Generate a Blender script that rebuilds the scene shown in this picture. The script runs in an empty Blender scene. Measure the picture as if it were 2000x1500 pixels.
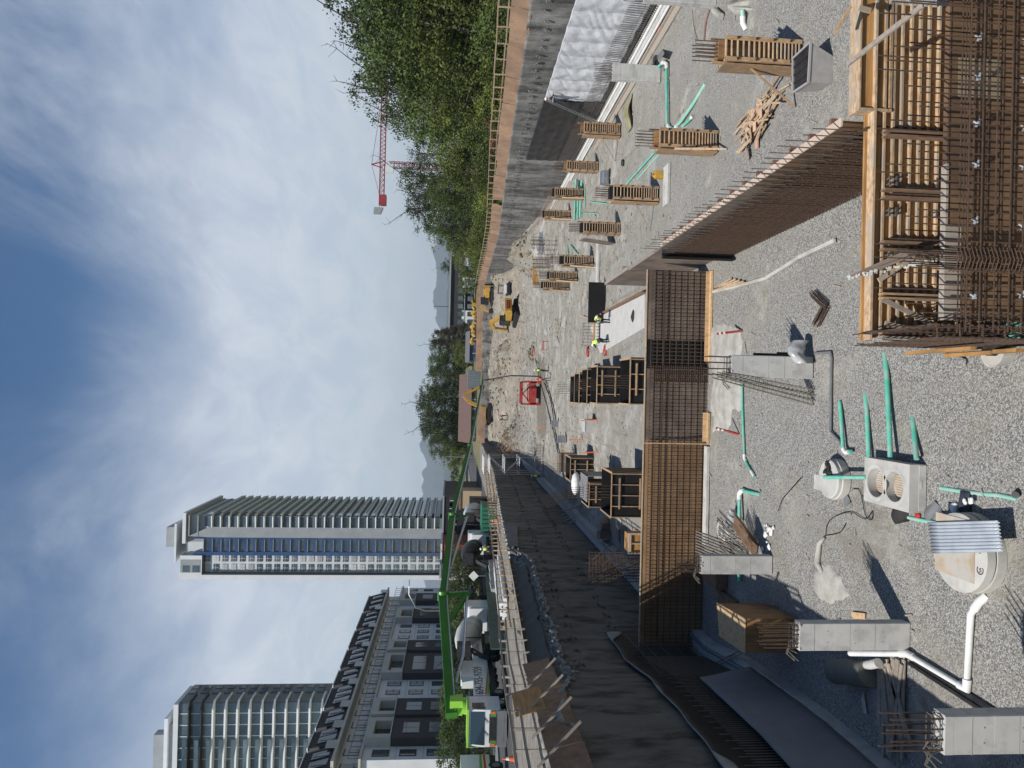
import bpy, bmesh, math, random
from mathutils import Vector, Matrix, noise
random.seed(7)
sc=bpy.context.scene
C=sc.collection
R=math.radians
# ------------------------------------------------------------------ camera (phone turned on its side: world up points to the left of the frame)
H=11.4; FPX=1400.0
_p=R(4.6); _r=.024; _y=8/1400.
F=Vector((math.sin(_y)*math.cos(_p),math.cos(_y)*math.cos(_p),-math.sin(_p)))
_R0=Vector((math.cos(_y),-math.sin(_y),0)); _D0=F.cross(_R0)
U=_R0*math.cos(_r)-_D0*math.sin(_r); V=F.cross(U)
CAM=Vector((0,0,H))
cd=bpy.data.cameras.new('camera'); cam=bpy.data.objects.new('camera',cd); C.objects.link(cam)
cam.matrix_world=Matrix(((V.x,U.x,-F.x,0),(V.y,U.y,-F.y,0),(V.z,U.z,-F.z,H),(0,0,0,1)))
cd.sensor_width=36; cd.lens=36*FPX/2000; cd.clip_start=.1; cd.clip_end=40000
sc.camera=cam
# ------------------------------------------------------------------ light
SUN=Vector((-1.2,-1.38,2.75)).normalized()
elev=math.asin(SUN.z); 
sl=bpy.data.lights.new('sun','SUN'); sl.energy=5.0; sl.angle=R(.53); sl.color=(1,.955,.885)
so=bpy.data.objects.new('sun',sl); C.objects.link(so); so.rotation_euler=SUN.to_track_quat('Z','Y').to_euler()
w=bpy.data.worlds.new('World'); sc.world=w; w.use_nodes=True
nt=w.node_tree; nt.nodes.clear()
def N(t,**k):
    n=nt.nodes.new(t)
    for a,b in k.items(): setattr(n,a,b)
    return n
L=lambda a,b: nt.links.new(a,b)
sky=N('ShaderNodeTexSky',sky_type='NISHITA'); sky.sun_disc=False; sky.sun_elevation=elev
sky.sun_rotation=math.atan2(SUN.x,SUN.y); sky.air_density=1.0; sky.dust_density=.6; sky.ozone_density=2.2
tc=N('ShaderNodeTexCoord'); sep=N('ShaderNodeSeparateXYZ'); L(tc.outputs['Generated'],sep.inputs[0])
def math_(op,a,b=None,c=None):
    n=N('ShaderNodeMath',operation=op)
    for i,x in enumerate((a,b,c)):
        if x is None: continue
        if isinstance(x,(int,float)): n.inputs[i].default_value=x
        else: L(x,n.inputs[i])
    return n.outputs[0]
zz=math_('MAXIMUM',sep.outputs[2],.0); zd=math_('ADD',zz,.22)
cx=math_('DIVIDE',sep.outputs[0],zd); cy=math_('DIVIDE',sep.outputs[1],zd)
cmb=N('ShaderNodeCombineXYZ'); L(cx,cmb.inputs[0]); L(cy,cmb.inputs[1])
mp=N('ShaderNodeMapping'); mp.inputs['Scale'].default_value=(1.7,.75,1); mp.inputs['Rotation'].default_value=(0,0,R(28)); mp.inputs['Location'].default_value=(1.3,.4,0); L(cmb.outputs[0],mp.inputs[0])
n1=N('ShaderNodeTexNoise'); n1.inputs['Scale'].default_value=1.1; n1.inputs['Detail'].default_value=9; n1.inputs['Roughness'].default_value=.60; n1.inputs['Distortion'].default_value=.5; L(mp.outputs[0],n1.inputs['Vector'])
n2=N('ShaderNodeTexNoise'); n2.inputs['Scale'].default_value=.55; n2.inputs['Detail'].default_value=3; L(mp.outputs[0],n2.inputs['Vector'])
mx=math_('MULTIPLY',n1.outputs[0],n2.outputs[0])
def mr(x,a,b,c=0.,d=1.,sm='SMOOTHSTEP'):
    n=N('ShaderNodeMapRange'); n.interpolation_type=sm
    for k,v in ((1,a),(2,b),(3,c),(4,d)): n.inputs[k].default_value=v
    L(x,n.inputs[0]); return n.outputs[0]
wisp=mr(n1.outputs[0],.38,.72); broad=mr(n2.outputs[0],.40,.60)
zn=math_('ADD',zz,math_('MULTIPLY',math_('SUBTRACT',n2.outputs[0],.5),-.30)); zn=math_('ADD',zn,math_('MULTIPLY',math_('SUBTRACT',n1.outputs[0],.5),-.22))
veil=math_('MULTIPLY',mr(zn,.25,.50,.97,.0),mr(sep.outputs[1],.25,.65))
wi=math_('MULTIPLY',math_('MULTIPLY',wisp,broad),math_('MULTIPLY',mr(sep.outputs[1],.1,.5),.8))
fac=math_('SUBTRACT',1.0,math_('MULTIPLY',math_('SUBTRACT',1.0,veil),math_('SUBTRACT',1.0,wi)))
n3=N('ShaderNodeTexNoise'); n3.inputs['Scale'].default_value=3.4; n3.inputs['Detail'].default_value=9; n3.inputs['Roughness'].default_value=.62; n3.inputs['Distortion'].default_value=.6; L(mp.outputs[0],n3.inputs['Vector'])
fac=math_('MULTIPLY',fac,mr(n3.outputs[0],.32,.68,.74,1.0))
hs=N('ShaderNodeHueSaturation'); hs.inputs['Saturation'].default_value=1.25; hs.inputs['Value'].default_value=.85; L(sky.outputs[0],hs.inputs['Color'])
ccol=N('ShaderNodeMix',data_type='RGBA'); L(mr(zz,.0,.3),ccol.inputs[0]); ccol.inputs[6].default_value=(6.0,6.6,7.0,1); ccol.inputs[7].default_value=(6.3,6.8,7.6,1)
mix=N('ShaderNodeMix',data_type='RGBA'); L(fac,mix.inputs[0]); L(hs.outputs[0],mix.inputs[6]); L(ccol.outputs[2],mix.inputs[7])
bg=N('ShaderNodeBackground'); bg.inputs['Strength'].default_value=.1; L(mix.outputs[2],bg.inputs[0])
out=N('ShaderNodeOutputWorld'); L(bg.outputs[0],out.inputs[0])
sc.view_settings.view_transform='Standard'; sc.view_settings.look='None'; sc.view_settings.gamma=1; sc.view_settings.exposure=.1
try: sc.cycles.max_bounces=6; sc.cycles.diffuse_bounces=3; sc.cycles.transparent_max_bounces=6; sc.cycles.volume_bounces=0
except Exception: pass
# ------------------------------------------------------------------ picking real points: pixel of the photograph -> point on a real plane
def ray(x,y): return F+U*((750-y)/FPX)+V*((x-1000)/FPX)
def G(x,y,z=0.):
    d=ray(x,y); return CAM+d*((z-H)/d.z)
def PY(x,y,Y):
    d=ray(x,y); return CAM+d*(Y/d.y)
def PX(x,y,X):
    d=ray(x,y); return CAM+d*(X/d.x)
# ------------------------------------------------------------------ mesh builder
class MB:
    def __init__(s): s.v=[]; s.f=[]; s.p=[]
    def add(s,vs,fs):
        o=len(s.v); s.p.append((o,len(s.f))); s.v+=[Vector(v) for v in vs]; s.f+=[tuple(i+o for i in f) for f in fs]; return s
    def box(s,c,d,rz=0,M=None):
        x,y,z=d[0]/2,d[1]/2,d[2]/2
        vs=[Vector((a*x,b*y,e*z)) for a in(-1,1) for b in(-1,1) for e in(-1,1)]
        if rz: m=Matrix.Rotation(rz,3,'Z'); vs=[m@v for v in vs]
        if M: vs=[M@v for v in vs]
        c=Vector(c)
        return s.add([v+c for v in vs],[(0,1,3,2),(4,6,7,5),(0,4,5,1),(2,3,7,6),(0,2,6,4),(1,5,7,3)])
    def b2(s,a,b):
        return s.box([(a[i]+b[i])/2 for i in range(3)],[abs(a[i]-b[i]) for i in range(3)])
    def bar(s,p,q,w,h=None,up=(0,0,1)):
        p=Vector(p);q=Vector(q);h=h or w;d=(q-p)
        if d.length<1e-5: return s
        d.normalize(); u=Vector(up)
        if abs(d.dot(u))>.98: u=Vector((0,1,0)) if abs(d.y)<.9 else Vector((1,0,0))
        r=d.cross(u).normalized()*(w/2); t=r.normalized().cross(d)*(h/2)
        vs=[p-r-t,p+r-t,p+r+t,p-r+t,q-r-t,q+r-t,q+r+t,q-r+t]
        return s.add(vs,[(0,3,2,1),(4,5,6,7),(0,1,5,4),(1,2,6,5),(2,3,7,6),(3,0,4,7)])
    def tube(s,pts,r,n=8,cap=True):
        pts=[Vector(p) for p in pts]; rs=r if isinstance(r,(list,tuple)) else [r]*len(pts)
        o=len(s.v); s.p.append((o,len(s.f))); prev=None
        for i,p in enumerate(pts):
            d=(pts[min(i+1,len(pts)-1)]-pts[max(i-1,0)]).normalized()
            if prev is None:
                a=d.cross(Vector((0,0,1)))
                if a.length<.05: a=d.cross(Vector((1,0,0)))
                a.normalize()
            else:
                a=(prev-d*prev.dot(d)).normalized()
            prev=a; b=d.cross(a)
            for k in range(n):
                t=2*math.pi*k/n; s.v.append(p+(a*math.cos(t)+b*math.sin(t))*rs[i])
        for i in range(len(pts)-1):
            for k in range(n):
                k2=(k+1)%n; s.f.append((o+i*n+k,o+i*n+k2,o+(i+1)*n+k2,o+(i+1)*n+k))
        if cap:
            s.f.append(tuple(o+k for k in range(n))[::-1]); s.f.append(tuple(o+(len(pts)-1)*n+k for k in range(n)))
        return s
    def cyl(s,c,r,h,n=24,r2=None):
        c=Vector(c); return s.tube([c,c+Vector((0,0,h))],[r,r if r2 is None else r2],n)
    def lathe(s,c,prof,n=24,M=None,cap=True):
        o=len(s.v); s.p.append((o,len(s.f))); c=Vector(c)
        for (r,z) in prof:
            for k in range(n):
                t=2*math.pi*k/n; v=Vector((r*math.cos(t),r*math.sin(t),z)); s.v.append((M@v if M else v)+c)
        for i in range(len(prof)-1):
            for k in range(n):
                k2=(k+1)%n; s.f.append((o+i*n+k,o+i*n+k2,o+(i+1)*n+k2,o+(i+1)*n+k))
        if cap: s.f.append(tuple(o+k for k in range(n))[::-1]); s.f.append(tuple(o+(len(prof)-1)*n+k for k in range(n)))
        return s
    def prism(s,poly,off):
        off=Vector(off); n=len(poly); vs=[Vector(p) for p in poly]; vs+=[v+off for v in vs]
        return s.add(vs,[tuple(range(n))[::-1],tuple(range(n,2*n))]+[(i,(i+1)%n,(i+1)%n+n,i+n) for i in range(n)])
    def grid(s,fn,nu,nv,th=None):
        o=len(s.v); s.p.append((o,len(s.f)))
        for i in range(nu+1):
            for j in range(nv+1): s.v.append(Vector(fn(i/nu,j/nv)))
        for i in range(nu):
            for j in range(nv):
                a=o+i*(nv+1)+j; s.f.append((a,a+nv+1,a+nv+2,a+1))
        if th:
            th=Vector(th); k=(nu+1)*(nv+1)
            for i in range(k): s.v.append(s.v[o+i]+th)
            for i in range(nu):
                for j in range(nv):
                    a=o+k+i*(nv+1)+j; s.f.append((a,a+1,a+nv+2,a+nv+1))
            b=[i*(nv+1) for i in range(nu+1)]+[nu*(nv+1)+j for j in range(1,nv+1)]+[i*(nv+1)+nv for i in range(nu-1,-1,-1)]+[j for j in range(nv-1,0,-1)]
            for i in range(len(b)):
                p,q=b[i],b[(i+1)%len(b)]; s.f.append((o+p,o+q,o+k+q,o+k+p))
        return s
    def ball(s,c,r,sc=(1,1,1),n=10,m=7,jit=0):
        c=Vector(c);o=len(s.v); s.p.append((o,len(s.f)))
        for i in range(1,m):
            for k in range(n):
                a=math.pi*i/m;t=2*math.pi*k/n; q=1+random.uniform(-jit,jit)
                s.v.append(c+Vector((math.sin(a)*math.cos(t)*sc[0],math.sin(a)*math.sin(t)*sc[1],math.cos(a)*sc[2]))*r*q)
        for i in range(m-2):
            for k in range(n):
                k2=(k+1)%n; s.f.append((o+i*n+k,o+(i+1)*n+k,o+(i+1)*n+k2,o+i*n+k2))
        s.f.append(tuple(o+k for k in range(n))); s.f.append(tuple(o+(m-2)*n+k for k in range(n))[::-1])
        return s
    def build(s,name,mat,parent=None,base=None,smooth=False,local=False,sep=0,**tagk):
        if sep and len(s.p)>sep:
            ch=s.p[::sep]+[(len(s.v),len(s.f))]; o=None
            if len(ch)-1<=100:
                for (a,fa),(b,fb) in zip(ch,ch[1:]):
                    q=MB(); q.v=s.v[a:b]; q.f=[tuple(i-a for i in f) for f in s.f[fa:fb]]
                    o=q.build(name,mat,parent,base,smooth,local,**tagk)
                return o
        me=bpy.data.meshes.new(name)
        if parent is not None and not local: off=LOC.get(parent.name,Vector((0,0,0)))
        elif base is not None: off=Vector(base)
        else: off=Vector((0,0,0))
        me.from_pydata([v-off for v in s.v],[],s.f); me.validate(); 
        o=bpy.data.objects.new(name,me); C.objects.link(o)
        if mat: me.materials.append(mat)
        if parent is not None: o.parent=parent; LOC[o.name]=off
        else: o.location=off; LOC[o.name]=off
        bm=bmesh.new(); bm.from_mesh(me); bmesh.ops.recalc_face_normals(bm,faces=bm.faces); bm.to_mesh(me); bm.free()
        if smooth:
            for p in me.polygons: p.use_smooth=True
            if smooth=='auto':
                try: me.set_sharp_from_angle(angle=R(38))
                except Exception: pass
        for k,x in tagk.items(): o[k]=x
        return o
LOC={}
def tag(o,label=None,cat=None,group=None,kind=None):
    if label:o['label']=label
    if cat:o['category']=cat
    if group:o['group']=group
    if kind:o['kind']=kind
    return o
def T(name,label,cat,loc,group=None,rz=0):
    o=bpy.data.objects.new(name,None); C.objects.link(o); o.location=Vector(loc); o.rotation_euler=(0,0,rz); o.empty_display_size=.3
    LOC[o.name]=Vector(loc); return tag(o,label,cat,group)
def copy_tree(o,parent=None):
    c=o.copy(); C.objects.link(c); c.parent=parent
    for ch in o.children: copy_tree(ch,c)
    return c
def inst(o,loc,rz=0,label=None,s=None,group=None):
    c=copy_tree(o); c.location=Vector(loc); c.rotation_euler=(0,0,rz)
    if s: c.scale=s if isinstance(s,(tuple,list)) else (s,s,s)
    if label:c['label']=label
    if group:c['group']=group
    return c
def text(s,size,mat,parent,loc,rot,name='lettering',ext=.004,local=False,align='LEFT',sx=1):
    cu=bpy.data.curves.new(name,'FONT'); cu.body=s; cu.size=size; cu.extrude=ext; cu.align_x=align; cu.resolution_u=3
    o=bpy.data.objects.new(name,cu); C.objects.link(o); bpy.context.view_layer.update()
    me=bpy.data.meshes.new_from_object(o); bpy.data.objects.remove(o); bpy.data.curves.remove(cu)
    q=bpy.data.objects.new(name,me); C.objects.link(q); me.materials.append(mat)
    q.parent=parent; q.location=Vector(loc)-(Vector((0,0,0)) if local else LOC.get(parent.name,Vector((0,0,0)))); q.rotation_euler=rot; q.scale=(sx,1,1)
    return q
# ------------------------------------------------------------------ materials
def hexc(h): 
    c=[int(h[i:i+2],16)/255 for i in (0,2,4)]; return tuple(x/12.92 if x<.04 else ((x+.055)/1.055)**2.4 for x in c)
def mat(name,c1,c2=None,scale=2,rough=.8,bump=0,bscale=None,metal=0,stretch=(1,1,1),detail=5,lo=.35,hi=.65,var=0,c3=None,s3=.3,coord='Position',spec=.4,trans=0,alpha=1,bdist=.02,coat=0):
    m=bpy.data.materials.new(name); m.use_nodes=True; t=m.node_tree; b=t.nodes['Principled BSDF']
    b.inputs['Roughness'].default_value=rough; b.inputs['Metallic'].default_value=metal
    b.inputs['Specular IOR Level'].default_value=spec
    if coat: b.inputs['Coat Weight'].default_value=coat; b.inputs['Coat Roughness'].default_value=.15
    if alpha<1: b.inputs['Alpha'].default_value=alpha
    if trans: b.inputs['Transmission Weight'].default_value=trans
    c1=c1 if len(c1)==4 else (*c1,1); 
    if c2 is None and not var and not bump: b.inputs['Base Color'].default_value=c1; return m
    if coord=='Position': g=t.nodes.new('ShaderNodeNewGeometry'); src=g.outputs['Position']
    else: g=t.nodes.new('ShaderNodeTexCoord'); src=g.outputs[coord]
    mp=t.nodes.new('ShaderNodeMapping'); mp.inputs['Scale'].default_value=stretch; t.links.new(src,mp.inputs[0])
    col=None
    def noi(sc,d=detail):
        n=t.nodes.new('ShaderNodeTexNoise'); n.inputs['Scale'].default_value=sc; n.inputs['Detail'].default_value=d; n.inputs['Roughness'].default_value=.6; t.links.new(mp.outputs[0],n.inputs['Vector']); return n.outputs[0]
    def rng(x,a,b_,c=0,d=1):
        n=t.nodes.new('ShaderNodeMapRange'); n.inputs[1].default_value=a;n.inputs[2].default_value=b_;n.inputs[3].default_value=c;n.inputs[4].default_value=d; t.links.new(x,n.inputs[0]); return n.outputs[0]
    if c2 is not None:
        mxx=t.nodes.new('ShaderNodeMix'); mxx.data_type='RGBA'; t.links.new(rng(noi(scale),lo,hi),mxx.inputs[0]); mxx.inputs[6].default_value=c1; mxx.inputs[7].default_value=(*c2[:3],1); col=mxx.outputs[2]
        if c3 is not None:
            m3=t.nodes.new('ShaderNodeMix'); m3.data_type='RGBA'; t.links.new(rng(noi(s3,3),.48,.62),m3.inputs[0]); t.links.new(col,m3.inputs[6]); m3.inputs[7].default_value=(*c3[:3],1); col=m3.outputs[2]
    if var:
        oi=t.nodes.new('ShaderNodeObjectInfo'); h=t.nodes.new('ShaderNodeHueSaturation')
        t.links.new(rng(oi.outputs['Random'],0,1,1-var,1+var),h.inputs['Value'])
        if col: t.links.new(col,h.inputs['Color'])
        else: h.inputs['Color'].default_value=c1
        col=h.outputs[0]
    if col: t.links.new(col,b.inputs['Base Color'])
    else: b.inputs['Base Color'].default_value=c1
    if bump:
        bn=t.nodes.new('ShaderNodeBump'); bn.inputs['Strength'].default_value=bump; bn.inputs['Distance'].default_value=bdist
        t.links.new(noi(bscale or scale*2,6),bn.inputs['Height']); t.links.new(bn.outputs[0],b.inputs['Normal'])
    return m
MT={}
MT['ply']=mat('plywood',(.24,.13,.055),(.33,.195,.09),3,.75,.15,25,stretch=(6,1,1),var=.18,c3=(.19,.105,.05),s3=.8)
MT['plylt']=mat('pale_plywood',(.50,.33,.17),(.58,.41,.24),3,.75,.1,20,stretch=(5,5,1),var=.1,c3=(.42,.28,.15),s3=1.2)
MT['plyor']=mat('orange_plywood',(.36,.185,.06),(.47,.265,.10),2,.7,.15,15,stretch=(1,1,9),var=.12,c3=(.28,.15,.055),s3=1)
MT['plybr']=mat('worn_brown_plywood',(.135,.078,.04),(.19,.112,.06),1.6,.6,.1,30,c3=(.095,.056,.034),s3=.5,var=.06,spec=.5)
MT['plydk']=mat('old_grey_plywood',(.16,.125,.10),(.22,.17,.13),2,.8,.1,20,var=.1,c3=(.12,.095,.08),s3=.7)
MT['black']=mat('black_film_plywood',(.008,.008,.009),(.014,.014,.014),2,.55,spec=.3)
MT['tim']=mat('timber',(.27,.165,.085),(.46,.31,.18),6,.8,.2,30,stretch=(3,3,.8),var=.18,c3=(.25,.19,.14),s3=1.1)
MT['timlt']=mat('new_timber',(.31,.20,.11),(.55,.41,.265),6,.8,.2,30,stretch=(1,2.5,2.5),var=.16,c3=(.34,.29,.23),s3=1.3)
MT['timgr']=mat('weathered_timber',(.24,.205,.165),(.33,.29,.245),4,.85,.2,30,stretch=(3,3,1),var=.18)
MT['timdk']=mat('dark_timber',(.17,.105,.065),(.24,.155,.10),4,.85,.15,30,var=.15)
MT['conc']=mat('column_concrete',(.42,.42,.40),(.49,.485,.465),1.2,.85,.08,12,c3=(.37,.365,.345),s3=2.2,var=.05)
MT['concl']=mat('pale_concrete',(.42,.415,.39),(.49,.48,.45),2.5,.9,.15,20,c3=(.36,.35,.32),s3=1)
MT['concd']=mat('dark_concrete',(.12,.125,.13),(.18,.18,.18),1.5,.9,.2,10)
MT['rebar']=mat('rusty_rebar',(.065,.042,.03),(.125,.082,.058),9,.75,0,metal=.25,lo=.3,hi=.7)
MT['rebarg']=mat('grey_rebar',(.13,.115,.10),(.2,.18,.16),9,.6,0,metal=.4)
MT['steel']=mat('galvanised_steel',(.35,.37,.39),(.45,.47,.49),5,.35,0,metal=.85)
MT['dark']=mat('dark_metal',(.02,.02,.022),(.04,.04,.04),4,.5,metal=.3)
MT['rubber']=mat('rubber',(.018,.018,.018),(.03,.03,.03),5,.8)
MT['teal']=mat('teal_pipe_plastic',(.09,.42,.31),(.14,.50,.38),1.5,.5,var=.08,c3=(.26,.44,.37),s3=3)
MT['tealw']=mat('dusty_teal_pipe_plastic',(.20,.50,.40),(.36,.50,.43),3,.5,var=.05)
MT['white']=mat('white_plastic',(.72,.73,.72),(.62,.62,.6),3,.4)
MT['whitep']=mat('white_vehicle_paint',(.72,.73,.74),(.66,.67,.67),1.5,.25,coat=.4)
MT['grey']=mat('grey_pipe_plastic',(.13,.14,.15),(.17,.175,.18),2,.5)
MT['green']=mat('green_boom_paint',(.022,.13,.006),(.03,.17,.01),.8,.4,coat=.4)
MT['lime']=mat('lime_paint',(.28,.56,.06),None,.5,.4)
MT['red']=mat('red_paint',(.42,.03,.025),(.30,.028,.025),3,.5,c3=(.28,.08,.06),s3=1.5)
MT['orange']=mat('orange_plastic',(.75,.14,.03),None,1,.5)
MT['yellow']=mat('yellow_machine_paint',(.52,.29,.025),(.42,.24,.035),3,.5,c3=(.30,.22,.10),s3=1.5)
MT['hiviz']=mat('lime_hi_vis_cloth',(.62,.85,.10),None,1,.7)
MT['skin']=mat('skin',(.42,.24,.16),None,1,.6)
MT['cloth']=mat('dark_work_cloth',(.025,.03,.045),(.04,.045,.06),5,.9)
MT['jean']=mat('grey_work_cloth',(.08,.085,.1),(.12,.12,.13),5,.9)
MT['glass']=mat('dark_glass',(.02,.035,.045),None,1,.06,spec=.8)
MT['blk']=mat('black_paint',(.01,.01,.01),None,1,.5)
MT['decal_g']=mat('green_decal',(.10,.35,.03),None,1,.5)
MT['decal_r']=mat('red_decal',(.55,.05,.03),None,1,.5)
MT['bluem']=mat('blue_marker',(.03,.08,.3),None,1,.7)
# gravel / dirt floor
def floor_mat():
    m=bpy.data.materials.new('crushed_gravel'); m.use_nodes=True; t=m.node_tree; b=t.nodes['Principled BSDF']; b.inputs['Roughness'].default_value=.95; b.inputs['Specular IOR Level'].default_value=.15
    g=t.nodes.new('ShaderNodeNewGeometry'); P=g.outputs['Position']
    def n(sc,d=5,r=.6,dist=0,vec=P):
        x=t.nodes.new('ShaderNodeTexNoise'); x.inputs['Scale'].default_value=sc;x.inputs['Detail'].default_value=d;x.inputs['Roughness'].default_value=r;x.inputs['Distortion'].default_value=dist;t.links.new(vec,x.inputs['Vector']);return x.outputs[0]
    def rng(x,a,b_,c=0.,d=1.,sm=False):
        k=t.nodes.new('ShaderNodeMapRange'); k.inputs[1].default_value=a;k.inputs[2].default_value=b_;k.inputs[3].default_value=c;k.inputs[4].default_value=d; t.links.new(x,k.inputs[0])
        if sm:k.interpolation_type='SMOOTHSTEP'
        return k.outputs[0]
    def mixc(f,a,b_):
        k=t.nodes.new('ShaderNodeMix'); k.data_type='RGBA'; t.links.new(f,k.inputs[0])
        for i,x in ((6,a),(7,b_)):
            if isinstance(x,tuple): k.inputs[i].default_value=(*x,1)
            else: t.links.new(x,k.inputs[i])
        return k.outputs[2]
    v=t.nodes.new('ShaderNodeTexVoronoi'); v.inputs['Scale'].default_value=32; t.links.new(P,v.inputs['Vector'])
    sp=t.nodes.new('ShaderNodeSeparateColor'); t.links.new(v.outputs['Color'],sp.inputs[0])
    stone=mixc(rng(sp.outputs[0],.0,1),(.15,.146,.135),(.46,.45,.425))
    edge=rng(v.outputs['Distance'],.35,.75,1,.55)
    ml=t.nodes.new('ShaderNodeMix'); ml.data_type='RGBA'; ml.blend_type='MULTIPLY'; ml.inputs[0].default_value=1; t.links.new(stone,ml.inputs[6]); t.links.new(edge,ml.inputs[7])
    dirt=mixc(rng(n(3,8,.7),.3,.7),(.22,.205,.17),(.385,.37,.325))
    dirt=mixc(rng(n(14,4,.7),.55,.75),dirt,(.20,.19,.165)); dirt=mixc(rng(n(.9,9,.8,.8),.47,.6),dirt,(.185,.165,.13)); dirt=mixc(rng(n(.35,9,.78,.5),.5,.62),dirt,(.46,.45,.41))
    mask=rng(n(.22,5,.62,.6),.52,.66,0,.8,True)
    sx=t.nodes.new('ShaderNodeSeparateXYZ'); t.links.new(P,sx.inputs[0])
    far=rng(sx.outputs[1],26,60,0,.75,True)
    mm=t.nodes.new('ShaderNodeMath'); mm.operation='MAXIMUM'; t.links.new(mask,mm.inputs[0]); t.links.new(far,mm.inputs[1])
    c=mixc(mm.outputs[0],ml.outputs[2],dirt)
    brown=mixc(rng(n(.5,6,.7),.4,.62),(.22,.185,.14),(.33,.295,.24))
    fz=rng(n(.06,3),0,1,-14,14); ad=t.nodes.new('ShaderNodeMath'); ad.operation='ADD'; t.links.new(sx.outputs[1],ad.inputs[0]); t.links.new(fz,ad.inputs[1])
    c=mixc(rng(ad.outputs[0],108,128,0,.85,True),c,brown)
    # packed tracks running along the pit
    mp=t.nodes.new('ShaderNodeMapping'); mp.inputs['Scale'].default_value=(.35,.05,.3); t.links.new(P,mp.inputs[0])
    c=mixc(rng(n(1.6,5,.6,.3,mp.outputs[0]),.5,.68,0,.45),c,(.25,.24,.21))
    mp2=t.nodes.new('ShaderNodeMapping'); mp2.inputs['Scale'].default_value=(1.3,.07,.3); mp2.inputs['Rotation'].default_value=(0,0,.12); t.links.new(P,mp2.inputs[0])
    rut=rng(n(1.5,3,.5,.6,mp2.outputs[0]),.60,.66,0,.5,True); ry=rng(sx.outputs[1],34,48,0,1); rm=t.nodes.new('ShaderNodeMath'); rm.operation='MULTIPLY'; t.links.new(rut,rm.inputs[0]); t.links.new(ry,rm.inputs[1])
    c=mixc(rm.outputs[0],c,(.19,.178,.15))
    c=mixc(rng(n(.16,6,.68,.9),.57,.70,0,.5,True),c,(.20,.178,.14))
    c=mixc(rng(n(.4,8,.7,1.2),.62,.72,0,.6,True),c,(.44,.43,.395))
    t.links.new(c,b.inputs['Base Color'])
    bp=t.nodes.new('ShaderNodeBump'); bp.inputs['Strength'].default_value=.55; bp.inputs['Distance'].default_value=.02
    hh=t.nodes.new('ShaderNodeMath'); hh.operation='ADD'; t.links.new(rng(v.outputs['Distance'],0,.8,1,0),hh.inputs[0]); t.links.new(rng(n(5,6,.7),.3,.7,0,1.8),hh.inputs[1])
    t.links.new(hh.outputs[0],bp.inputs['Height']); t.links.new(bp.outputs[0],b.inputs['Normal'])
    return m
MT['floor']=floor_mat()
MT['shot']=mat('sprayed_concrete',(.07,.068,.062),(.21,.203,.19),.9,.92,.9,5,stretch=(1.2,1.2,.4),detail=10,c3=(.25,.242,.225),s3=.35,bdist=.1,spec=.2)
MT['shotd']=mat('shaded_sprayed_concrete',(.058,.052,.044),(.18,.168,.145),1.3,.95,1,7,stretch=(1.2,1.2,.55),detail=10,c3=(.16,.15,.13),s3=.5,bdist=.08,spec=.15)  # darker copy of the sprayed concrete, the wall's shade put into its colour
MT['shotr']=mat('rough_sprayed_concrete',(.17,.165,.15),(.34,.33,.31),3,.95,1,9,detail=8,bdist=.06)
MT['asph']=mat('asphalt',(.045,.045,.047),(.07,.07,.07),1.5,.9,.2,20)
MT['soil']=mat('soil_and_weeds',(.11,.12,.045),(.19,.16,.10),.4,.95,.4,4,c3=(.07,.11,.03),s3=.15)
MT['brick']=mat('red_brick',(.25,.06,.03),(.32,.085,.045),3,.85)
# ------------------------------------------------------------------ levels
_zs=[(-60,8.4),(20,8.3),(30,8.0),(48,7.3),(56,7.1),(70,6.7),(75,6.5),(105,5.5),(120,5.4),(9e9,5.4)]
def zs(y):
    if y<=_zs[0][0]: return _zs[0][1]
    for (a,p),(b,q) in zip(_zs,_zs[1:]):
        if y<=b: return p+(q-p)*(y-a)/(b-a)
_lw=[(-60,-9.6),(20,-10.4),(26,-10.9),(30,-11.7),(50,-11.9),(76,-12.0),(9e9,-12.0)]
def LX(y):
    for (a,p),(b,q) in zip(_lw,_lw[1:]):
        if y<=b: return p+(q-p)*(y-a)/(b-a)
RX=22.6; YE=162.
def sstep(a,b,x):
    t=max(0,min(1,(x-a)/(b-a))); return t*t*(3-2*t)
def fz(x,y):
    z=.03*noise.noise((x*.6,y*.6,0))+.05*noise.noise((x*.15,y*.15,3))-.03
    z*=sstep(9,20,y)
    z+=sstep(34,60,y)*(.07*noise.noise((x*1.1,y*.8,31))+.04*noise.noise((x*2.6,y*2.2,37)))
    f=sstep(126,150,y); z+=f*(3.4+.9*noise.noise((x*.12,y*.12,5)))
    z+=2.6*math.exp(-((x-20)/4.2)**2-((y-104)/13)**2)*(1+.25*noise.noise((x*.7,y*.5,9)))
    z+=1.6*math.exp(-((x+9.5)/2.6)**2-((y-122)/14)**2)*(1+.4*noise.noise((x*.9,y*.6,2)))
    z+=1.1*math.exp(-((x-2)/9)**2-((y-139)/6)**2)
    z+=.35*f*noise.noise((x*.7,y*.6,5))+.25*sstep(100,125,y)*noise.noise((x*.5,y*.45,11))+ .07*sstep(60,110,y)*noise.noise((x*.9,y*.9,15))
    return z
def PF(x,y):
    d=ray(x,y); d=d/d.y; Y=12.
    while Y<YE-1:
        p=CAM+d*Y
        if p.z<=fz(p.x,p.y): return p
        Y+=.25
    return CAM+d*(YE-1.5)
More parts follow.
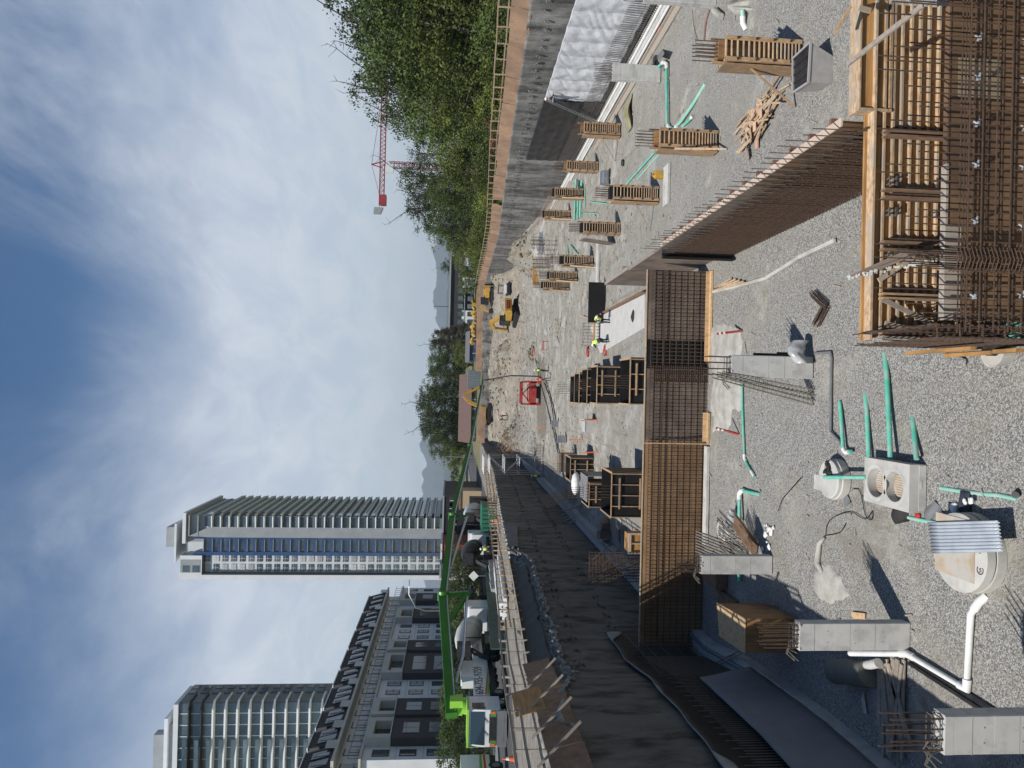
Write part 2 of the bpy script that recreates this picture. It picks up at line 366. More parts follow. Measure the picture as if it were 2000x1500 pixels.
# ================================================================== SETTING
def xs_():
    m=MB(); nx,ny=150,430
    def fn(a,b):
        y=-8+(YE+8)*(b**1.25); x0=LX(y)-.3; x=x0+(RX+.4-x0)*a; return (x,y,fz(x,y))
    m.grid(fn,nx,ny); return m
tag(xs_().build('pit_floor',MT['floor'],smooth=True),kind='structure')
def ground():
    m=MB()
    xs=[-9000,-2000,-500,-150,-60,-38,-30,-20,None,'R',30,45,70,120,400,2000,9000]
    ys=[-60,-30,-8,0,10,20,26,30,40,48,56,63,70,75,90,105,120,140,YE+.3,200,300,600,1500,4000,12000]
    def px(x,y): return LX(y)-.3 if x is None else (RX+.3 if x=='R' else x)
    for j in range(len(ys)-1):
        for i in range(len(xs)-1):
            if xs[i] is None and -8<=ys[j] and ys[j+1]<=YE+.5: continue
            a=[(px(xs[i],ys[j]),ys[j]),(px(xs[i+1],ys[j]),ys[j]),(px(xs[i+1],ys[j+1]),ys[j+1]),(px(xs[i],ys[j+1]),ys[j+1])]
            m.add([(p,q,zs(q)-.05) for p,q in a],[(0,1,2,3)])
    return m
tag(ground().build('ground',MT['soil']),kind='structure')
def strip(x0,x1,ys,dz,mat_,name,th=None):
    m=MB()
    for a,b in zip(ys,ys[1:]):
        if th: m.add([(x0,a,zs(a)+dz),(x1,a,zs(a)+dz),(x1,b,zs(b)+dz),(x0,b,zs(b)+dz),(x0,a,zs(a)-.04),(x1,a,zs(a)-.04),(x1,b,zs(b)-.04),(x0,b,zs(b)-.04)],[(0,1,2,3),(0,3,7,4),(1,5,6,2)])
        else: m.add([(x0,a,zs(a)+dz),(x1,a,zs(a)+dz),(x1,b,zs(b)+dz),(x0,b,zs(b)+dz)],[(0,1,2,3)])
    return tag(m.build(name,mat_),kind='structure')
YS=[0,20,30,48,56,70,75,105,120,160,260,500]
strip(-30,-19,YS,-.045,MT['asph'],'road')
strip(-34.5,-30,YS,.09,MT['concd'],'pavement',1)
m=MB()
for a,b in zip(range(-6,158,4),range(-2,162,4)): m.add([(-18.95,a,zs(a)-.03),(LX(a)-.31,a,zs(a)-.03),(LX(b)-.31,b,zs(b)-.03),(-18.95,b,zs(b)-.03)],[(0,1,2,3)])
tag(m.build('site_yard',mat('site_dirt',(.12,.11,.095),(.24,.22,.19),1.5,.95,.5,6)),kind='structure')
# shoring walls --------------------------------------------------
def face_wall(x_of,side,y0,y1,z1_of,n,nz,amp,seed):
    m=MB()
    def fn(a,b):
        y=y0+(y1-y0)*a; z=-.3+(z1_of(y)+.3)*b
        k=noise.noise((y*.3,z*.5,seed))*amp*.6+noise.noise((y*1.3,z*1.5,seed+5))*amp*.35+noise.noise((y*3.5,z*3.5,seed+9))*amp*.35
        return (x_of(y)+side*k,y,z)
    m.grid(fn,n,nz,th=(-side*.35,0,0)); return m
lwall=T('shotcrete_wall','long dark sprayed concrete wall in shade down the street side of the pit','wall',(LX(50),50,0))
def ltop(y):
    return zs(y)-.15-1.1*sstep(22,29,y)*(1-sstep(49,53,y))-.5*(1-sstep(20,24,y))+.22*noise.noise((y*.8,3,1))
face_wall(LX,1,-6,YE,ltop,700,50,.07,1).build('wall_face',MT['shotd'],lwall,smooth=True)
# ragged bright crust of overspray along the top edge
m=MB()
def fn(a,b):
    y=22+31*a; x=LX(y)+.14-1.5*b+.18*noise.noise((y*2.2,b*3,4)); 
    return (x,y,ltop(y)+.02+(zs(y)-.02-ltop(y))*b**1.5-.22*(1-b)**2+.16*noise.noise((y*3.1,b*5,7))+.1*noise.noise((y*8,b*9,2)))
m.grid(fn,280,14,th=(0,0,-.12)); m.build('overspray_crust',MT['shotr'],lwall,smooth=True)
m=MB(); random.seed(3)
for i in range(420):
    y=random.uniform(25,52); q=abs(random.gauss(0,1)); x=LX(y)+.1+random.uniform(-.5,.22); z=ltop(y)-.1-q*.32*(x>LX(y))+.1
    m.ball((x,y,z),random.uniform(.03,.1),(1,1,1),5,4,.3)
m.build('spray_lumps',MT['shotr'],lwall)
m=MB(); random.seed(6)
for i in range(58):
    y=30+i*1.7
    for zq in (zs(y)-2.2,zs(y)-4.4):
        for k in range(4): m.ball((LX(y)+.05,y+random.uniform(-.2,.2),zq+random.uniform(-.25,.15)),random.uniform(.03,.09),(1,1,1),5,4,.3)
        if random.random()<.5: m.bar((LX(y)+.05,y,zq),(LX(y)+.3,y+random.uniform(-.2,.2),zq+random.uniform(-.3,.2)),.025)
m.build('anchor_lumps',MT['shotd'],lwall)
# loose geotextile lying over the shoulder
m=MB()
def fn(a,b):
    y=27+22*a; t=b; x=LX(y)-.12-.62*t; z=ltop(y)+.2+1.05*t+.03*noise.noise((y*1.5,b*4,2)); return (x,y,z)
m.grid(fn,80,8,th=(-.02,0,.01)); 
tag(m.build('geotextile_sheet',mat('dark_geotextile',(.075,.078,.082),(.095,.098,.10),6,.95),base=(LX(38),38,ltop(38)),smooth=True),'strip of dark grey geotextile lying on the shoulder above the shaded wall','geotextile')
m=MB()
def fn(a,b):
    y=53+9*a; return (LX(y)+.16+.04*b,y,zs(y)-.1-1.15*(1-b)*(.6+.4*a)+.0*b)
m.grid(fn,20,4,th=(.03,0,0)); 
tag(m.build('geotextile_sheet',MT['concd'],base=(LX(57),57,6)),'dark board hanging over the top of the shaded wall past the long geotextile strip','board')
# near part: black membrane + rebar + pale sheet on the left wall
m=MB()
def fn(a,b):
    y=14+19.6*a; zt=3.8+.12*noise.noise((y*.5,0,3)); z=.55+(zt-.55)*b
    return (LX(y)+.2+.05*noise.noise((y*1.2,z*1.2,8)),y,z)
m.grid(fn,90,16,th=(-.03,0,0))
mem=T('waterproof_membrane','black waterproofing membrane hung on the shaded wall left of the long rebar wall','membrane',(LX(25),25,.5))
m.build('membrane_sheet',MT['black'],mem,smooth=True)
m=MB()
def fn(a,b):
    y=14.5+19.1*a; zt=3.85+.12*noise.noise((y*.5,0,3))
    wv=.03+.75*max(0,noise.noise((y*.5,1,7))-.22)+(.7*sstep(.93,1,a)); x=LX(y)+.26+.12*(1-b)*b*4*.3
    return (x,y,zt+.04-b*wv)
m.grid(fn,90,5,th=(-.02,0,0)); m.build('folded_fleece_edge',mat('fleece',(.30,.30,.29),(.22,.22,.21),3,.9),mem,smooth=True)
m=MB()
for k in range(120):
    y=14.5+k*.155; m.bar((LX(y)+.42,y,.5),(LX(y)+.42,y,3.1+.3*(k%3==0)),.02)
for z in (.9,1.5,2.1,2.7,3.2): m.bar((LX(14.5)+.39,14.5,z),(LX(33)+.39,33,z),.02)
m.build('rebar_mat',MT['rebarg'],mem)
m=MB()
def fn(a,b):
    y=13+12.2*a; z=.0+1.9*b; return (LX(y)+.95-.35*b+.03*noise.noise((y,z,4)),y,z+.45)
m.grid(fn,40,8,th=(-.04,0,0)); tag(m.build('fleece_sheet',mat('blue_grey_fleece',(.15,.155,.165),(.18,.185,.195),1,.9),base=(LX(19)+.7,19,.45),smooth=True),'smooth blue grey fleece sheet leaning against the foot of the shaded wall','sheet')
# footing curb with drain pipes at the toe of both walls
m=MB()
for a,b in zip(range(0,114,3),range(3,117,3)):
    for (x0,x1,z0,z1) in ((.1,1.0,-.1,.42),):
        q=[(LX(a)+x0,a),(LX(a)+x1,a),(LX(b)+x1,b),(LX(b)+x0,b)]
        m.add([(x,y,z0) for x,y in q]+[(x,y,z1) for x,y in q],[(4,5,6,7),(1,2,6,5),(0,3,7,4),(0,1,5,4),(2,3,7,6)])
tag(m.build('footing_curb',MT['conc'],base=(LX(50)+.5,50,0)),'grey concrete footing curb along the foot of the shaded street side wall','footing')
def pipe_run(pts,r,mt,label,cat='pipe',name='drain_pipe',n=10,group=None):
    m=MB(); m.tube(pts,r,n); return tag(m.build(name,mt,base=pts[0],smooth='auto'),label,cat,group)
pipe_run([(LX(y)+.8,y,.5) for y in range(6,112,6)],.075,MT['grey'],'long grey drain pipe on the curb at the foot of the shaded wall')
m=MB(); m.b2((RX-1.2,20,-.1),(RX-.1,112,.16)); tag(m.build('footing_curb',MT['concl'],base=(RX-.6,60,0)),'low pale concrete footing along the foot of the sunlit right wall','footing')
pipe_run([(RX-.75,y,.24) for y in range(24,112,8)],.09,MT['white'],'long white drain pipe beside the sunlit right wall footing')
pipe_run([(RX-1.35,y,.12) for y in range(24,80,8)],.08,MT['white'],'second white drain pipe on the pit floor beside the right footing')
m=MB(); m.b2((RX-2.4,34,0),(RX-1.75,60,.06)); m.b2((RX-1.9,34,.0),(RX-1.8,60,.2)); tag(m.build('edge_form_boards',MT['timgr'],base=(RX-2,45,0)),'flat grey form boards laid along the white pipes by the right wall','boards')
# right wall
rwall=T('shotcrete_wall','tall sunlit grey sprayed concrete wall on the tree side of the pit','wall',(RX,60,0))
def rtop(y): return zs(y)-.02+.35*(1-sstep(42,52,y))*0+.03*noise.noise((y,1,1))
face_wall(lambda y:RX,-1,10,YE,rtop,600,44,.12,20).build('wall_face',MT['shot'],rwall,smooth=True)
m=MB(); random.seed(5)
for i in range(60):
    y=40+i*1.15; z=zs(y)-1.0+random.uniform(-.1,.1)
    for k in range(5): m.ball((RX-.14,y+random.uniform(-.2,.2),z+random.uniform(-.25,.12)),random.uniform(.03,.09),(1,1,1),5,4,.3)
m.build('anchor_lumps',MT['concd'],rwall)
# white quilted plastic sheet
m=MB()
def fn(a,b):
    y=36+18.6*a; z=.65+4.35*b
    q=abs(math.sin(y*math.pi/1.9)); 
    x=RX-.22-.16*q*(1-.25*abs(2*b-1))-.05*noise.noise((y*1.4,z*1.6,3))-.09*abs(noise.noise((y*.9+z*1.3,z*.8,13)))
    return (x,y,z)
m.grid(fn,330,70,th=(.03,0,0))
tag(m.build('plastic_sheet',mat('crinkled_white_plastic',(.62,.64,.66),(.5,.52,.54),2,.3,.6,6,bdist=.05,spec=.6),base=(RX,45,.6),smooth=True),'large quilted silvery white plastic sheet hung on the sunlit right wall','plastic sheet')
m=MB()
def fn(a,b):
    y=55.0+14.6*a; z=.3+(5.0-.3)*b; return (RX-.22-.06*abs(math.sin(z*3.1+.5*noise.noise((y*.5,z,1))))-.05*noise.noise((y*.8,z*2,6)),y,z)
m.grid(fn,100,60,th=(.03,0,0))
blkm=m.build('waterproof_membrane',mat('rippled_black_membrane',(.010,.010,.012),(.02,.02,.022),2,.4,.2,6,spec=.5),base=(RX,62,.3),smooth=True); tag(blkm,'rippled black waterproofing membrane on the sunlit right wall beside the white sheet','membrane')
dw=T('wall_dowels','rows of thin rebar standing before the white sheet on the right wall','rebar',(RX-.5,50,0))
m=MB(); random.seed(8)
for k in range(150):
    y=34+k*.24; m.bar((RX-.5,y,.1),(RX-.42,y+random.uniform(-.03,.03),1.9),.028)
for z in (.5,1.0): m.bar((RX-.5,34,z),(RX-.5,70,z),.025)
m.build('vertical_bars',MT['rebarg'],dw)
# far right shoring wall dowels (pinkish rebar mat by the far slope)
m=MB()
for k in range(90):
    y=78+k*.5; m.bar((RX-1.3,y,.0),(RX-1.1,y,1.5),.03)
for z in (.4,.9,1.4): m.bar((RX-1.2,78,z),(RX-1.2,122,z),.03)
tag(m.build('rebar_cage',mat('pinkish_rebar',(.36,.25,.2),(.42,.32,.27),3,.8),base=(RX-1.2,100,0)),'pale rebar cage running along the far foot of the right wall','rebar')
# far wall
fw=T('shotcrete_wall','grey sprayed concrete wall closing the far end of the pit','wall',(5,YE,3))
m=MB()
def fn(a,b):
    x=-12.3+35*a; z=1.5+(zs(YE)-1.5)*b; return (x,YE-.15*noise.noise((x*.5,z,40))-.1*noise.noise((x*2,z*2,3)),z)
m.grid(fn,150,20,th=(0,.3,0)); m.build('wall_face',MT['shot'],fw,smooth=True)

m=MB(); m.b2((-9500,-250,-1.5),(9500,12300,640)); hz=m.build('haze',None); tag(hz,kind='stuff',label='thin blue haze over the whole place'); 
hm=bpy.data.materials.new('haze_air'); hm.use_nodes=True; t_=hm.node_tree; t_.nodes.clear(); o_=t_.nodes.new('ShaderNodeOutputMaterial'); v_=t_.nodes.new('ShaderNodeVolumePrincipled'); v_.inputs['Color'].default_value=(.75,.87,1.0,1); v_.inputs['Density'].default_value=.00009; v_.inputs['Anisotropy'].default_value=.1; t_.links.new(v_.outputs[0],o_.inputs['Volume']); hz.data.materials.append(hm)
# ================================================================== CONCRETE COLUMNS
mat_seam=mat('dark_seam_line',(.2,.2,.19),None,1,.9)  # even dark grey for the form joints and tie holes
def conc_column(cx,cy,w,d,h,label,nb=6,rh=.95,rz=0,bent=True,seed=0):
    random.seed(seed); t=T('concrete_column',label,'column',(cx,cy,0),'concrete columns')
    m=MB(); z=0; zs_=[0]
    while z<h-.75: z+=random.choice((.6,.75)); zs_.append(min(z,h))
    zs_.append(h) if zs_[-1]<h else None
    for i_,(a,b) in enumerate(zip(zs_,zs_[1:])):
        e=.002*(i_%2); X1,X2,Y1_,Y2_=cx-w/2+e,cx+w/2-e,cy-d/2+e,cy+d/2-e; k=.018
        m.prism([(X1+k,Y1_,a),(X2-k,Y1_,a),(X2,Y1_+k,a),(X2,Y2_-k,a),(X2-k,Y2_,a),(X1+k,Y2_,a),(X1,Y2_-k,a),(X1,Y1_+k,a)],(0,0,b-a))
    m.build('shaft',MT['conc'],t)
    m=MB()
    for zz in [.32*h,.55*h,.86*h]: m.box((cx,cy,zz+random.uniform(-.1,.1)),(w+.003,d+.003,.007),rz)
    m.build('form_seam',mat_seam,t,sep=1)
    m=MB()
    for zz in (.25*h,.5*h,.75*h):
        for xx in (-.2,.2): m.box((cx+xx*w+random.uniform(-.02,.02),cy-d/2-.001,zz),(.022,.006,.022))
    m.build('tie_hole',mat_seam,t,sep=1)
    m=MB(); q=Matrix.Rotation(rz,3,'Z')
    for i in range(nb):
        for sy in (-1,1):
            p=q@Vector((-w/2+.07+(w-.14)*i/(nb-1),sy*(d/2-.05),0))+Vector((cx,cy,h))
            l=rh*random.uniform(.92,1.03); m.tube([p-Vector((0,0,.05)),p+Vector((random.uniform(-.02,.02),random.uniform(-.02,.02),l))],.016,6)
    m.build('starter_bar',MT['rebar'],t,sep=1)
    m=MB()
    for zz in (.06,.16): 
        c=[q@Vector((a*(w/2-.05),b*(d/2-.05),0))+Vector((cx,cy,h+zz)) for a,b in((-1,-1),(1,-1),(1,1),(-1,1),(-1,-1))]
        for a,b in zip(c,c[1:]): m.bar(a,b,.016)
    if bent:
        for k in range(5):
            p=Vector((cx-w/2+random.uniform(.02,.3),cy+random.uniform(-d/3,d/3),h)); m.tube([p,p+Vector((-.05,0,.16)),p+Vector((-.2-.1*random.random(),.05,.22)),p+Vector((-.34-.15*random.random(),-.05,.02*k))],.012,5)
    m.build('ties',MT['rebarg'],t)
    m=MB()
    for i in range(14): m.ball((cx+random.uniform(-w/2,w/2)*.9,cy+random.uniform(-d/2,d/2)*.9,h),random.uniform(.03,.06),(1,1,.5),6,4,.3)
    m.build('laitance',MT['concl'],t)
    return t
conc_column(-5.93,17.09,.68,.30,2.82,'pale concrete column in front of the big plywood box, white pipe at its foot',seed=1)
conc_column(-6.07,24.8,.66,.30,2.55,'pale concrete column before the shaded end of the long rebar wall, boards behind it',seed=2,nb=5)
conc_column(.87,22.19,.70,.30,2.66,'pale concrete column wrapped in clear plastic at its foot beside leaning steel trusses',nb=4,rh=.8,seed=3)
conc_column(-5.80,11.86,.68,.32,2.85,'nearest pale concrete column in the bottom corner with tall rusty starter bars',nb=4,rh=1.0,seed=4)
conc_column(18.3,40.55,.95,.35,2.78,'grey concrete column near the sunlit wall with a teal pipe at its foot',nb=5,rh=1.1,seed=5,bent=False)
g=G(1400,2); conc_column(g.x+.35,g.y+.25,.95,.35,3.3,'grey concrete column cut by the right edge of the pit view beyond the tallest formed column',nb=4,seed=6,bent=False)
print('edge col',g)
# ================================================================== FORMED COLUMNS
def formed(cx,cy,label,w=.84,d=.66,h=2.86,bars=True,brace=1,collar=.2,rz=0,tail=True,cap=False,seed=0):
    random.seed(seed); t=T('column_form',label,'column formwork',(cx,cy,0),'timber column forms on the pit floor')
    x0,x1,y0,y1=cx-w/2,cx+w/2,cy-d/2,cy+d/2
    m=MB(); m.b2((x0+.11,y0+.11,0),(x1-.11,y1-.11,h)); m.build('plywood_box',MT['black'] if cap else MT['plybr'] if False else MT['ply'],t)
    # vertical edge boards
    m=MB()
    for (a,b) in((x0,y0),(x1-.14,y0),(x0,y1-.045),(x1-.14,y1-.045)): m.b2((a,b,.02),(a+.14,b+.045,h-collar))
    for (a,b) in((x0,y0+.05),(x0,y1-.19),(x1-.045,y0+.05),(x1-.045,y1-.19)): m.b2((a,b,.02),(a+.045,b+.14,h-collar-.02))
    m.build('edge_board',MT['tim'],t,sep=1)
    zz=.1; k=0; m=MB()
    while zz<h-collar-.06:
        m.b2((x0+.14,y0+.006,zz),(x1-.14,y0+.109,zz+.036)); m.b2((x0+.006,y0+.19,zz),(x0+.109,y1-.19,zz+.036))
        m.b2((x0+.14,y1-.109,zz),(x1-.14,y1-.006,zz+.036)); m.b2((x1-.109,y0+.19,zz),(x1-.006,y1-.19,zz+.036))
        zz+=.115+.135*(zz/h)**1.3
    m.b2((x0-.005,y0-.004,h-collar-.045),(x1+.005,y0+.089,h-collar)); m.b2((x0-.005,y0+.09,h-collar-.045),(x0+.089,y1,h-collar))
    m.build('rib',MT['timlt'],t,sep=1)
    m=MB()
    for zz in (.42,1.0,1.6,2.25):
        if zz<h-.4:
            for xx in (x0+.07,x1-.07): m.box((xx,y0-.02,zz),(.09,.03,.025),M=Matrix.Rotation(.6,3,'Y')); m.box((xx,y0-.03,zz),(.09,.03,.025),M=Matrix.Rotation(-.7,3,'Y')); m.tube([(xx,y0+.02,zz),(xx,y0-.09,zz)],.014,5)
            for yy in (y0+.12,y1-.12): m.tube([(x0+.02,yy,zz),(x0-.08,yy,zz)],.014,5); m.box((x0-.03,yy,zz),(.03,.09,.025),M=Matrix.Rotation(.6,3,'X'))
    m.build('wedge_ties',MT['dark'],t)
    if bars:
        m=MB()
        for i in range(5):
            for yy in (y0+.16,y1-.16): px=x0+.16+(w-.32)*i/4; m.tube([(px,yy,h-.1),(px+random.uniform(-.02,.02),yy,h+.78)],.017,6)
        m.build('starter_bar',MT['rebar'],t,sep=1)
    if tail:
        m=MB(); m.b2((x0-.05,y0+.1,h-.5),(x0-.01,y0+.24,h+.22)); m.b2((x1+.01,y1-.3,h-.5),(x1+.05,y1-.12,h+.18)); m.build('loose_board',MT['tim'],t,sep=1)
    if brace:
        m=MB(); bx=cx-w/2-.08
        if brace==1: m.bar((bx,cy-.1,1.75),(bx-1.15,cy+.15,.02),.09,.04)
        if brace==2: m.bar((bx,y0-.02,2.0),(bx-.25,y0-1.0,.02),.09,.04)
        if brace==3: m.bar((bx-.02,cy,1.3),(bx-1.25,cy+1.4,.02),.09,.04); 
        m.build('brace',MT['timlt'] if brace==2 else MT['tim'],t,sep=1)
        m=MB(); m.b2((bx-.05,y0-.02,.05),(bx-.01,y1,h*.95)); m.build('backing_board',MT['tim'],t)
    return t
def at(xb,y0,y1): a=G(xb,y1);b=G(xb,y0); return ((a.x+b.x)/2,(a.y+b.y)/2,b.x-a.x)
for (xb,ya,yb,lab,kw) in (
 (1568,76,128,'tallest looking timber column form, nearest the grey skip, thick bars standing out of its collar',dict(brace=1)),
 (1404,256,290,'timber column form beside the heap of scrap wood with a long brace on its side',dict(brace=2)),
 (1213,238,266,'timber column form in front of the ladder and the black membrane',dict(brace=3)),
 (1170,313,338,'timber column form just left of the black membrane by the right wall',dict(brace=0)),
 (1288,365,391,'black topped timber column form near the yellow can',dict(brace=3,cap=True)),
 (1140,367,387,'black topped timber column form hiding the bundle of teal pipes',dict(brace=2,cap=True)),
 (1115,411,427,'small looking timber column form nearest the foot of the sloping rebar cage',dict(brace=2,cap=True,tail=False)),
 (1213,433,459,'timber column form with a dark form panel leaning beside it',dict(brace=0,cap=True)),
 (1160,498,520,'timber column form on a pale pad with a long black collar',dict(brace=2,cap=True,collar=.35)),
 (1128,529,549,'rear timber column form of the close pair below the rubble mound',dict(brace=2,cap=True)),
 (1112,549,566,'front timber column form of the close pair below the rubble mound',dict(brace=2,cap=True)),
):
    cx,cy,w=at(xb,ya,yb); formed(cx,cy+.33,lab,seed=int(xb),**kw)
# pads under some
for xb,ya,yb,lb in ((1310,330,395,'thin pale concrete pad behind the black topped form near the yellow can'),(1175,480,548,'thin pale concrete pad under the form with the long black collar')):
    a=G(xb,yb);b=G(xb-12,ya); m=MB(); m.box(((a.x+b.x)/2,(a.y+b.y)/2,.06),(abs(b.x-a.x),.9,.13)); tag(m.build('concrete_pad',MT['concl'],base=((a.x+b.x)/2,(a.y+b.y)/2,0)),lb,'pad')
p=G(1200,472)
t=T('leaning_formwork','dark ribbed form panel leaning beside the timber column form','form panel',(p.x,p.y,0))
m=MB(); m.prism([(p.x-.2,p.y-.3,0),(p.x+.1,p.y+1.9,0),(p.x+.35,p.y+1.9,2.3),(p.x+.05,p.y-.3,2.3)],(.03,0,0)); m.build('plywood_face',MT['plydk'],t)
m=MB()
for k in range(12): z=.1+k*.19; m.bar((p.x-.1+.11*z,p.y-.28,z),(p.x+.2+.11*z,p.y+1.88,z),.04,.04)
m.build('rib',MT['timdk'],t,sep=1)
# ================================================================== LONG REBAR WALLS
def rebar_grid(m,o,du,nu,su,dv,nv,sv,n,r=.011,alt=True,jit=.0,ext=0):
    """bars along du at steps of dv and the other way"""
    o=Vector(o);du=Vector(du);dv=Vector(dv);n=Vector(n)
    Lu=du*su*nu; Lv=dv*sv*nv
    for i in range(nu+1):
        p=o+du*su*(i+random.uniform(-jit,jit)); m.bar(p-dv*ext*0,p+Lv+dv*(ext*random.uniform(.8,1.1)),r*2)
    for j in range(nv+1):
        p=o+dv*sv*j+n*r*2; m.bar(p,p+Lu,r*2)
# cross wall at Y=31.6
YW=31.7; HW=2.8
t=T('wall_form','long brown plywood wall form across the pit with a rusty rebar mat tied in front','wall formwork',(-3,YW,0))
x=5.55; segs=[(-11.55,-8.2,'plybr'),(-8.2,-5.77,'plybr'),(-5.77,-3.33,'plybr'),(-3.33,-2.2,'plybr'),(-2.2,1.03,'plydk2'),(1.03,2.35,'black'),(2.35,3.8,'plydk2'),(3.8,5.5,'plydk2')]
MT['plydk2']=mat('grey_brown_plywood',(.15,.115,.09),(.22,.175,.14),1.5,.7,.08,20,c3=(.11,.085,.07),s3=.6)
MT['plybr2']=mat('tan_brown_plywood',(.25,.145,.07),(.33,.205,.11),1.5,.6,.08,20,c3=(.19,.115,.06),s3=.6,var=.06)
for k,(a,b,mt) in enumerate(segs):
    m=MB(); m.b2((a+.003,YW,0),(b-.003,YW+.05+.002*(k%2),HW+.015*(k%3))); m.build('plywood_panel',MT['plybr2'] if mt=='plybr' else MT[mt],t)
random.seed(11); m=MB(); rebar_grid(m,(-11.45,YW-.09,.03),(1,0,0),99,.17,(0,0,1),9,.29,(0,-1,0),.012,jit=.06)
for z in (2.05,2.1): m.bar((-11,YW-.13,z),(5.4,YW-.13,z),.026)
m.build('rebar_mat',MT['rebar'],t)
m=MB()
for k in range(26):
    x=.35+k*.018*6; 
    if x<1.15: m.bar((x,YW-.16,.05),(x+random.uniform(-.02,.02),YW-.16,2.75),.03)
for z in [i*.1 for i in range(2,27)]: m.bar((.3,YW-.19,z),(1.2,YW-.19,z),.016)
m.build('dense_rebar_cage',MT['rebar'],t)
m=MB(); m.b2((-11.55,YW-.03,HW+.02),(5.5,YW+.09,HW+.06)); m.build('top_rail',MT['timlt'],t)
m=MB(); 
for (a,b) in ((-2.3,-.9),(1.4,5.45)): m.b2((a,YW-.55,.0),(b,YW-.35,.09)); m.b2((a,YW-.34,.0),(b,YW-.3,.24))
m.build('kicker_board',MT['plylt'],t,sep=1)
m=MB(); m.b2((-6.8,YW-.62,.0),(-2.4,YW-.2,.12)); m.build('kicker_footing',MT['conc'],t)
m=MB(); 
for k in range(22):
    m.b2((-11+k*.78,YW+.06,.1),(-10.95+k*.78,YW+.15,HW-.05))
m.build('stud',MT['tim'],t,sep=1)
m=MB(); m.bar((-2.32,YW-.2,HW+.06),(-2.3,YW-.42,.1),.09,.04,up=(1,0,0)); tag(m.build('timber_plank',MT['timlt'],base=(-2.3,YW-.4,0)),'pale plank leaning upright against the long rebar wall between the red marked stakes','plank')
# along wall at X=5.85
XW=5.87
t=T('wall_form','slanting rebar wall running from the long cross wall towards the near form','wall formwork',(XW,22,0))
for k,(a,b) in enumerate([(14.9,17.3),(17.3,19.75),(19.75,22.2),(22.2,24.6),(24.6,27.0),(27.0,28.6)]):
    m=MB(); m.b2((XW,a+.003,0),(XW+.05,b-.003,3.12+.01*(k%2))); m.build('plywood_panel',MT['plybr'] if k<2 else MT['plydk2'],t)
random.seed(12); m=MB(); rebar_grid(m,(XW-.1,14.6,.03),(0,1,0),118,.12,(0,0,1),8,.33,(-1,0,0),.012,jit=.06); 
for z in (2.72,2.78): m.bar((XW-.14,14.6,z),(XW-.14,28.7,z),.026)
for k in range(66): m.bar((XW-.17,14.7+k*.212,.03),(XW-.17,14.7+k*.212+random.uniform(-.03,.03),3.0),.026)
m.build('rebar_mat',MT['rebar'],t)
m=MB()
for k in range(34):
    y=14.9+k*.41; m.tube([(XW-.09,y,2.6),(XW-.09+random.uniform(-.02,.02),y,3.9+random.uniform(-.1,.15))],.014,5); m.tube([(XW-.2,y+.1,2.6),(XW-.2,y+.1,3.5+random.uniform(-.1,.15))],.014,5)
m.build('starter_bar',MT['rebarg'],t,sep=1)
m=MB(); m.b2((XW-.02,14.9,3.135),(XW+.17,28.6,3.175)); m.build('top_rail',mat('pinkish_timber',(.48,.36,.28),(.56,.44,.35),3,.8),t)
m=MB()
for k in range(14): y=15.4+k*.98; m.b2((XW+.17,y,2.98),(XW+.34,y+.1,3.13))
m.build('stud_end',mat('red_ended_stud',(.17,.08,.06),(.22,.12,.09),3,.8),t,sep=1)
m=MB()
for k in range(20):
    y=15+k*.7; m.b2((XW+.05,y,.1),(XW+.14,y+.05,3.08))
m.build('stud',MT['tim'],t,sep=1)
# end bulkhead + panels beyond
m=MB(); m.b2((5.45,28.72,0.05),(5.85,28.78,3.05)); m.b2((5.47,28.55,0.05),(5.52,28.72,3.05)); tag(m.build('bulkhead_board',MT['black'],base=(5.6,28.7,0)),'tall narrow black bulkhead board closing the corner of the two rebar walls','form panel')
t=T('leaning_formwork','grey plywood form panel jutting up behind the corner of the rebar walls','form panel',(5.3,31,0))
m=MB(); m.b2((5.9,28.9,0),(5.95,34.4,3.0)); m.build('plywood_face',MT['plydk'],t)
m=MB(); m.b2((5.88,28.9,3.01),(6.03,34.4,3.06)); m.build('top_rail',MT['timgr'],t)
m=MB()
for k in range(7): m.b2((5.96,29+k*.85,.1),(6.1,29.06+k*.85,2.95))
m.build('stud',MT['timdk'],t,sep=1)
t=T('leaning_formwork','second grey form panel standing further back past the corner, brown block on top','form panel',(6.2,36.5,0))
m=MB(); m.b2((5.98,34.6,0),(6.03,40,3.0)); m.build('plywood_face',MT['plydk'],t)
m=MB(); m.b2((5.95,34.6,3.01),(6.12,40,3.06)); m.b2((6.05,35.6,2.8),(6.3,36.1,3.1)); m.build('top_rail',MT['timgr'],t)
# low brown form strip and white pad beyond the cross wall
a=G(1262,572);b=G(1185,612); m=MB(); m.prism([a,b,b+Vector((.05,0,.35)),a+Vector((.05,0,.35))],(.05,0,0)); tag(m.build('low_formwork',MT['timdk'],base=a),'low brown edge form along the white pad beyond the long rebar wall','edge form')
q=[G(1262,575),G(1262,640),G(1175,690),G(1155,640),G(1180,615)]; m=MB(); m.prism([(v.x,v.y,.008) for v in q],(0,0,.09)); tag(m.build('concrete_pad',mat('blinding_concrete',(.42,.41,.39),(.48,.47,.45),1.5,.9),base=q[0]),'white blinding pad where the two crouching workers kneel','pad')
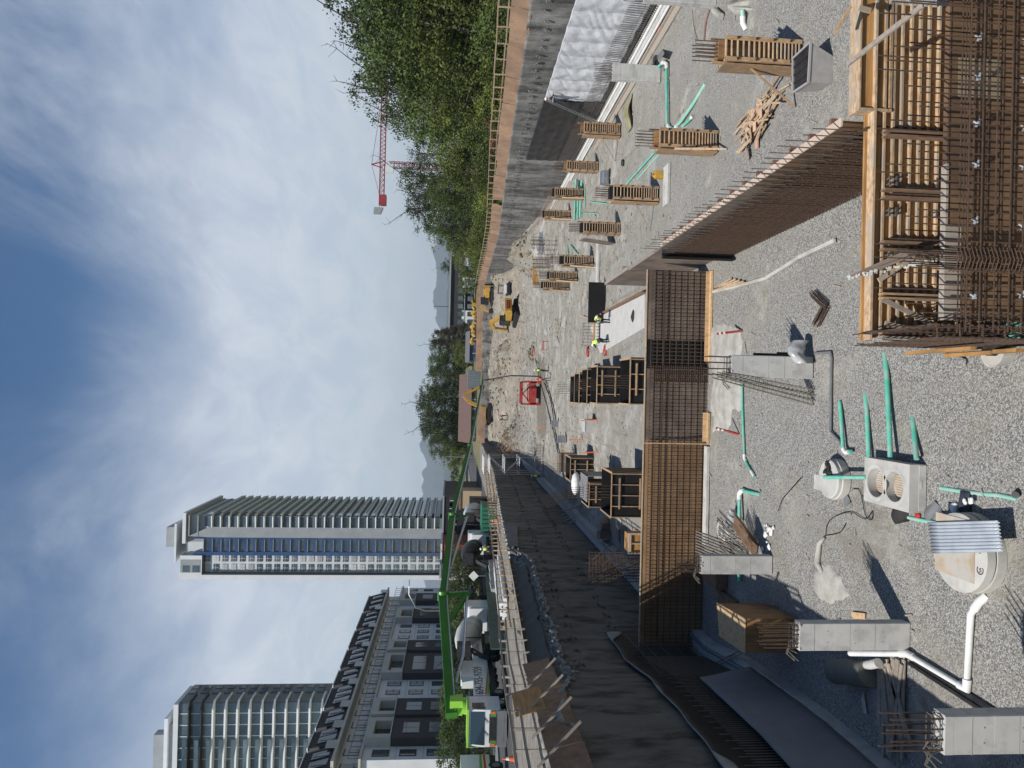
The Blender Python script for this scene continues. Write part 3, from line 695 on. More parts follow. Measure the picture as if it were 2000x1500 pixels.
# ================================================================== NEAR FORMWORK (bottom of the frame)
Y2=14.6; Y1=12.6; XR=8.4
nf=T('wall_form','far half of the nearest wall form, open ribbed orange plywood in the sun','wall formwork',(4,Y2,0))
for k in range(4):
    a=1.25+k*1.83; m=MB(); m.b2((a+.003,Y2,0),(min(a+1.83,XR)-.003,Y2+.03,2.62)); m.build('plywood_panel',MT['plyor'],nf)  # the orange is the plywood's own colour
m=MB()
for z in [.15,.42,.7,.95,1.2,1.42,1.62,1.82,2.02,2.2,2.4]: m.b2((1.3,Y2-.09,z),(XR,Y2-.002,z+.045))
m.build('rib',MT['timlt'],nf,sep=1)
m=MB(); m.b2((1.2,Y2-.14,2.64),(XR,Y2+.1,2.69)); m.build('top_plate',MT['timlt'],nf)
m=MB(); m.b2((1.2,Y2+.1,2.5),(XR,Y2+.16,2.75)); m.build('top_waler',MT['plyor'],nf)
for x,mt,w_ in ((5.55,'timdk',.10),(4.28,'timdk',.16),(3.18,'timdk',.16),(1.3,'timgr',.09),(2.12,'tim',.09)):
    m=MB()
    for s in (-1,1): m.b2((x+s*w_*.5-.02,Y2-.28,.2),(x+s*w_*.5+.02,Y2-.1,2.5))
    m.build('strongback',MT[mt],nf,sep=1)
m=MB()
for x in (4.62,4.5,3.95,3.85,3.0,2.6):
    for z in (2.35,2.2,1.3): m.tube([(x,Y2-.02,z),(x,Y2-.2,z)],.02,6); m.box((x,Y2-.2,z),(.09,.03,.04))
m.build('tie_ends',MT['steel'],nf)
m=MB(); m.bar((2.45,Y2-.18,2.55),(3.3,Y2-.22,1.3),.1,.04,up=(0,1,0)); m.bar((3.05,Y2-.22,1.95),(2.75,Y2-.2,1.2),.1,.04,up=(0,1,0)); m.build('brace',MT['timlt'],nf,sep=1)
m=MB(); m.bar((1.55,Y2-.2,2.4),(1.3,Y2-.24,1.2),.1,.04,up=(0,1,0)); m.bar((2.05,Y2-.25,2.5),(1.45,Y2-.2,1.1),.1,.04,up=(0,1,0)); m.build('brace',MT['timgr'],nf,sep=1)
# raised box with clean orange plywood
t=T('form_box','clean orange plywood box raised above the ribbed near form at the right edge','form box',(7.2,Y2,2.7))
m=MB(); m.b2((6.1,Y2-.05,2.36),(XR+.2,Y2-.02,2.98)); m.build('plywood_face',MT['plyor'],t)
m=MB(); m.b2((6.05,Y2-.12,2.985),(XR+.2,Y2+.3,3.02)); m.b2((6.05,Y2-.13,2.3),(6.1,Y2+.2,2.98)); m.build('top_rail',MT['timlt'],t)
m=MB(); m.b2((6.05,Y2-.1,2.28),(XR,Y2-.055,2.34)); m.build('bottom_rail',MT['tim'],t)
m=MB(); m.bar(PY(1655,126,13.6),PY(1803,10,12.2),.10,.045); tag(m.build('timber_plank',MT['timgr'],base=PY(1655,126,13.6)),'weathered plank slanting across the ribbed near form at the right','plank')
m=MB(); a=PY(1660,14,14.2); m.bar(a,a+Vector((-.5,.1,.25)),.12,.05); m.bar(a+Vector((0,0,-.2)),a+Vector((-.05,0,-.45)),.1,.05); tag(m.build('timber_offcut',MT['timlt'],base=a),'short pale timber offcuts on the top of the clean orange plywood box','offcut')
# grey sheet over the near end
t=T('plywood_sheet','grey plywood sheet laid on a slant across the open end of the near form','plywood',(2.2,13.6,2.6))
m=MB(); q=[PY(1658,540,14.9),PY(1700,536,14.4),PY(1795,495,12.9),PY(1832,505,12.55),PY(1800,490,12.5),PY(1772,489,13.0)]
m.prism([q[0],q[1],q[2],q[3],q[4],q[5]],(0,.0,.03)); m.build('sheet',MT['plydk'],t)
m=MB(); random.seed(2)
for i in range(90):
    k=random.random(); p=q[0].lerp(q[3],k)+Vector((random.uniform(-.06,.02),0,.02)); m.ball(p,random.uniform(.012,.04),(1,1,.6),5,4,.3)
m.build('concrete_crust',MT['concl'],t)
# near panel
m=MB()
nw=T('wall_form','nearest brown plywood wall form behind a tied rebar mat at the bottom of the view','wall formwork',(4,Y1,0))
for k in range(4):
    a=1.45+k*1.83; m=MB(); m.b2((a+.003,Y1,0),(min(a+1.83,9)-.003,Y1+.05,2.36)); m.build('plywood_panel',MT['plybr'],nw)
m=MB(); m.b2((5.6,Y1-.012,1.35),(6.35,Y1-.003,2.2)); m.build('reflection_patch',mat('painted_reflection',(.21,.17,.11),(.27,.22,.15),2,.35,spec=.6),nw)  # paler rectangle: a reflection on the plywood, put into the colour
m=MB(); m.b2((1.45,Y1-.03,2.365),(4.35,Y1+.12,2.41)); m.b2((1.45,Y1-.035,2.1),(3.2,Y1-.01,2.36)); m.build('top_plate',MT['timgr'],nw)
m=MB(); m.b2((4.36,Y1-.02,2.365),(9,Y1+.1,2.4)); m.build('top_plate',MT['plybr'],nw)
random.seed(13); m=MB()
def rb(p,q,r=.0095): m.bar(p,q,r*2)
x=1.2
while x<8.8:                                      # upright bars, in two curtains, standing above the form
    top=random.choice((3.35,3.3,3.9,3.4)); rb((x,Y1-.22,0.0),(x+random.uniform(-.02,.02),Y1-.22,top)); 
    rb((x+.05,Y1-.48,0.0),(x+.05+random.uniform(-.02,.02),Y1-.48,top-.15*random.random())); x+=.262
for z in (.15,.42,.7,.98,1.25,1.5,1.78,2.05,2.3): 
    rb((1.2,Y1-.245,z),(9,Y1-.245,z)); 
    rb((1.2,Y1-.505,z+.03),(9,Y1-.505,z+.03))
for z in (2.18,2.24): rb((1.2,Y1-.26,z),(9,Y1-.26,z))
m.build('rebar_mat',MT['rebar'],nw)
m=MB(); random.seed(14)
for x in (1.9,3.2,4.25,5.0,5.9,6.6):
    for z in (2.02,1.1,.35):
        p=Vector((x+random.uniform(-.05,.05),Y1-.27,z)); m.bar(p+Vector((-.06,0,.02)),p+Vector((.07,-.05,-.03)),.05,.02); m.bar(p+Vector((-.03,-.03,-.04)),p+Vector((.05,.02,.05)),.03,.02)
m.build('bar_spacer',mat('pale_spacer_steel',(.42,.45,.48),None,1,.4,metal=.3),nw,sep=2)
m=MB(); random.seed(15)
for k in range(9):
    x=2.35+.04*k; m.tube([(x,Y1-.38+.03*(k%3),0),(x+.02,Y1-.38+.03*(k%3),3.2+.12*(k%4))],.013,5)
for k in range(34):
    z=.05+k*.075; m.tube([(2.3,Y1-.3,z),(2.33,Y1-.52,z+.02),(2.5,Y1-.56,z),(2.72,Y1-.5,z+.02),(2.74,Y1-.3,z)],.011,5)
m.build('dense_rebar_cage',MT['rebar'],nw)
# rebar mat on the end of the form, going away from the viewer
ne=T('rebar_mat','rusty rebar mat standing on edge at the left end of the near form','rebar',(1.1,13.6,0))
m=MB(); random.seed(16)
y=12.3
while y<15: m.bar((1.12,y,0),(1.12+random.uniform(-.03,.03),y,2.62+random.uniform(0,.35)*(random.random()<.4)),.022); m.bar((1.32,y+.07,0),(1.32,y+.07,2.55+random.uniform(0,.6)*(random.random()<.4)),.022); y+=.21
for k in range(19):
    z=.1+k*.145; m.bar((1.1,12.3,z),(1.1,15.0,z),.022); m.bar((1.34,12.3,z+.05),(1.34,15,z+.05),.022)
    m.bar((1.06,12.3+.1*(k%3),z),(1.36,12.3+.1*(k%3),z+.02),.02)
m.build('tied_bars',MT['rebar'],ne)
m=MB(); m.b2((.93,13.0,.35),(1.0,15.0,.62)); m.b2((.9,13.6,.62),(.98,15.0,.66)); m.b2((.93,12.9,1.5),(1.0,14.9,1.62)); 
tag(m.build('timber_board',MT['plyor'],base=(.95,14,.35)),'orange edge boards standing along the rebar mat at the left end of the near form','boards')
# ================================================================== THINGS ON THE PIT FLOOR
def gp(x,y,z=0): return G(x,y,z)
def pipe(pts,r,mt,label,cat='pipe',name='pipe',elbows=(),group=None,zc=None,n=12):
    """pts in photo pixels on the floor, axis at height r; elbows: indices with white couplings"""
    P=[]
    for p in pts:
        z=(p[2] if len(p)>2 else r*.7); P.append(G(p[0],p[1],z))
    if elbows:
        t=T(name,label,cat,(P[0].x,P[0].y,0),group); m=MB(); m.tube(P,r,n); m.build('pipe_run',mt,t,smooth='auto'); m=MB()
        for i in elbows:
            a=P[i]; pr=P[i-1] if i>0 else a; nx=P[i+1] if i<len(P)-1 else a; d0=(pr-a).normalized()*r*3 if i>0 else Vector(); d1=(nx-a).normalized()*r*3 if i<len(P)-1 else Vector()
            m.tube([q for q in (a+d0,a,a+d1) if True] if i>0 and i<len(P)-1 else [a,a+(d0 if i>0 else d1)],r*1.25,n)
        m.build('elbow',MT['white'],t,smooth='auto',sep=1); return t
    m=MB(); m.tube(P,r,n); return tag(m.build(name,mt,base=(P[0].x,P[0].y,0),smooth='auto'),label,cat,group)
def bool_cut(o,cutters):
    for c in cutters:
        md=o.modifiers.new('cut','BOOLEAN'); md.operation='DIFFERENCE'; md.object=c; md.solver='EXACT'
    bpy.context.view_layer.update(); dg=bpy.context.evaluated_depsgraph_get()
    me=bpy.data.meshes.new_from_object(o.evaluated_get(dg)); o.modifiers.clear(); o.data=me
    for c in cutters: bpy.data.objects.remove(c)
# big round chamber
cx,cy=-3.33,14.72
t=T('round_chamber','big round concrete chamber lid half under a plywood board and a corrugated sheet','manhole',(cx,cy,0))
m=MB(); m.lathe((cx,cy,0),[(.86,0),(.86,.2),(.80,.2),(.80,.235),(.845,.24),(.845,.42),(.83,.43)],72); m.build('concrete_ring',MT['concl'],t,smooth='auto')
m=MB(); m.b2((cx-.55,cy-.5,.432),(cx+.75,cy+.72,.45)); bo=m.build('plywood_board',mat('dusty_plywood',(.37,.29,.21),(.46,.39,.31),3,.85,.1,20,c3=(.42,.40,.36),s3=1.5),t)
def CSA(t,c,zz):
    m=MB(); n=26
    for i in range(n):
        a=R(50+260*i/n); b=R(50+260*(i+1)/n); r=.085; m.bar((c[0]+r*math.cos(a),c[1]+r*math.sin(a),zz),(c[0]+r*math.cos(b),c[1]+r*math.sin(b),zz),.018,.004)
    m.build('mark_ring',MT['blk'],t); text('SA',.1,MT['blk'],t,(c[0]-.06,c[1]-.035,zz),(0,0,0),'mark_letters',.001)
CSA(t,(cx-.22,cy-.66),.437)
text('he',.1,MT['bluem'],t,(cx+.12,cy-.68,.436),(0,0,.1),'marker_writing',.001)
t=T('corrugated_sheet','grey corrugated plastic sheet lying over the big round chamber','sheet',(cx+.4,cy,.45))
q=[G(1812,1020,.5),G(1950,1016,.5),G(1958,1078,.5),G(1820,1081,.5)]
m=MB()
def fn(a,b):
    p=(q[0].lerp(q[3],a)).lerp(q[1].lerp(q[2],a),b); return (p.x,p.y,.5+.022*math.sin(a*2*math.pi*9))
m.grid(fn,110,6,th=(0,0,-.004)); m.build('sheet',mat('frosted_corrugated_plastic',(.33,.37,.42),(.42,.46,.5),2,.25,spec=.6),t,smooth=True)
# heavy double gully
a=-2.78; b=-1.62; y0,y1=16.45,18.35; hh=.42
m=MB(); m.b2((a,y0,0),(b,y1,hh)); dg_=T('twin_gully_block','concrete block with two round openings and teal pipes running into its far side','gully',(-2.2,17.4,0))
body=m.build('block',MT['concl'],dg_)
cs=[]
for yy,xx in ((17.05,-2.24),(17.83,-2.24)):
    m=MB(); m.cyl((xx,yy,.15),.37,.5,40); cs.append(m.build('cutter',None,dg_)); 
bool_cut(body,cs)
m=MB()
for yy,xx in ((17.05,-2.24),(17.83,-2.24)):
    for k in range(12): 
        x=xx-.33+k*.06; h=math.sqrt(max(0,.36**2-(x+.03-xx)**2))
        if h>.03: m.b2((x+.004,yy-h,.16),(x+.056,yy+h,.19))
m.build('wooden_plug',bpy.data.materials['dusty_plywood'],dg_)
m=MB()
for yy,xx in ((17.05,-2.24),(17.83,-2.24)): m.lathe((xx,yy,hh-.002),[(.47,0),(.47,.006),(.40,.006),(.40,0)],40,cap=False)
m.build('rim',MT['conc'],dg_,sep=1)
m=MB(); m.b2((a+.05,y0-.012,.0),(b-.02,y0+.005,.18)); m.b2((-2.2,y0-.02,.1),(-2.0,y0-.005,.15)); m.build('joint_step',MT['conc'],dg_)
# round manhole with teal pipe on it
c=G(1640,936); cx,cy=c.x,c.y
t=T('round_chamber','smaller round concrete chamber with a teal pipe lying across it and black rubble inside','manhole',(cx,cy,0))
m=MB(); m.lathe((cx,cy,0),[(.6,0),(.6,.22),(.57,.24),(.57,.34),(.52,.36)],56); bd=m.build('concrete_ring',MT['concl'],t,smooth='auto')
m=MB(); m.cyl((cx+.3,cy+.02,.1),.2,.5,24); bool_cut(bd,[m.build('cutter',None,t)])
for p in bd.data.polygons: p.use_smooth=False
m=MB(); m.b2((cx-.4,cy+.05,.34),(cx+.05,cy+.8,.37)); m.build('slab_lid',MT['concl'],t)
m=MB(); random.seed(3)
for i in range(26): m.ball((cx+.3+random.uniform(-.22,.22),cy+random.uniform(-.2,.25),.3+random.uniform(0,.14)),random.uniform(.03,.08),(1,1,.7),6,4,.3)
m.build('black_rubble',MT['rubber'],t)
pipe([(1610,932,.46),(1692,932,.42)],.055,MT['teal'],'short teal pipe lying across the smaller round concrete chamber')
pipe([(1640,785,.02),(1642,805,.05),(1647,876,.12),(1652,884,.12),(1662,882,.12)],.055,MT['teal'],'teal pipe with a white elbow ending beside the smaller round chamber',elbows=(3,))
pipe([(1690,770,-.05),(1693,800,.03),(1698,920,.18),(1698,930,.1)],.06,MT['teal'],'teal pipe coming out of the gravel between the round chamber and the twin block',elbows=(3,))
pipe([(1728,690,-.05),(1732,730,.06),(1739,893,.25)],.065,MT['teal'],'longest teal pipe running into the far side of the twin block')
pipe([(1783,815,-.05),(1786,850,.06),(1790,897,.2)],.06,MT['teal'],'short teal pipe at the near corner of the twin block')
pipe([(1838,953,-.035),(1880,960,-.01),(1930,966,-.03),(1950,967,-.01),(1988,975,.0)],.05,MT['tealw'],'teal pipe half buried in the gravel beyond the corrugated sheet')
pipe([(1775,1011,-.03),(1800,1016,.0),(1832,1022,.0)],.05,MT['tealw'],'short half buried teal pipe beside the grey rubber mats')
m=MB(); p=G(1985,965); m.tube([p+Vector((0,0,.0)),p+Vector((0,-.12,.12))],.07,14); tag(m.build('pipe_end',MT['dark'],base=p),'black pipe end capped in concrete past the half buried teal pipe','pipe end')
pipe([(1592,690),(1622,688),(1624,700),(1622,842),(1640,862),(1646,872)],.045,MT['grey'],'bent grey conduit on the gravel in front of the plastic wrapped column')
pipe([(1449,748),(1450,800),(1454,895),(1460,908),(1470,925),(1474,932)],.05,MT['teal'],'long thin teal pipe with an angled end below the white blinding patch',elbows=(2,4))
pipe([(1444,1020,.2),(1444,965,.12),(1448,958,.1),(1486,966,-.02)],.075,MT['teal'],'teal pipe with a white elbow leading to the small grey chamber',elbows=(1,2))
pipe([(1444,1070,.1),(1444,1100,.1),(1444,1135,.1)],.075,MT['teal'],'teal pipe passing behind the column before the shaded end of the long rebar wall')
# grey junction chamber
c=G(1440,1032); t=T('junction_chamber','small grey concrete junction chamber with a ring on top by the long wall','chamber',(c.x,c.y,0))
m=MB(); m.lathe((c.x-.1,c.y+.1,0),[(.42,0),(.42,.5),(.36,.52)],30); m.tube([(c.x+.1,c.y,.2),(c.x+.75,c.y+.05,.2)],[.34,.12],16); m.build('body',MT['conc'],t,smooth='auto')
m=MB(); m.lathe((c.x-.12,c.y+.25,.5),[(.34,0),(.34,.12),(.24,.12),(.24,.02)],28,cap=False); m.build('ring',MT['concl'],t,smooth='auto')
m=MB(); random.seed(6)
a=G(1436,1030,.5); b=G(1478,1090)
for k in range(9): o=Vector((.06*k,-.02*k+.03*random.random(),0)); m.bar(a+o+Vector((0,0,.05)),b+o,.035,.11)
tag(m.build('leaning_boards',MT['timdk'],base=b),'bundle of brown boards leaning on the small grey junction chamber','boards')
m=MB(); a=G(1502,1076); 
for k in range(16): m.ball(a+Vector((random.uniform(-.1,.9),random.uniform(-.4,.5),.02)),random.uniform(.04,.12),(1,1,.5),7,5,.25)
tag(m.build('plaster_lumps',MT['white'],base=a),'white plaster lumps on the gravel next to the second shaded column foot','rubble')
# white blinding patch with stakes
m=MB(); q=[(1400,632),(1440,635),(1452,660),(1452,735),(1440,800),(1420,850),(1392,840),(1388,800),(1388,640)]
def blob(q,z,th,mt,nm,label,cat,dome=.1,seed=0):
    P=[G(*v) for v in q]; c=sum(P,Vector())/len(P); m=MB(); rings=8; pts=[]
    # densify outline
    D=[]
    for i in range(len(P)):
        for k in range(6):
            v=P[i].lerp(P[(i+1)%len(P)],k/6); v=v+(v-c)*(.35*noise.noise((v.x*1.3,v.y*1.3,seed))+.15*noise.noise((v.x*5,v.y*5,seed))); D.append(v)
    n=len(D); vs=[c+Vector((0,0,dome+z))]
    for r_ in range(1,rings+1):
        f=r_/rings
        for v in D: p=c.lerp(v,f); vs.append(Vector((p.x,p.y,z+dome*(1-f**2.2)+.03*noise.noise((p.x*3,p.y*3,seed))*(1-f)+(-.05 if r_==rings else 0))))
    fs=[(0,1+i,1+(i+1)%n) for i in range(n)]
    for r_ in range(rings-1):
        for i in range(n): a=1+r_*n+i;b=1+r_*n+(i+1)%n; fs.append((a,a+n,b+n,b))
    m.add(vs,fs); return tag(m.build(nm,mt,base=c,smooth=True),label,cat)
MT['blind']=mat('pale_lean_concrete',(.29,.28,.25),(.43,.42,.385),2.2,.95,.5,5,detail=8,bdist=.05)
blob(q,.0,0,MT['blind'],'blinding_patch','pale lean concrete patch at the foot of the long rebar wall between two red stakes','concrete patch',.12)
for (a,b,l) in (((1400,652),(1450,646),'red and white stake leaning at the far side of the pale concrete patch'),((1398,836),(1443,848),'red stake leaning near the upright pale plank')):
    B=G(*b); A=PY(a[0],a[1],B.y+.3); t=T('marker_stake',l,'stake',B,'red marked stakes'); m=MB(); m.bar(A,B,.07,.07); m.build('red_stake',MT['red'],t)
    m=MB(); 
    for f in (.08,.25): m.bar(A.lerp(B,f),A.lerp(B,f+.08),.076,.076)
    m.build('white_band',MT['white'],t,sep=1)
# long white form line with stakes
m=MB(); P=[G(1395,570),G(1440,560),G(1500,543),G(1560,505),G(1632,470)]
for a,b in zip(P,P[1:]): m.bar(a+Vector((0,0,.06)),b+Vector((0,0,.03)),.12,.08)
tag(m.build('screed_board',MT['concl'],base=P[2]),'long whitish board line running slantwise over the gravel from the wall corner','board')
m=MB(); 
for k in range(5):
    a=G(1392+k*2,568-k); m.bar(a+Vector((0,0,.1)),G(1460-8*k,552-2*k,.1),.06,.05)
tag(m.build('loose_boards',MT['timlt'],base=P[0]),'few orange boards at the corner end of the whitish board line','boards')
# bundle of bent rebar
t=T('rebar_bundle','stack of rusty bent rebar lying like a chevron on the gravel','rebar',G(1605,600))
m=MB(); random.seed(4)
for k in range(16):
    o=Vector((random.uniform(-.12,.12),random.uniform(-.1,.1),.02+.012*k)); m.tube([G(1598,634)+o,G(1617,598)+o,G(1592,574)+o],.014,5)
m.build('bent_bar',MT['rebar'],t,sep=1)
# trusses leaning at the mid column
t0=None
for k,(ya,yb,yt) in enumerate(((752,790,737),(745,780,735),(738,768,734))):
    B=G(1587,yb); A=PY(1392+10*k,yt,B.y+.1); lab=('outermost','middle','innermost')[k]+' of three light steel trusses leaning on the plastic wrapped column'
    t=T('steel_truss',lab,'truss',B,'leaning steel trusses'); m=MB(); d=(A-B); s=Vector((.09,-.12,0))
    for o in (Vector((0,0,0)),s,Vector((.14,.04,0))): m.tube([A+o,B+o],.013,5)
    for j in range(22):
        f=j/22; m.bar(A+d*-f,A-d*(f+1/44)+s,.014); m.bar(A-d*(f+1/44)+s,A-d*(f+1/22)+Vector((.14,.04,0)),.014); m.bar(A-d*f,A-d*f+Vector((.14,.04,0)),.014)
    m.build('lattice',mat('olive_grey_steel',(.22,.21,.17),(.30,.29,.24),4,.6,metal=.3) if k==0 else bpy.data.materials['olive_grey_steel'],t)
    m=MB(); m.bar(A+Vector((-.02,0,0)),B+Vector((-.02,0,0)),.055,.02); m.build('flange',bpy.data.materials['olive_grey_steel'],t)
# plastic wrap + black pipe on the mid column
m=MB()
def fn(a,b):
    th=a*2*math.pi; r=.17+.05*noise.noise((math.cos(th)*2,math.sin(th)*2,b*4)); 
    c=Vector((1.0,22.0,.32)).lerp(Vector((1.75,22.25,.28)),b); return (c.x,c.y+r*1.2*math.cos(th),c.z+r*1.5*math.sin(th)+.25*math.sin(b*3))
m.grid(fn,20,14); tag(m.build('plastic_wrap',mat('grey_clear_plastic',(.30,.31,.32),(.42,.43,.44),5,.25,.5,8,spec=.7),base=(1.3,22,.1),smooth=True),'crumpled clear plastic bag tied to the foot of the middle column','plastic bag')
m=MB(); m.tube([(1.27,22.2,.25),(1.27,22.2,1.9)],.04,10); m.tube([(1.33,22.25,.3),(1.33,22.25,1.1)],.03,8); tag(m.build('standpipe',MT['blk'],base=(1.27,22.2,.2)),'black standpipe fixed up the right side of the middle column','pipe')
# white PVC run
t=pipe([(1660,1276,.5),(1772,1277,.1),(1888,1346,.08),(1896,1200,.08),(1912,1176,.05),(1920,1170,.0)],.075,MT['white'],'white drain pipe bending over the gravel from the column foot by the plywood box',elbows=(1,2,4))
m=MB(); a=G(1775,1283,.03); b=G(1960,1400,.03); m.bar(a,b,.12,.05); m.bar(a+Vector((-.15,0,0)),b+Vector((-.15,0,0)),.08,.05); tag(m.build('steel_channel',MT['dark'],base=a),'dark channel lying on the gravel along the white drain pipe','channel')
# plywood box
Yb=G(1560,1208).y; zb=PY(1455,1205,Yb).z; A_=G(1560,1208);B_=PY(1560,1275,Yb); D_=G(1400,1178,zb); E_=G(1405,1242,zb)
q=[(B_.x,Yb),(A_.x,Yb),(D_.x,D_.y),(E_.x,E_.y)]; t=T('plywood_box','big closed tan plywood box standing behind the column with the white pipe',"plywood box",((A_.x+B_.x)/2,Yb+1.2,0))
m=MB(); m.prism([(x,y,.03) for x,y in q],(0,0,zb-.06)); m.build('box_sides',MT['ply'],t)
mc=sum((Vector((x,y,0)) for x,y in q),Vector())/4
m=MB(); m.prism([(mc.x+(x-mc.x)*1.02,mc.y+(y-mc.y)*1.02,zb-.025) for x,y in q],(0,0,.025)); m.build('lid',MT['plylt'],t)  # lid paler than the sides: the brightly lit top is put into its colour
m=MB(); m.b2((A_.x-.5,Yb-.02,.35),(A_.x-.03,Yb-.003,zb-.45)); m.build('front_patch',MT['plyor'],t)
print('box',q,zb)
m=MB()
for k in range(24): 
    a=Vector((-6.9+.06*k,26.6+.05*random.random(),.1)); m.bar(a,a+Vector((random.uniform(.3,.9),1.1,.7)),.03)
    if k<8: a=Vector((-6.9+.12*k,27.4,.05)); m.bar(a,a+Vector((.2,2.2,1.0)),.05,.1)
tag(m.build('rebar_heap',MT['rebarg'],base=(-6.3,27,0)),'heap of grey bars and laths between the plywood box and the long rebar wall','rebar')
m=MB(); a=G(1395,1182,.0); m.box((-7.6,29.5,.25),(1.0,1.6,.5)); m.b2((-9.4,27.5,0),(-8.2,29.3,.2)); tag(m.build('timber_stack',MT['timdk'],base=(-7.6,29.5,0)),'dark stack of boards in the shaded corner by the long rebar wall','timber')
# lumber pile in the shade
t=T('board_pile','long grey boards piled in the shade beside the nearest column','boards',G(1750,1370)); random.seed(9)
m=MB()
for k in range(26):
    a=G(1735+random.uniform(-22,30),1290+random.uniform(-5,25),.04+.02*(k%6)); b=G(1745+random.uniform(-30,35),1450+random.uniform(-40,40),.04+.02*(k%6)); m.bar(a,b,random.uniform(.08,.2),.035)
m.build('board',MT['timgr'],t,sep=1)
t=T('clay_gutter','curved dull green clay gutter piece lying in the shade with a short pipe','gutter',G(1665,1315)); m=MB()
c=G(1632,1312,.25);e=G(1700,1316,.25)
m.tube([c,c.lerp(e,.33)+Vector((.03,0,.03)),c.lerp(e,.66)-Vector((.03,0,0)),e],.34,18); m.build('gutter',mat('dull_green_clay',(.115,.12,.10),(.15,.155,.13),3,.8),t,smooth='auto')
m=MB(); a=G(1692,1300,.3); m.tube([a,G(1716,1295,.3)],.12,14); m.build('pipe_stub',MT['conc'],t,smooth='auto')
m=MB(); a=G(1690,1360); m.prism([G(1688,1352,.02),G(1694,1394,.02),G(1688,1394,.02),G(1683,1365,.02)],(0,0,.02)); tag(m.build('paper_sheet',MT['concl'],base=a),'crumpled pale sheet of paper in the shade beside the board pile','litter')
m=MB(); m.prism([G(1706,1345,.02),G(1722,1343,.02),G(1722,1357,.02),G(1710,1359,.02)],(0,0,.03)); tag(m.build('paper_sheet',mat('lilac_paper',(.3,.27,.35),None,1,.8),base=G(1715,1350)),'lilac crumpled wrapper in the shade next to the clay gutter','litter')
m=MB(); m.prism([G(1665,1195,.01),G(1690,1198,.01),G(1690,1210,.01),G(1668,1208,.01),G(1663,1200,.01)],(0,0,.02)); tag(m.build('plywood_scrap',MT['plylt'],base=G(1675,1203)),'torn piece of tan plywood on the gravel behind the plywood box column','scrap')
# ladders
def ladder(name,label,A,B,wv,n,mt,r=.02,group='ladders'):
    t=T(name,label,'ladder',B,group); m=MB(); wv=Vector(wv)
    m.bar(A,B,.03,.07); m.bar(A+wv,B+wv,.03,.07); m.build('rail',mt,t,sep=1); m=MB()
    for k in range(1,n): p=Vector(A).lerp(Vector(B),k/n); m.tube([p,p+wv],r,6)
    m.build('rung',mt,t,sep=1); return t
ladder('ladder','timber ladder lying in the dark between the fleece sheet and the plywood box',G(1460,1263,.45),G(1325,1331,.6)+Vector((0,-.0,0)),(.05,-.35,.05),12,MT['timgr'])
a=PX(1066,197,RX-.7);b=G(1172,243); ladder('ladder','tall aluminium ladder leaning across the black membrane on the right wall',a,b,(.0,-.42,.1),22,MT['steel'])
a=G(1165,1108,1.9); b=G(1196,1070); ladder('ladder','aluminium stepladder leaning on the curb below the shaded wall',PX(1158,1104,-11),b,(.25,.3,0),9,MT['steel'])
ladder('ladder','second aluminium ladder lying open against the curb below the shaded wall',PX(1178,1117,-10.6),G(1208,1082),(.25,.3,0),6,MT['steel'])
# scrap wood heap
t=T('scrap_wood_heap','sprawling heap of broken plywood and battens on the gravel','scrap wood',G(1490,235)); random.seed(21)
c=G(1485,235); mA=MB(); mB=MB()
for k in range(60):
    hd=(G(1540,180)-G(1440,288)).normalized(); hp=Vector((-hd.y,hd.x,0)); ang=random.gauss(0,.22); p=c+hd*random.gauss(0,.85)+hp*random.gauss(0,.32)+Vector((0,0,random.uniform(.03,.3))); l=random.uniform(.35,1.1); d=hd*math.cos(ang)+hp*math.sin(ang)+Vector((0,0,random.uniform(-.1,.1)))
    mA.bar(p-d*l,p+d*l,random.uniform(.04,.09),.03)
for k in range(26):
    ang=random.gauss(.75,.6); p=c+hd*random.gauss(-.3,.6)+hp*random.gauss(0,.3)+Vector((0,0,random.uniform(.1,.38))); 
    Mx=Matrix.Rotation(ang,3,'Z')@Matrix.Rotation(random.uniform(-.5,.5),3,'X'); mB.box(p,(random.uniform(.25,.6),random.uniform(.12,.35),.015),M=Mx)
mA.build('batten',MT['timlt'],t,sep=1); mB.build('plywood_piece',mat('pinkish_plywood',(.44,.28,.18),(.52,.37,.26),2,.75,var=.2),t,sep=1)
a=G(1497,259);b=G(1476,262); m=MB(); m.bar(G(1478,247,.15),G(1478,290,.05),.24,.05); tag(m.build('short_board',mat('salmon_board',(.50,.30,.22),None,1,.8),base=a),'short salmon coloured board sticking out of the scrap wood heap','board')
# skip / hopper
t=T('plastic_lined_hopper','grey trapezoid hopper wrapped in clear plastic beside the tallest looking column form','hopper',G(1605,140))
P=lambda x,y,z=0:G(x,y,z)
base=[P(1590,148,.0),P(1648,150,.0),P(1640,182,0),P(1585,160,0)]
c=G(1612,140)
m=MB(); b4=[c+Vector((-.55,-.45,0)),c+Vector((.25,-.5,0)),c+Vector((.35,.35,0)),c+Vector((-.45,.4,0))]; t4=[c+Vector((-.6,-.5,.8)),c+Vector((.6,-.6,.8)),c+Vector((.62,.55,.8)),c+Vector((-.5,.5,.8))]
m.add(b4+t4,[(3,2,1,0),(0,1,5,4),(1,2,6,5),(2,3,7,6),(3,0,4,7)]); m.build('sides',mat('plastic_film_over_steel',(.30,.29,.285),(.40,.39,.38),2.5,.25,.4,5,spec=.7),t)
i4=[(p-c)*.93+c for p in t4]; i4=[Vector((p.x,p.y,.78)) for p in i4]
m=MB(); m.add(i4,[(0,1,2,3)]); [m.bar(i4[0].lerp(i4[1],k/4)+Vector((0,0,.015)),i4[3].lerp(i4[2],k/4)+Vector((0,0,.015)),.07,.02) for k in range(5)]; m.build('dark_interior',MT['dark'],t)  # flat dark sheet with slats below the rim, standing for the dark interior
m=MB(); 
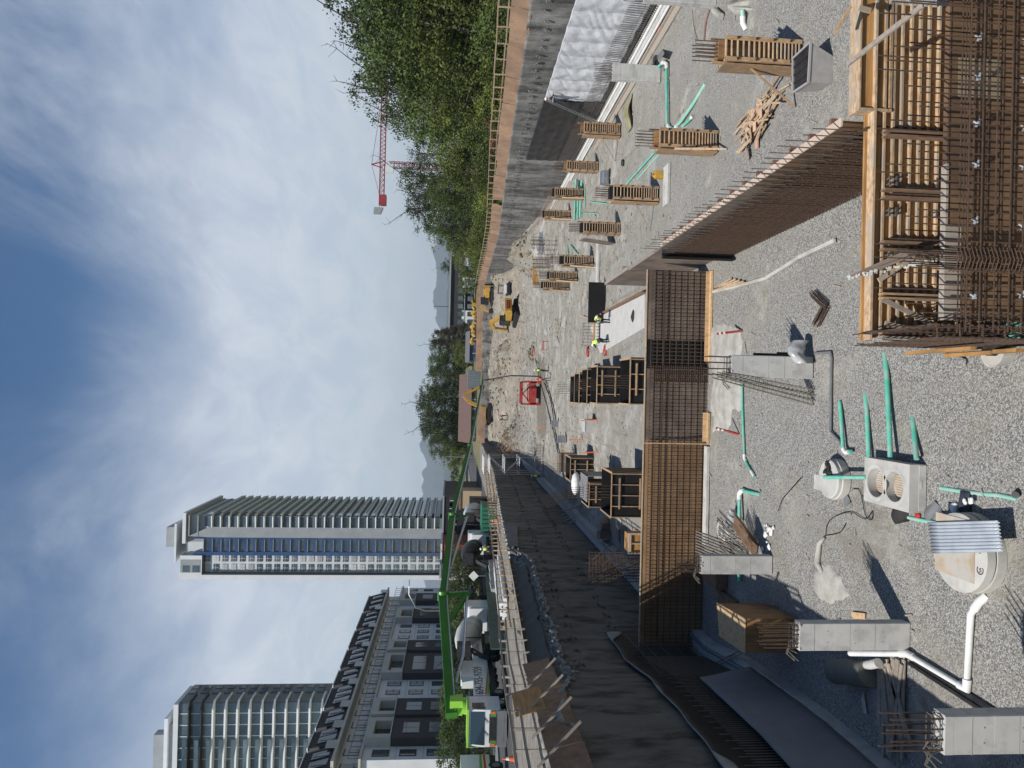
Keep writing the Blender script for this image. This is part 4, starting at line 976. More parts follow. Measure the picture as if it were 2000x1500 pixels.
for k in range(4): m.bar(t4[k],t4[(k+1)%4],.06,.06)
m.build('rim',mat('hopper_rim',(.33,.32,.31),None,1,.6),t)
# small stuff near the gully
def lump(px,py,r,mt,label,cat,sc=(1,1,.6),name=None,seed=0,z=0):
    random.seed(seed or int(px*7+py)); m=MB(); c=G(px,py,z)
    for k in range(5): m.ball(c+Vector((random.uniform(-r,r)*.5*sc[0],random.uniform(-r,r)*.5*sc[1],r*.35*sc[2])),r*random.uniform(.5,.8),sc,8,6,.15)
    return tag(m.build(name or cat.replace(' ','_'),mt,base=c,smooth=True),label,cat)
def flat(q,z,th,mt,name,label,cat,wav=.0):
    m=MB(); P=[G(*v) for v in q]; n=10
    def fn(a,b):
        p=P[0].lerp(P[1],a).lerp(P[3].lerp(P[2],a),b); return (p.x,p.y,z+wav*math.sin(a*3.1+b*2)*math.sin(b*3.1))
    m.grid(fn,n,n,th=(0,0,-th)); return tag(m.build(name,mt,base=P[0]),label,cat)
flat([(1748,985),(1770,990),(1777,1018),(1752,1024)],.05,.03,MT['rubber'],'rubber_mat','dark curled rubber mat at the left side of the twin block','mat',.1)
flat([(1808,995),(1828,978),(1842,1000),(1815,1018)],.04,.02,MT['grey'],'rubber_mat','grey rubber mat lying between the twin block and the corrugated sheet','mat',.06)
flat([(1650,968),(1656,966),(1662,982),(1652,990)],.03,.02,MT['grey'],'rubber_mat','small grey scrap of mat beside the smaller round chamber','mat',.03)
lump(1794,1008,.09,MT['red'],'small red rag on the gravel by the grey mats','rag')
lump(1798,994,.08,mat('yellow_rag',(.7,.6,.05),None,1,.8),'small yellow rag on the gravel by the grey mats','rag')
m=MB(); c=G(1888,986,.0)
m.add([],[]); 
def fn(a,b): return (c.x-.3+.6*a,c.y-.15+.28*b,.06+.12*math.sin(a*3.1)*math.sin(b*3.1)+.02*noise.noise((a*6,b*6,1)))
m.grid(fn,14,10,th=(0,0,-.05)); tag(m.build('folded_tarp',MT['cloth'],base=c,smooth=True),'folded black cloth with white tips beside the corrugated sheet','cloth')
lump(1866,992,.12,MT['white'],'white crumpled bag beside the folded black cloth','bag')
lump(1885,980,.07,MT['white'],'left white glove on the folded black cloth','glove',z=.12); lump(1898,978,.07,MT['white'],'right white glove on the folded black cloth','glove',z=.12)
# wires
def wire(pts,label,r=.012,mt=None):
    P=[G(x,y,.02) for x,y in pts]; Q=[]
    for i in range(len(P)-1):
        for k in range(4):
            f=k/4; p0=P[max(i-1,0)];p1=P[i];p2=P[i+1];p3=P[min(i+2,len(P)-1)]
            Q.append(.5*((2*p1)+(-p0+p2)*f+(2*p0-5*p1+4*p2-p3)*f*f+(-p0+3*p1-3*p2+p3)*f**3))
    Q.append(P[-1]); m=MB(); m.tube(Q,r,5); return tag(m.build('cable',mt or MT['blk'],base=P[0]),label,'cable','cables on the gravel')
wire([(1613,1046),(1614,1030),(1625,1012),(1660,1000),(1690,1014),(1704,998),(1702,1015),(1690,1005),(1680,960),(1665,955)],'longest dark cable snaking over the gravel below the twin block')
wire([(1565,932),(1545,955),(1528,975),(1520,998)],'dark cable on the gravel in front of the small grey junction chamber')
wire([(1613,1046),(1640,1040),(1652,1022)],'short dark cable branching from the snaking one')
wire([(1848,690),(1885,700),(1887,712)],'thin wire with a bent end on the gravel near the near form')
m=MB(); q=[(1610,1050),(1600,1062),(1596,1100),(1606,1118)]; m.tube([G(x,y,.05) for x,y in q],[.05,.08,.11,.05],8); tag(m.build('burlap_strip',MT['blind'],base=G(1600,1080),smooth=True),'twisted pale strip of sacking lying where the cables meet','sacking')
blob([(1605,1100),(1625,1105),(1640,1120),(1650,1160),(1625,1185),(1595,1180),(1585,1150),(1590,1115)],-.02,0,MT['blind'],'spilled_concrete','dried puddle of spilled concrete behind the column by the plywood box','concrete spill',.07,3)
m=MB(); c=G(1966,688); m.lathe((c.x,c.y,0),[(.26,0),(.3,.3),(.28,.34)],20); m.ball((c.x-.05,c.y+.3,.1),.25,(1.2,1,.6),10,6,.1); tag(m.build('mortar_tub',MT['concl'],base=c),'pale mortar tub standing against the left end of the near form','tub')
m=MB(); c=G(1978,672); m.box((c.x+.05,c.y-.1,.42),(.42,.5,.3),.5); tag(m.build('rubber_crate',MT['rubber'],base=c),'black open crate on the mortar tub at the left end of the near form','crate')
m=MB(); a=G(1984,648,.5); 
for k in range(10): m.ball(a+Vector((random.uniform(-.2,.2),random.uniform(-.1,.1),random.uniform(-.03,.1))),random.uniform(.04,.08),(1,1,1),6,4,.3)
tag(m.build('teal_rag',MT['teal'],base=a),'bundle of teal plastic caught in the rebar mat at the end of the near form','plastic scraps')
# teal pipes, right half
t=pipe([(1283,133,.1),(1296,121,.15),(1302,125,.12),(1303,240,.12),(1307,250,.1),(1318,252,.06)],.085,MT['teal'],'long straight teal pipe with two white elbows between two right hand columns',elbows=(0,1,2,4))
pipe([(1320,248,.06),(1332,235,.12),(1356,200,.06),(1378,163,-.04)],.085,MT['tealw'],'dusty teal pipe running up to the white elbow by the scrap heap form',elbows=(0,))
pipe([(1334,246,.06),(1347,234,.08),(1353,226,.06)],.07,MT['teal'],'short teal pipe stub with a white cap beside the dusty teal pipe',elbows=(2,))
pipe([(1278,298,.06),(1230,352,.06),(1222,362,.06)],.06,MT['teal'],'teal pipe running left from the column form with the long brace')
pipe([(1287,302,.0),(1245,350,.0)],.05,MT['tealw'],'fainter dusty teal pipe parallel to the one from the long brace form')
for k,(a,b,c_) in enumerate(((1122,430,350),(1128,428,352),(1133,425,352))): pipe([(a,b,.15),(a+1,(b+c_)/2,.15),(a+3,c_,.15)],.1,MT['teal'],('left','middle','right')[k]+' pipe of the teal pipe bundle behind the black topped forms',group='teal pipe bundle')
pipe([(1142,408,.05),(1142,366,.05)],.05,MT['teal'],'thin teal pipe right of the teal bundle'); pipe([(1140,416,.05),(1168,417,.05)],.05,MT['teal'],'thin teal pipe lying across below the teal bundle')
pipe([(1153,394,.05),(1186,398,.05)],.05,MT['teal'],'thin teal pipe beside the form near the yellow can'); pipe([(1110,500,.1),(1108,480,.1)],.07,MT['teal'],'teal pipe end visible left of the form with a leaning panel'); pipe([(1128,496,.1),(1114,478,.1)],.07,MT['teal'],'second teal pipe end visible left of the form with a leaning panel')
pipe([(1450,18,.25),(1451,45,.12),(1456,55,.0)],.09,MT['tealw'],'teal pipe coming out of the concrete pile at the right edge',elbows=(1,))
blob([(1432,0),(1462,0),(1466,18),(1450,34),(1436,26),(1430,12)],-.02,0,MT['blind'],'concrete_pile','small mound of pale concrete at the right edge','concrete pile',.5,5)
# yellow can
t=T('yellow_can','yellow plastic fuel can standing on the gravel','fuel can',G(1299,342)); c=G(1299,342)
m=MB(); m.box(c+Vector((0,0,.3)),(.42,.3,.55)); m.cyl(c+Vector((-.08,0,.57)),.12,.12,14,.07); m.build('can_body',MT['yellow'],t); m=MB(); m.tube([c+Vector((.18,0,.5)),c+Vector((.2,0,.72)),c+Vector((-.02,0,.72)),c+Vector((-.05,0,.6))],.025,6); m.build('handle',MT['yellow'],t)
# tarp, roll etc near the ladder
m=MB()
c=G(1232,215)
def fn(a,b): return (c.x-2.3*a+.9,c.y+1.1*(b-.5)+.2*math.sin(a*6),.05+.28*abs(math.sin(b*8+a*2))*math.sin(a*3.1)+.03)
m.grid(fn,30,24,th=(0,0,-.03)); tag(m.build('olive_tarp',mat('olive_tarp',(.20,.19,.10),(.27,.26,.15),3,.8),base=c,smooth=True),'rumpled olive tarp on the floor between two rows of column forms','tarp')
c=G(1492,8); lump(1218,318,.25,MT['dark'],'small black bundle on the floor beneath the olive tarp','bundle')
m=MB(); a=G(1262,140,.4); m.lathe(G(1297,128,.0),[(.3,0),(.3,.03)],20,M=None); m.add([G(1284,108,.0),G(1294,96,.0),G(1298,104,.5),G(1288,120,.6)],[(0,1,2,3)])
tag(m.build('grey_board',MT['steel'],base=G(1290,110)),'grey panel standing beside the grey column near the sunlit wall','panel board')
pipe([(1252,136,.9),(1280,138,.1),(1281,108,.1)],.07,MT['dark'],'black bent pipe behind the grey column near the sunlit wall')
wire([(1262,10),(1240,60),(1225,110),(1210,200)],'thin dark hose beside the white pipes')
wire([(1305,10),(1285,60),(1270,112)],'red hose lying from the right edge towards the grey column',.04,MT['red'])
wire([(1352,18),(1355,50),(1362,78)],'brown strap lying beyond the tallest looking column form'); wire([(1385,20),(1378,45),(1375,78)],'reddish twisted strap hanging to the tallest looking column form',.04,mat('reddish_strap',(.25,.14,.13),None,1,.8))
m=MB(); m.tube([G(1395,20,.15),G(1408,32,.15)],.14,12); tag(m.build('rolled_mat',MT['blind'],base=G(1400,25)),'pale rolled mat past the tallest looking column form','roll')
# reels and forms beyond the right columns
m=MB(); c=G(1190,348); m.tube([c+Vector((-.5,0,.35)),c+Vector((.5,0,.35))],.35,18); tag(m.build('steel_drum',MT['steel'],base=c),'grey steel drum lying behind the black topped form near the yellow can','drum')
m=MB(); c=G(1070,470); m.tube([c+Vector((-1.6,0,.6)),c+Vector((1.0,0,.6))],.5,20); tag(m.build('corrugated_pipe',MT['steel'],base=c,smooth='auto'),'shiny corrugated steel culvert at the foot of the rubble mound','culvert')
t=T('brown_formwork_board','long brown form board standing behind the close pair of column forms','board',G(1052,530)); m=MB(); a=G(1058,515);b=G(1058,556); m.b2((min(a.x,b.x),a.y,0),(max(a.x,b.x),a.y+.1,1.2)); m.build('board',MT['plyor'],t)
t=T('rebar_cages','thicket of rusty column rebar cages standing behind the forms','rebar',G(1085,490)); m=MB(); random.seed(31)
for k in range(9):
    c=G(1075+random.uniform(-6,25),470+random.uniform(0,60)); 
    for i in range(6): x=c.x+.5*(i%3)-.5; y=c.y+.5*(i//3); m.bar((x,y,0),(x,y,2.2),.03)
    for z in range(1,7): m.bar((c.x-.5,c.y,z*.33),(c.x+.5,c.y,z*.33),.025)
m.build('bar_cage',MT['rebar'],t)
# black-faced forms in the middle
def blackform(x0,y0,x1,d,h,label,nst=5,bars=6,hz=(.28,.8),seed=0,group='black faced box forms'):
    random.seed(seed); t=T('box_form',label,'box form',((x0+x1)/2,y0,0),group); y1=y0+d
    m=MB(); m.b2((x0,y0+.1,0),(x1,y0+.13,h)); m.b2((x0,y1-.03,0),(x1,y1,h)); m.b2((x0,y0+.131,0),(x0+.03,y1-.031,h)); m.b2((x1-.03,y0+.131,0),(x1,y1-.031,h)); m.build('film_panel',MT['black'],t,sep=1)
    m=MB()
    for k in range(nst+1):
        x=x0+(x1-x0-.05)*k/nst; m.b2((x,y0+.01,0),(x+.05,y0+.1,h)); 
    for k in range(nst): y=y0+.15+(d-.25)*k/nst; m.b2((x1+.0,y,0),(x1+.09,y+.05,h))
    m.build('stud',MT['tim'],t,sep=1)
    m=MB(); m.b2((x0-.03,y0-.0,h+.003),(x1+.09,y0+.12,h+.05)); m.b2((x1-.03,y0+.125,h+.003),(x1+.09,y1,h+.05)); m.b2((x0-.06,y0+.125,h+.003),(x0+.04,y1,h+.05)); 
    for f in hz: m.b2((x0+(x1-x0)*.2,y0-.05,h*f),(x1-(x1-x0)*.1,y0+.005,h*f+.09))
    m.build('waler',MT['tim'],t,sep=1)
    if bars:
        m=MB()
        for k in range(bars): x=(x0+x1)/2-.35+.7*k/(bars-1); m.bar((x,y0+d/2,.2),(x,y0+d/2,h+1.25),.03)
        m.build('starter_bar',MT['rebar'],t,sep=1)
    return t
def gx(xb,ya,yb): a=G(xb,yb); b=G(xb,ya); return a.x,a.y,b.x
x0,y0,x1=gx(1216,717,789); blackform(x0,y0,x1,2.4,1.75,'front box of the stepped row of black faced forms beyond the long wall',4,6,seed=1)
x0,y0,x1=gx(1197,722,790); blackform(x0,y0+.6,x1,2.4,1.75,'second box of the stepped row of black faced forms',4,6,seed=2)
x0,y0,x1=gx(1180,730,789); blackform(x0,y0+.9,x1,2.4,1.75,'third box of the stepped row of black faced forms',4,0,seed=3)
x0,y0,x1=gx(1166,735,788); blackform(x0,y0+.6,x1,2.4,1.7,'rearmost box of the stepped row of black faced forms',4,6,seed=4)
x0,y0,x1=gx(1288,703,791); blackform(x0,y0-.4,x1,2.6,1.75,'black faced form standing close behind the dark middle part of the long wall',3,6,seed=5)
x0,y0,x1=gx(1272,925,1012); blackform(x0,y0,x1,3.0,2.3,'black faced form just behind the brown part of the long wall',4,5,seed=6)
x0,y0,x1=gx(1218,945,992); blackform(x0,y0,x1,2.8,2.3,'black faced form with a grey sheet and white bag on its top',3,6,seed=7)
m=MB(); m.b2((x0+.3,y0+.2,2.4),(x1+.5,y0+2.8,2.44)); m.b2((x1+.45,y0+.2,.9),(x1+.5,y0+2.8,2.44)); tag(m.build('grey_sheet',mat('grey_sheet',(.17,.175,.18),(.21,.215,.22),2,.6),base=(x1,y0,2.4)),'dark grey sheet draped over the black faced form by the white bag','sheet')
m=MB(); m.ball((x0+1.2,y0+3.0,2.75),.5,(1.6,.8,.6),12,8,.06); tag(m.build('white_bag',MT['white'],base=(x0+1.2,y0+3,2.5),smooth=True),'big white bag lying on top of the black faced form with the grey sheet','bag')
x0,y0,x1=gx(1160,895,940); blackform(x0,y0,x1,2.6,1.9,'smallest looking black faced form at the far end beside the two brown boxes',4,6,seed=8)
m=MB(); c=G(1128,905); m.box((c.x,c.y+.8,.75),(1.7,1.2,1.45)); m.box((c.x,c.y+.7,1.6),(1.75,1.25,.2)); tag(m.build('plywood_crate',MT['plydk'],base=c),'brown plywood crate with a lid behind the smallest looking black faced form','crate')
m=MB(); c=G(1120,890)
for k in range(12): a=c+Vector((random.uniform(-.6,.6),random.uniform(-.5,.5),0)); m.bar(a,a+Vector((random.uniform(-.6,.4),.4,1.2)),.08,.03)
tag(m.build('leaning_scraps',MT['timlt'],base=c),'pale scrap boards leaning by the brown plywood crate','boards')
# dark rebar curtain and clutter under the left wall
t=T('rebar_cage','tall dense rusty rebar cage standing in shade behind the long brown wall','rebar',(-9.4,36.5,0)); m=MB(); random.seed(5)
A=G(1262,1030)
for k in range(9):
    x=-10.0+.16*k; m.bar((x,37,.1),(x+.02,37,4.4-(k%3)*.3),.03); m.bar((x,38.1,.1),(x,38.1,3.9),.03)
for z in range(2,24): m.bar((-10.05,37,z*.18),(-8.65,37,z*.18),.02); 
for z in range(2,24,2): m.bar((-10.05,38.1,z*.18),(-8.65,38.1,z*.18),.02)
m.build('tied_bars',MT['rebar'],t)
t=T('plywood_box_form','orange plywood column box standing behind the brown part of the long wall','box form',(-8.1,37,0)); m=MB(); m.b2((-8.55,37.3,.0),(-7.6,38.3,2.0)); m.build('plywood_face',MT['plyor'],t); m=MB(); m.b2((-8.6,37.2,1.9),(-7.5,37.29,2.05)); m.b2((-8.6,37.2,.1),(-8.5,37.29,1.9)); m.b2((-7.6,37.2,.1),(-7.5,37.29,1.9)); m.b2((-8.1,37.22,.1),(-8.02,37.29,1.9)); m.build('batten',MT['timlt'],t,sep=1)
m=MB()
for k in range(14): a=G(1130+random.uniform(-8,10),1000+random.uniform(-20,15)); m.bar(a,a+Vector((-.8,1.5,1.2)),.07,.04)
tag(m.build('leaning_laths',MT['timgr'],base=G(1135,1000)),'fan of grey laths leaning on the curb in the shade halfway along the wall','laths')
m=MB()
for k in range(8): a=PX(1092+3*k,955+2*k,-10.3); b=G(1105+2.5*k,950+4*k); m.bar(Vector((-11,b.y,2.6)),Vector((-9.9+.0*k,b.y,.1)),.25,.03)
tag(m.build('leaning_planks',MT['timdk'],base=G(1110,955)),'row of brown planks leaning on the far part of the shaded curb','planks')
m=MB()
for k in range(7):
    a=G(1215,1062-k*4); m.tube([a+Vector((0,0,.1)),a+Vector((.4,-1.2,.5)),a+Vector((.8,.2,.4))],.03,5)
tag(m.build('bent_bars',MT['rebarg'],base=G(1215,1055)),'nest of bent grey bars on the shaded floor beside the two ladders','rebar')
t=T('cardboard_boxes','tan boxes stacked in the shade between the curb and the orange column box','boxes',G(1190,1045)); m=MB(); c=G(1190,1045); m.box(c+Vector((0,0,.4)),(.6,1.2,.8),.2); m.box(c+Vector((.7,.3,.3)),(.6,.8,.6),-.3); m.build('box',MT['plydk'],t,sep=1)
# big red shoring frame
c=G(1058,768); t=T('red_shoring_box','large red steel trench shoring frame on the pit floor','trench box',(c.x,c.y,0)); s=1
m=MB(); W=2.9; Hh=2.7
for yy in (0,2.2):
    m.b2((c.x-W/2,c.y+yy,.7),(c.x+W/2,c.y+yy+.18,1.45)); m.b2((c.x-W/2,c.y+yy,Hh-.22),(c.x+W/2,c.y+yy+.18,Hh))
for sx in (-1,1): m.b2((c.x+sx*W/2-.15,c.y,0),(c.x+sx*W/2+.15,c.y+2.4,1.5)); m.b2((c.x+sx*W/2-.12,c.y,1.5),(c.x+sx*W/2+.12,c.y+.2,Hh))
m.build('frame',MT['red'],t); m=MB(); m.bar((c.x-W/2+.2,c.y+.1,1.5),(c.x-.1,c.y+.1,Hh-.2),.16,.1,up=(0,1,0)); m.bar((c.x+.9,c.y+.1,1.5),(c.x-.1,c.y+.1,Hh-.2),.16,.1,up=(0,1,0)); m.b2((c.x-W/2+.3,c.y+.05,1.75),(c.x+W/2-.3,c.y+.12,1.9)); m.build('brace',MT['red'],t,sep=1)
m=MB(); m.b2((c.x-.7,c.y+.3,0),(c.x+.9,c.y+1.6,.8)); m.build('dark_base',MT['dark'],t)
# ground patches, hoses, cones, tools
blob([(1050,695),(1062,700),(1068,800),(1066,850),(1050,850),(1048,760)],.0,0,mat('wet_soil',(.13,.12,.095),(.19,.175,.14),2,.9,.3,5),'wet_soil_strip','darker damp strip of soil below the red shoring frame','soil patch',.06,8)
wire([(1062,745),(1075,780),(1082,820),(1086,850),(1095,890)],'black hose running from the workers by the red frame towards the curb',.07)
wire([(1066,742),(1080,790),(1086,822)],'second black hose beside the one from the red frame',.06)
def stool(px,py,label,mt,s=.6):
    c=PF(px,py); t=T('sawhorse',label,'sawhorse',c); m=MB()
    m.bar(c+Vector((-s,0,s)),c+Vector((s,0,s)),.12,.12)
    m.build('beam',mt,t); m=MB()
    for a in (-.8,.8):
        for b in (-1,1): m.bar(c+Vector((a*s,0,s)),c+Vector((a*s*1.1,b*.35,0)),.07,.05)
    m.build('leg',mt,t,sep=1)
stool(1070,675,'red sawhorse like frame standing on the bare floor right of the red shoring frame',MT['red']); stool(1045,688,'smaller red frame beyond the red sawhorse',MT['red'],.4)
for px,py,l in ((1150,685,'red tool lying behind the kneeling workers'),(1184,686,'faded red object on the floor left of the kneeling workers')): lump(px,py,.35,MT['red'],l,'tool',(1.4,.6,.6))
lump(1240,614,.4,MT['rubber'],'black rag heap on the white blinding pad','rag heap',(1,1,.5))
for px,py,l in ((1222,845,'black spot of spilled bitumen'),):
    pass
for k,(x0_,y0_,x1_,y1_) in enumerate(((1145,822,1166,820),(1124,852,1138,858),(1146,882,1167,883),(1052,830,1066,835))):
    a=G(x0_,y0_);b=G(x1_,y1_); m=MB(); m.bar(b+Vector((0,0,0)),b+Vector((-.1,.3,1.2)),.07,.07); tag(m.build('survey_stake',MT['orange'],base=b),('orange stake by the grey box on the pit floor','orange stake standing in the open left of the grey box','orange stake in front of the smallest looking black faced form','orange stake left of the damp soil strip')[k],'stake','orange survey stakes')
for k,(px,py,w_,d_,h_) in enumerate(((1165,832,1.0,1.4,.9),(1106,858,.7,.5,.8),(1091,828,.7,.5,.7))):
    c=G(px,py); m=MB(); m.box(c+Vector((0,d_/2,h_/2)),(w_,d_,h_)); m.box(c+Vector((0,d_/2,h_+.02)),(w_+.05,d_+.05,.04)); tag(m.build('equipment_box',MT['steel'] if k else MT['conc'],base=c),('pale box with an orange stake in the middle of the floor','small metal box left of the pale box','metal bucket box at the bend of the black hose')[k],'box')
m=MB(); c=G(1182,590)
m.b2((c.x-1.6,c.y,0),(c.x+1.5,c.y+.1,1.3)); tag(m.build('shutter_board',MT['black'],base=c),'long black shutter panel beside the crouching worker','form')
t=T('timber_trestle','jumbled timber trestle full of scraps behind the black shutter panel','trestle',G(1172,582)); m=MB(); c=G(1175,585); random.seed(77)
for k in range(14): a=c+Vector((random.uniform(-1.6,1.4),random.uniform(.2,2.4),random.uniform(0,.4))); m.bar(a,a+Vector((random.uniform(-.8,.8),random.uniform(-.6,.9),random.uniform(.2,1))),.08,.05)
m.build('board',MT['timlt'],t,sep=1)
m=MB(); c=G(1156,592); 
for k in range(10): m.ball(c+Vector((random.uniform(-1,1),random.uniform(-1,1),.1)),random.uniform(.15,.4),(1,1,.5),7,5,.2)
tag(m.build('plastic_heap',MT['white'],base=c),'white plastic litter heap beyond the timber trestle','litter')
t=T('pallet_bench','work bench with an orange board and wire mesh between the two workers','bench',G(1170,650)); c=G(1176,652); m=MB(); m.b2((c.x-.9,c.y,.55),(c.x+.9,c.y+.5,.62)); m.build('bench_top',MT['plyor'],t); m=MB()
for k in range(8): m.bar((c.x-.9+.25*k,c.y+.6,.0),(c.x-.9+.25*k,c.y+.6,1.4),.03)
for z in (.5,1,1.4): m.bar((c.x-.9,c.y+.6,z),(c.x+.85,c.y+.6,z),.03)
m.build('wire_mesh',MT['rebarg'],t)
m=MB(); c=G(1330,2)
# scattered stones and lumps as loose debris
m=MB(); random.seed(99)
for i in range(2600):
    y=random.uniform(13,125); x=random.uniform(-8,21) ; r=random.uniform(.015,.06)*(1+y/60)
    m.ball((x,y,fz(x,y)+r*.2),r,(1,random.uniform(.6,1.2),.6),5,4,.3)
for i in range(1500):
    y=random.uniform(112,160); x=random.uniform(-11,21); r=random.uniform(.05,.34)*random.random()**.5; m.ball((x,y,fz(x,y)+r*.2),r,(1,random.uniform(.6,1.2),.6),5,4,.3)
tag(m.build('loose_stones',mat('loose_stone',(.22,.21,.19),(.34,.33,.30),8,.95)),'scattered loose stones and clods over the pit floor','stones',kind='stuff')
m=MB(); random.seed(98)
for i in range(420):
    y=random.uniform(13,150); x=random.uniform(-9,20); a=random.uniform(0,6.3); l=random.uniform(.05,.35)*(1+y/45); z=fz(x,y)+.03
    m.bar((x,y,z),(x+l*math.cos(a),y+l*math.sin(a),z+.01*y/40),.03+.0006*y,.015+.0006*y)
tag(m.build('wood_litter',MT['timgr']),'scattered chips and short sticks over the pit floor','wood litter',kind='stuff')
# spoil heaps and clutter in the far half of the pit
MT['spoil']=mat('brown_spoil',(.15,.125,.09),(.30,.27,.21),1.6,.95,1,5,detail=9,bdist=.12,c3=(.24,.23,.20),s3=.5)
def heap(px,py,rx,ry,h,label,seed,n=90):
    c=PF(px,py); m=MB()
    def fn(a,b):
        t=a*2*math.pi; r=b; x=c.x+rx*r*math.cos(t); y=c.y+ry*r*math.sin(t)
        z=fz(x,y)-.12+h*(1-r**1.6)*(1+.5*noise.noise((x*.7,y*.7,seed)))+.25*h*noise.noise((x*2.1,y*2.1,seed))*(1-r)
        return (x,y,z)
    m.grid(fn,44,14); random.seed(seed)
    for i in range(n):
        t=random.uniform(0,6.3); r=random.random()**.6*1.15; x=c.x+rx*r*math.cos(t); y=c.y+ry*r*math.sin(t); q=random.uniform(.06,.26)
        m.ball((x,y,fz(x,y)+h*max(0,1-r**1.6)+q*.2),q,(1,1,.7),6,4,.3)
    tag(m.build('spoil_heap',MT['spoil'],base=c),label,'spoil heap')
heap(985,695,3.4,3.0,1.5,'grey brown spoil heap between the far excavator and the red frame',1)
heap(1042,690,1.5,1.3,.8,'small dark rubble heap beside the smaller red frame',2,50)
heap(975,760,4.5,3.5,1.9,'broad brown spoil heap straight behind the hanging hose',3)
heap(1000,850,4.0,3.2,1.4,'low stony heap on the far dirt left of the red frame',4)
heap(1012,905,2.6,3.6,1.9,'rubble heap at the foot of the stair tower',5)
heap(1022,500,3.0,4.5,2.0,'stepped gravel heap at the foot of the right wall far end',6)
heap(975,540,2.4,3.0,1.4,'brown heap beside the skid steer',7)
t=T('dowel_row','row of upright dowels along a strip footing near the far left of the floor','rebar',G(1072,890)); m=MB()
for k in range(16):
    for j in range(2): a=G(1062,868+3*k); m.bar((a.x,a.y+.6*j,0),(a.x,a.y+.6*j,1.0),.035)
m.build('dowel',MT['rebar'],t,sep=1)
m=MB(); a=G(1062,862);b=G(1062,920); m.b2((min(a.x,b.x),a.y-.1,0),(max(a.x,b.x),a.y+.9,.18)); tag(m.build('strip_footing',MT['concl'],base=a),'pale strip footing carrying the row of dowels','footing')
random.seed(61)
for px,py,l in ((1098,880,'scatter of long battens on the floor below the dowel row'),(1128,700,'few loose planks lying on the open floor beyond the red tool'),(1010,800,'rusty bars dropped on the far dirt behind the red frame'),(1092,640,'loose planks lying on the bare floor right of the sawhorse')):
    c=PF(px,py); t=T('loose_timber',l,'timber',c,'loose timber on the far floor'); m=MB()
    for k in range(9):
        a=c+Vector((random.uniform(-1.6,1.6),random.uniform(-1.4,1.4),.05)); g=random.uniform(0,3.1); L_=random.uniform(.4,1.5); d=Vector((math.cos(g)*L_,math.sin(g)*L_,.02)); m.bar(a-d,a+d,random.uniform(.06,.16),.04)
    m.build('batten',MT['rebar'] if 'rusty' in l else MT['timgr'],t,sep=1)
# oval darker trodden patches are modelled by the floor material; add foot-worn clods around the column forms
m=MB(); random.seed(62)
for i in range(1500):
    y=random.uniform(34,120); x=random.uniform(-8,21); k=noise.noise((x*.25,y*.2,6))
    if k<.05: continue
    q=random.uniform(.03,.12); m.ball((x,y,fz(x,y)+q*.15),q,(1,1,.5),5,4,.35)
tag(m.build('dirt_clods',MT['spoil']),'scattered brown clods of dirt over the middle floor','dirt',kind='stuff')
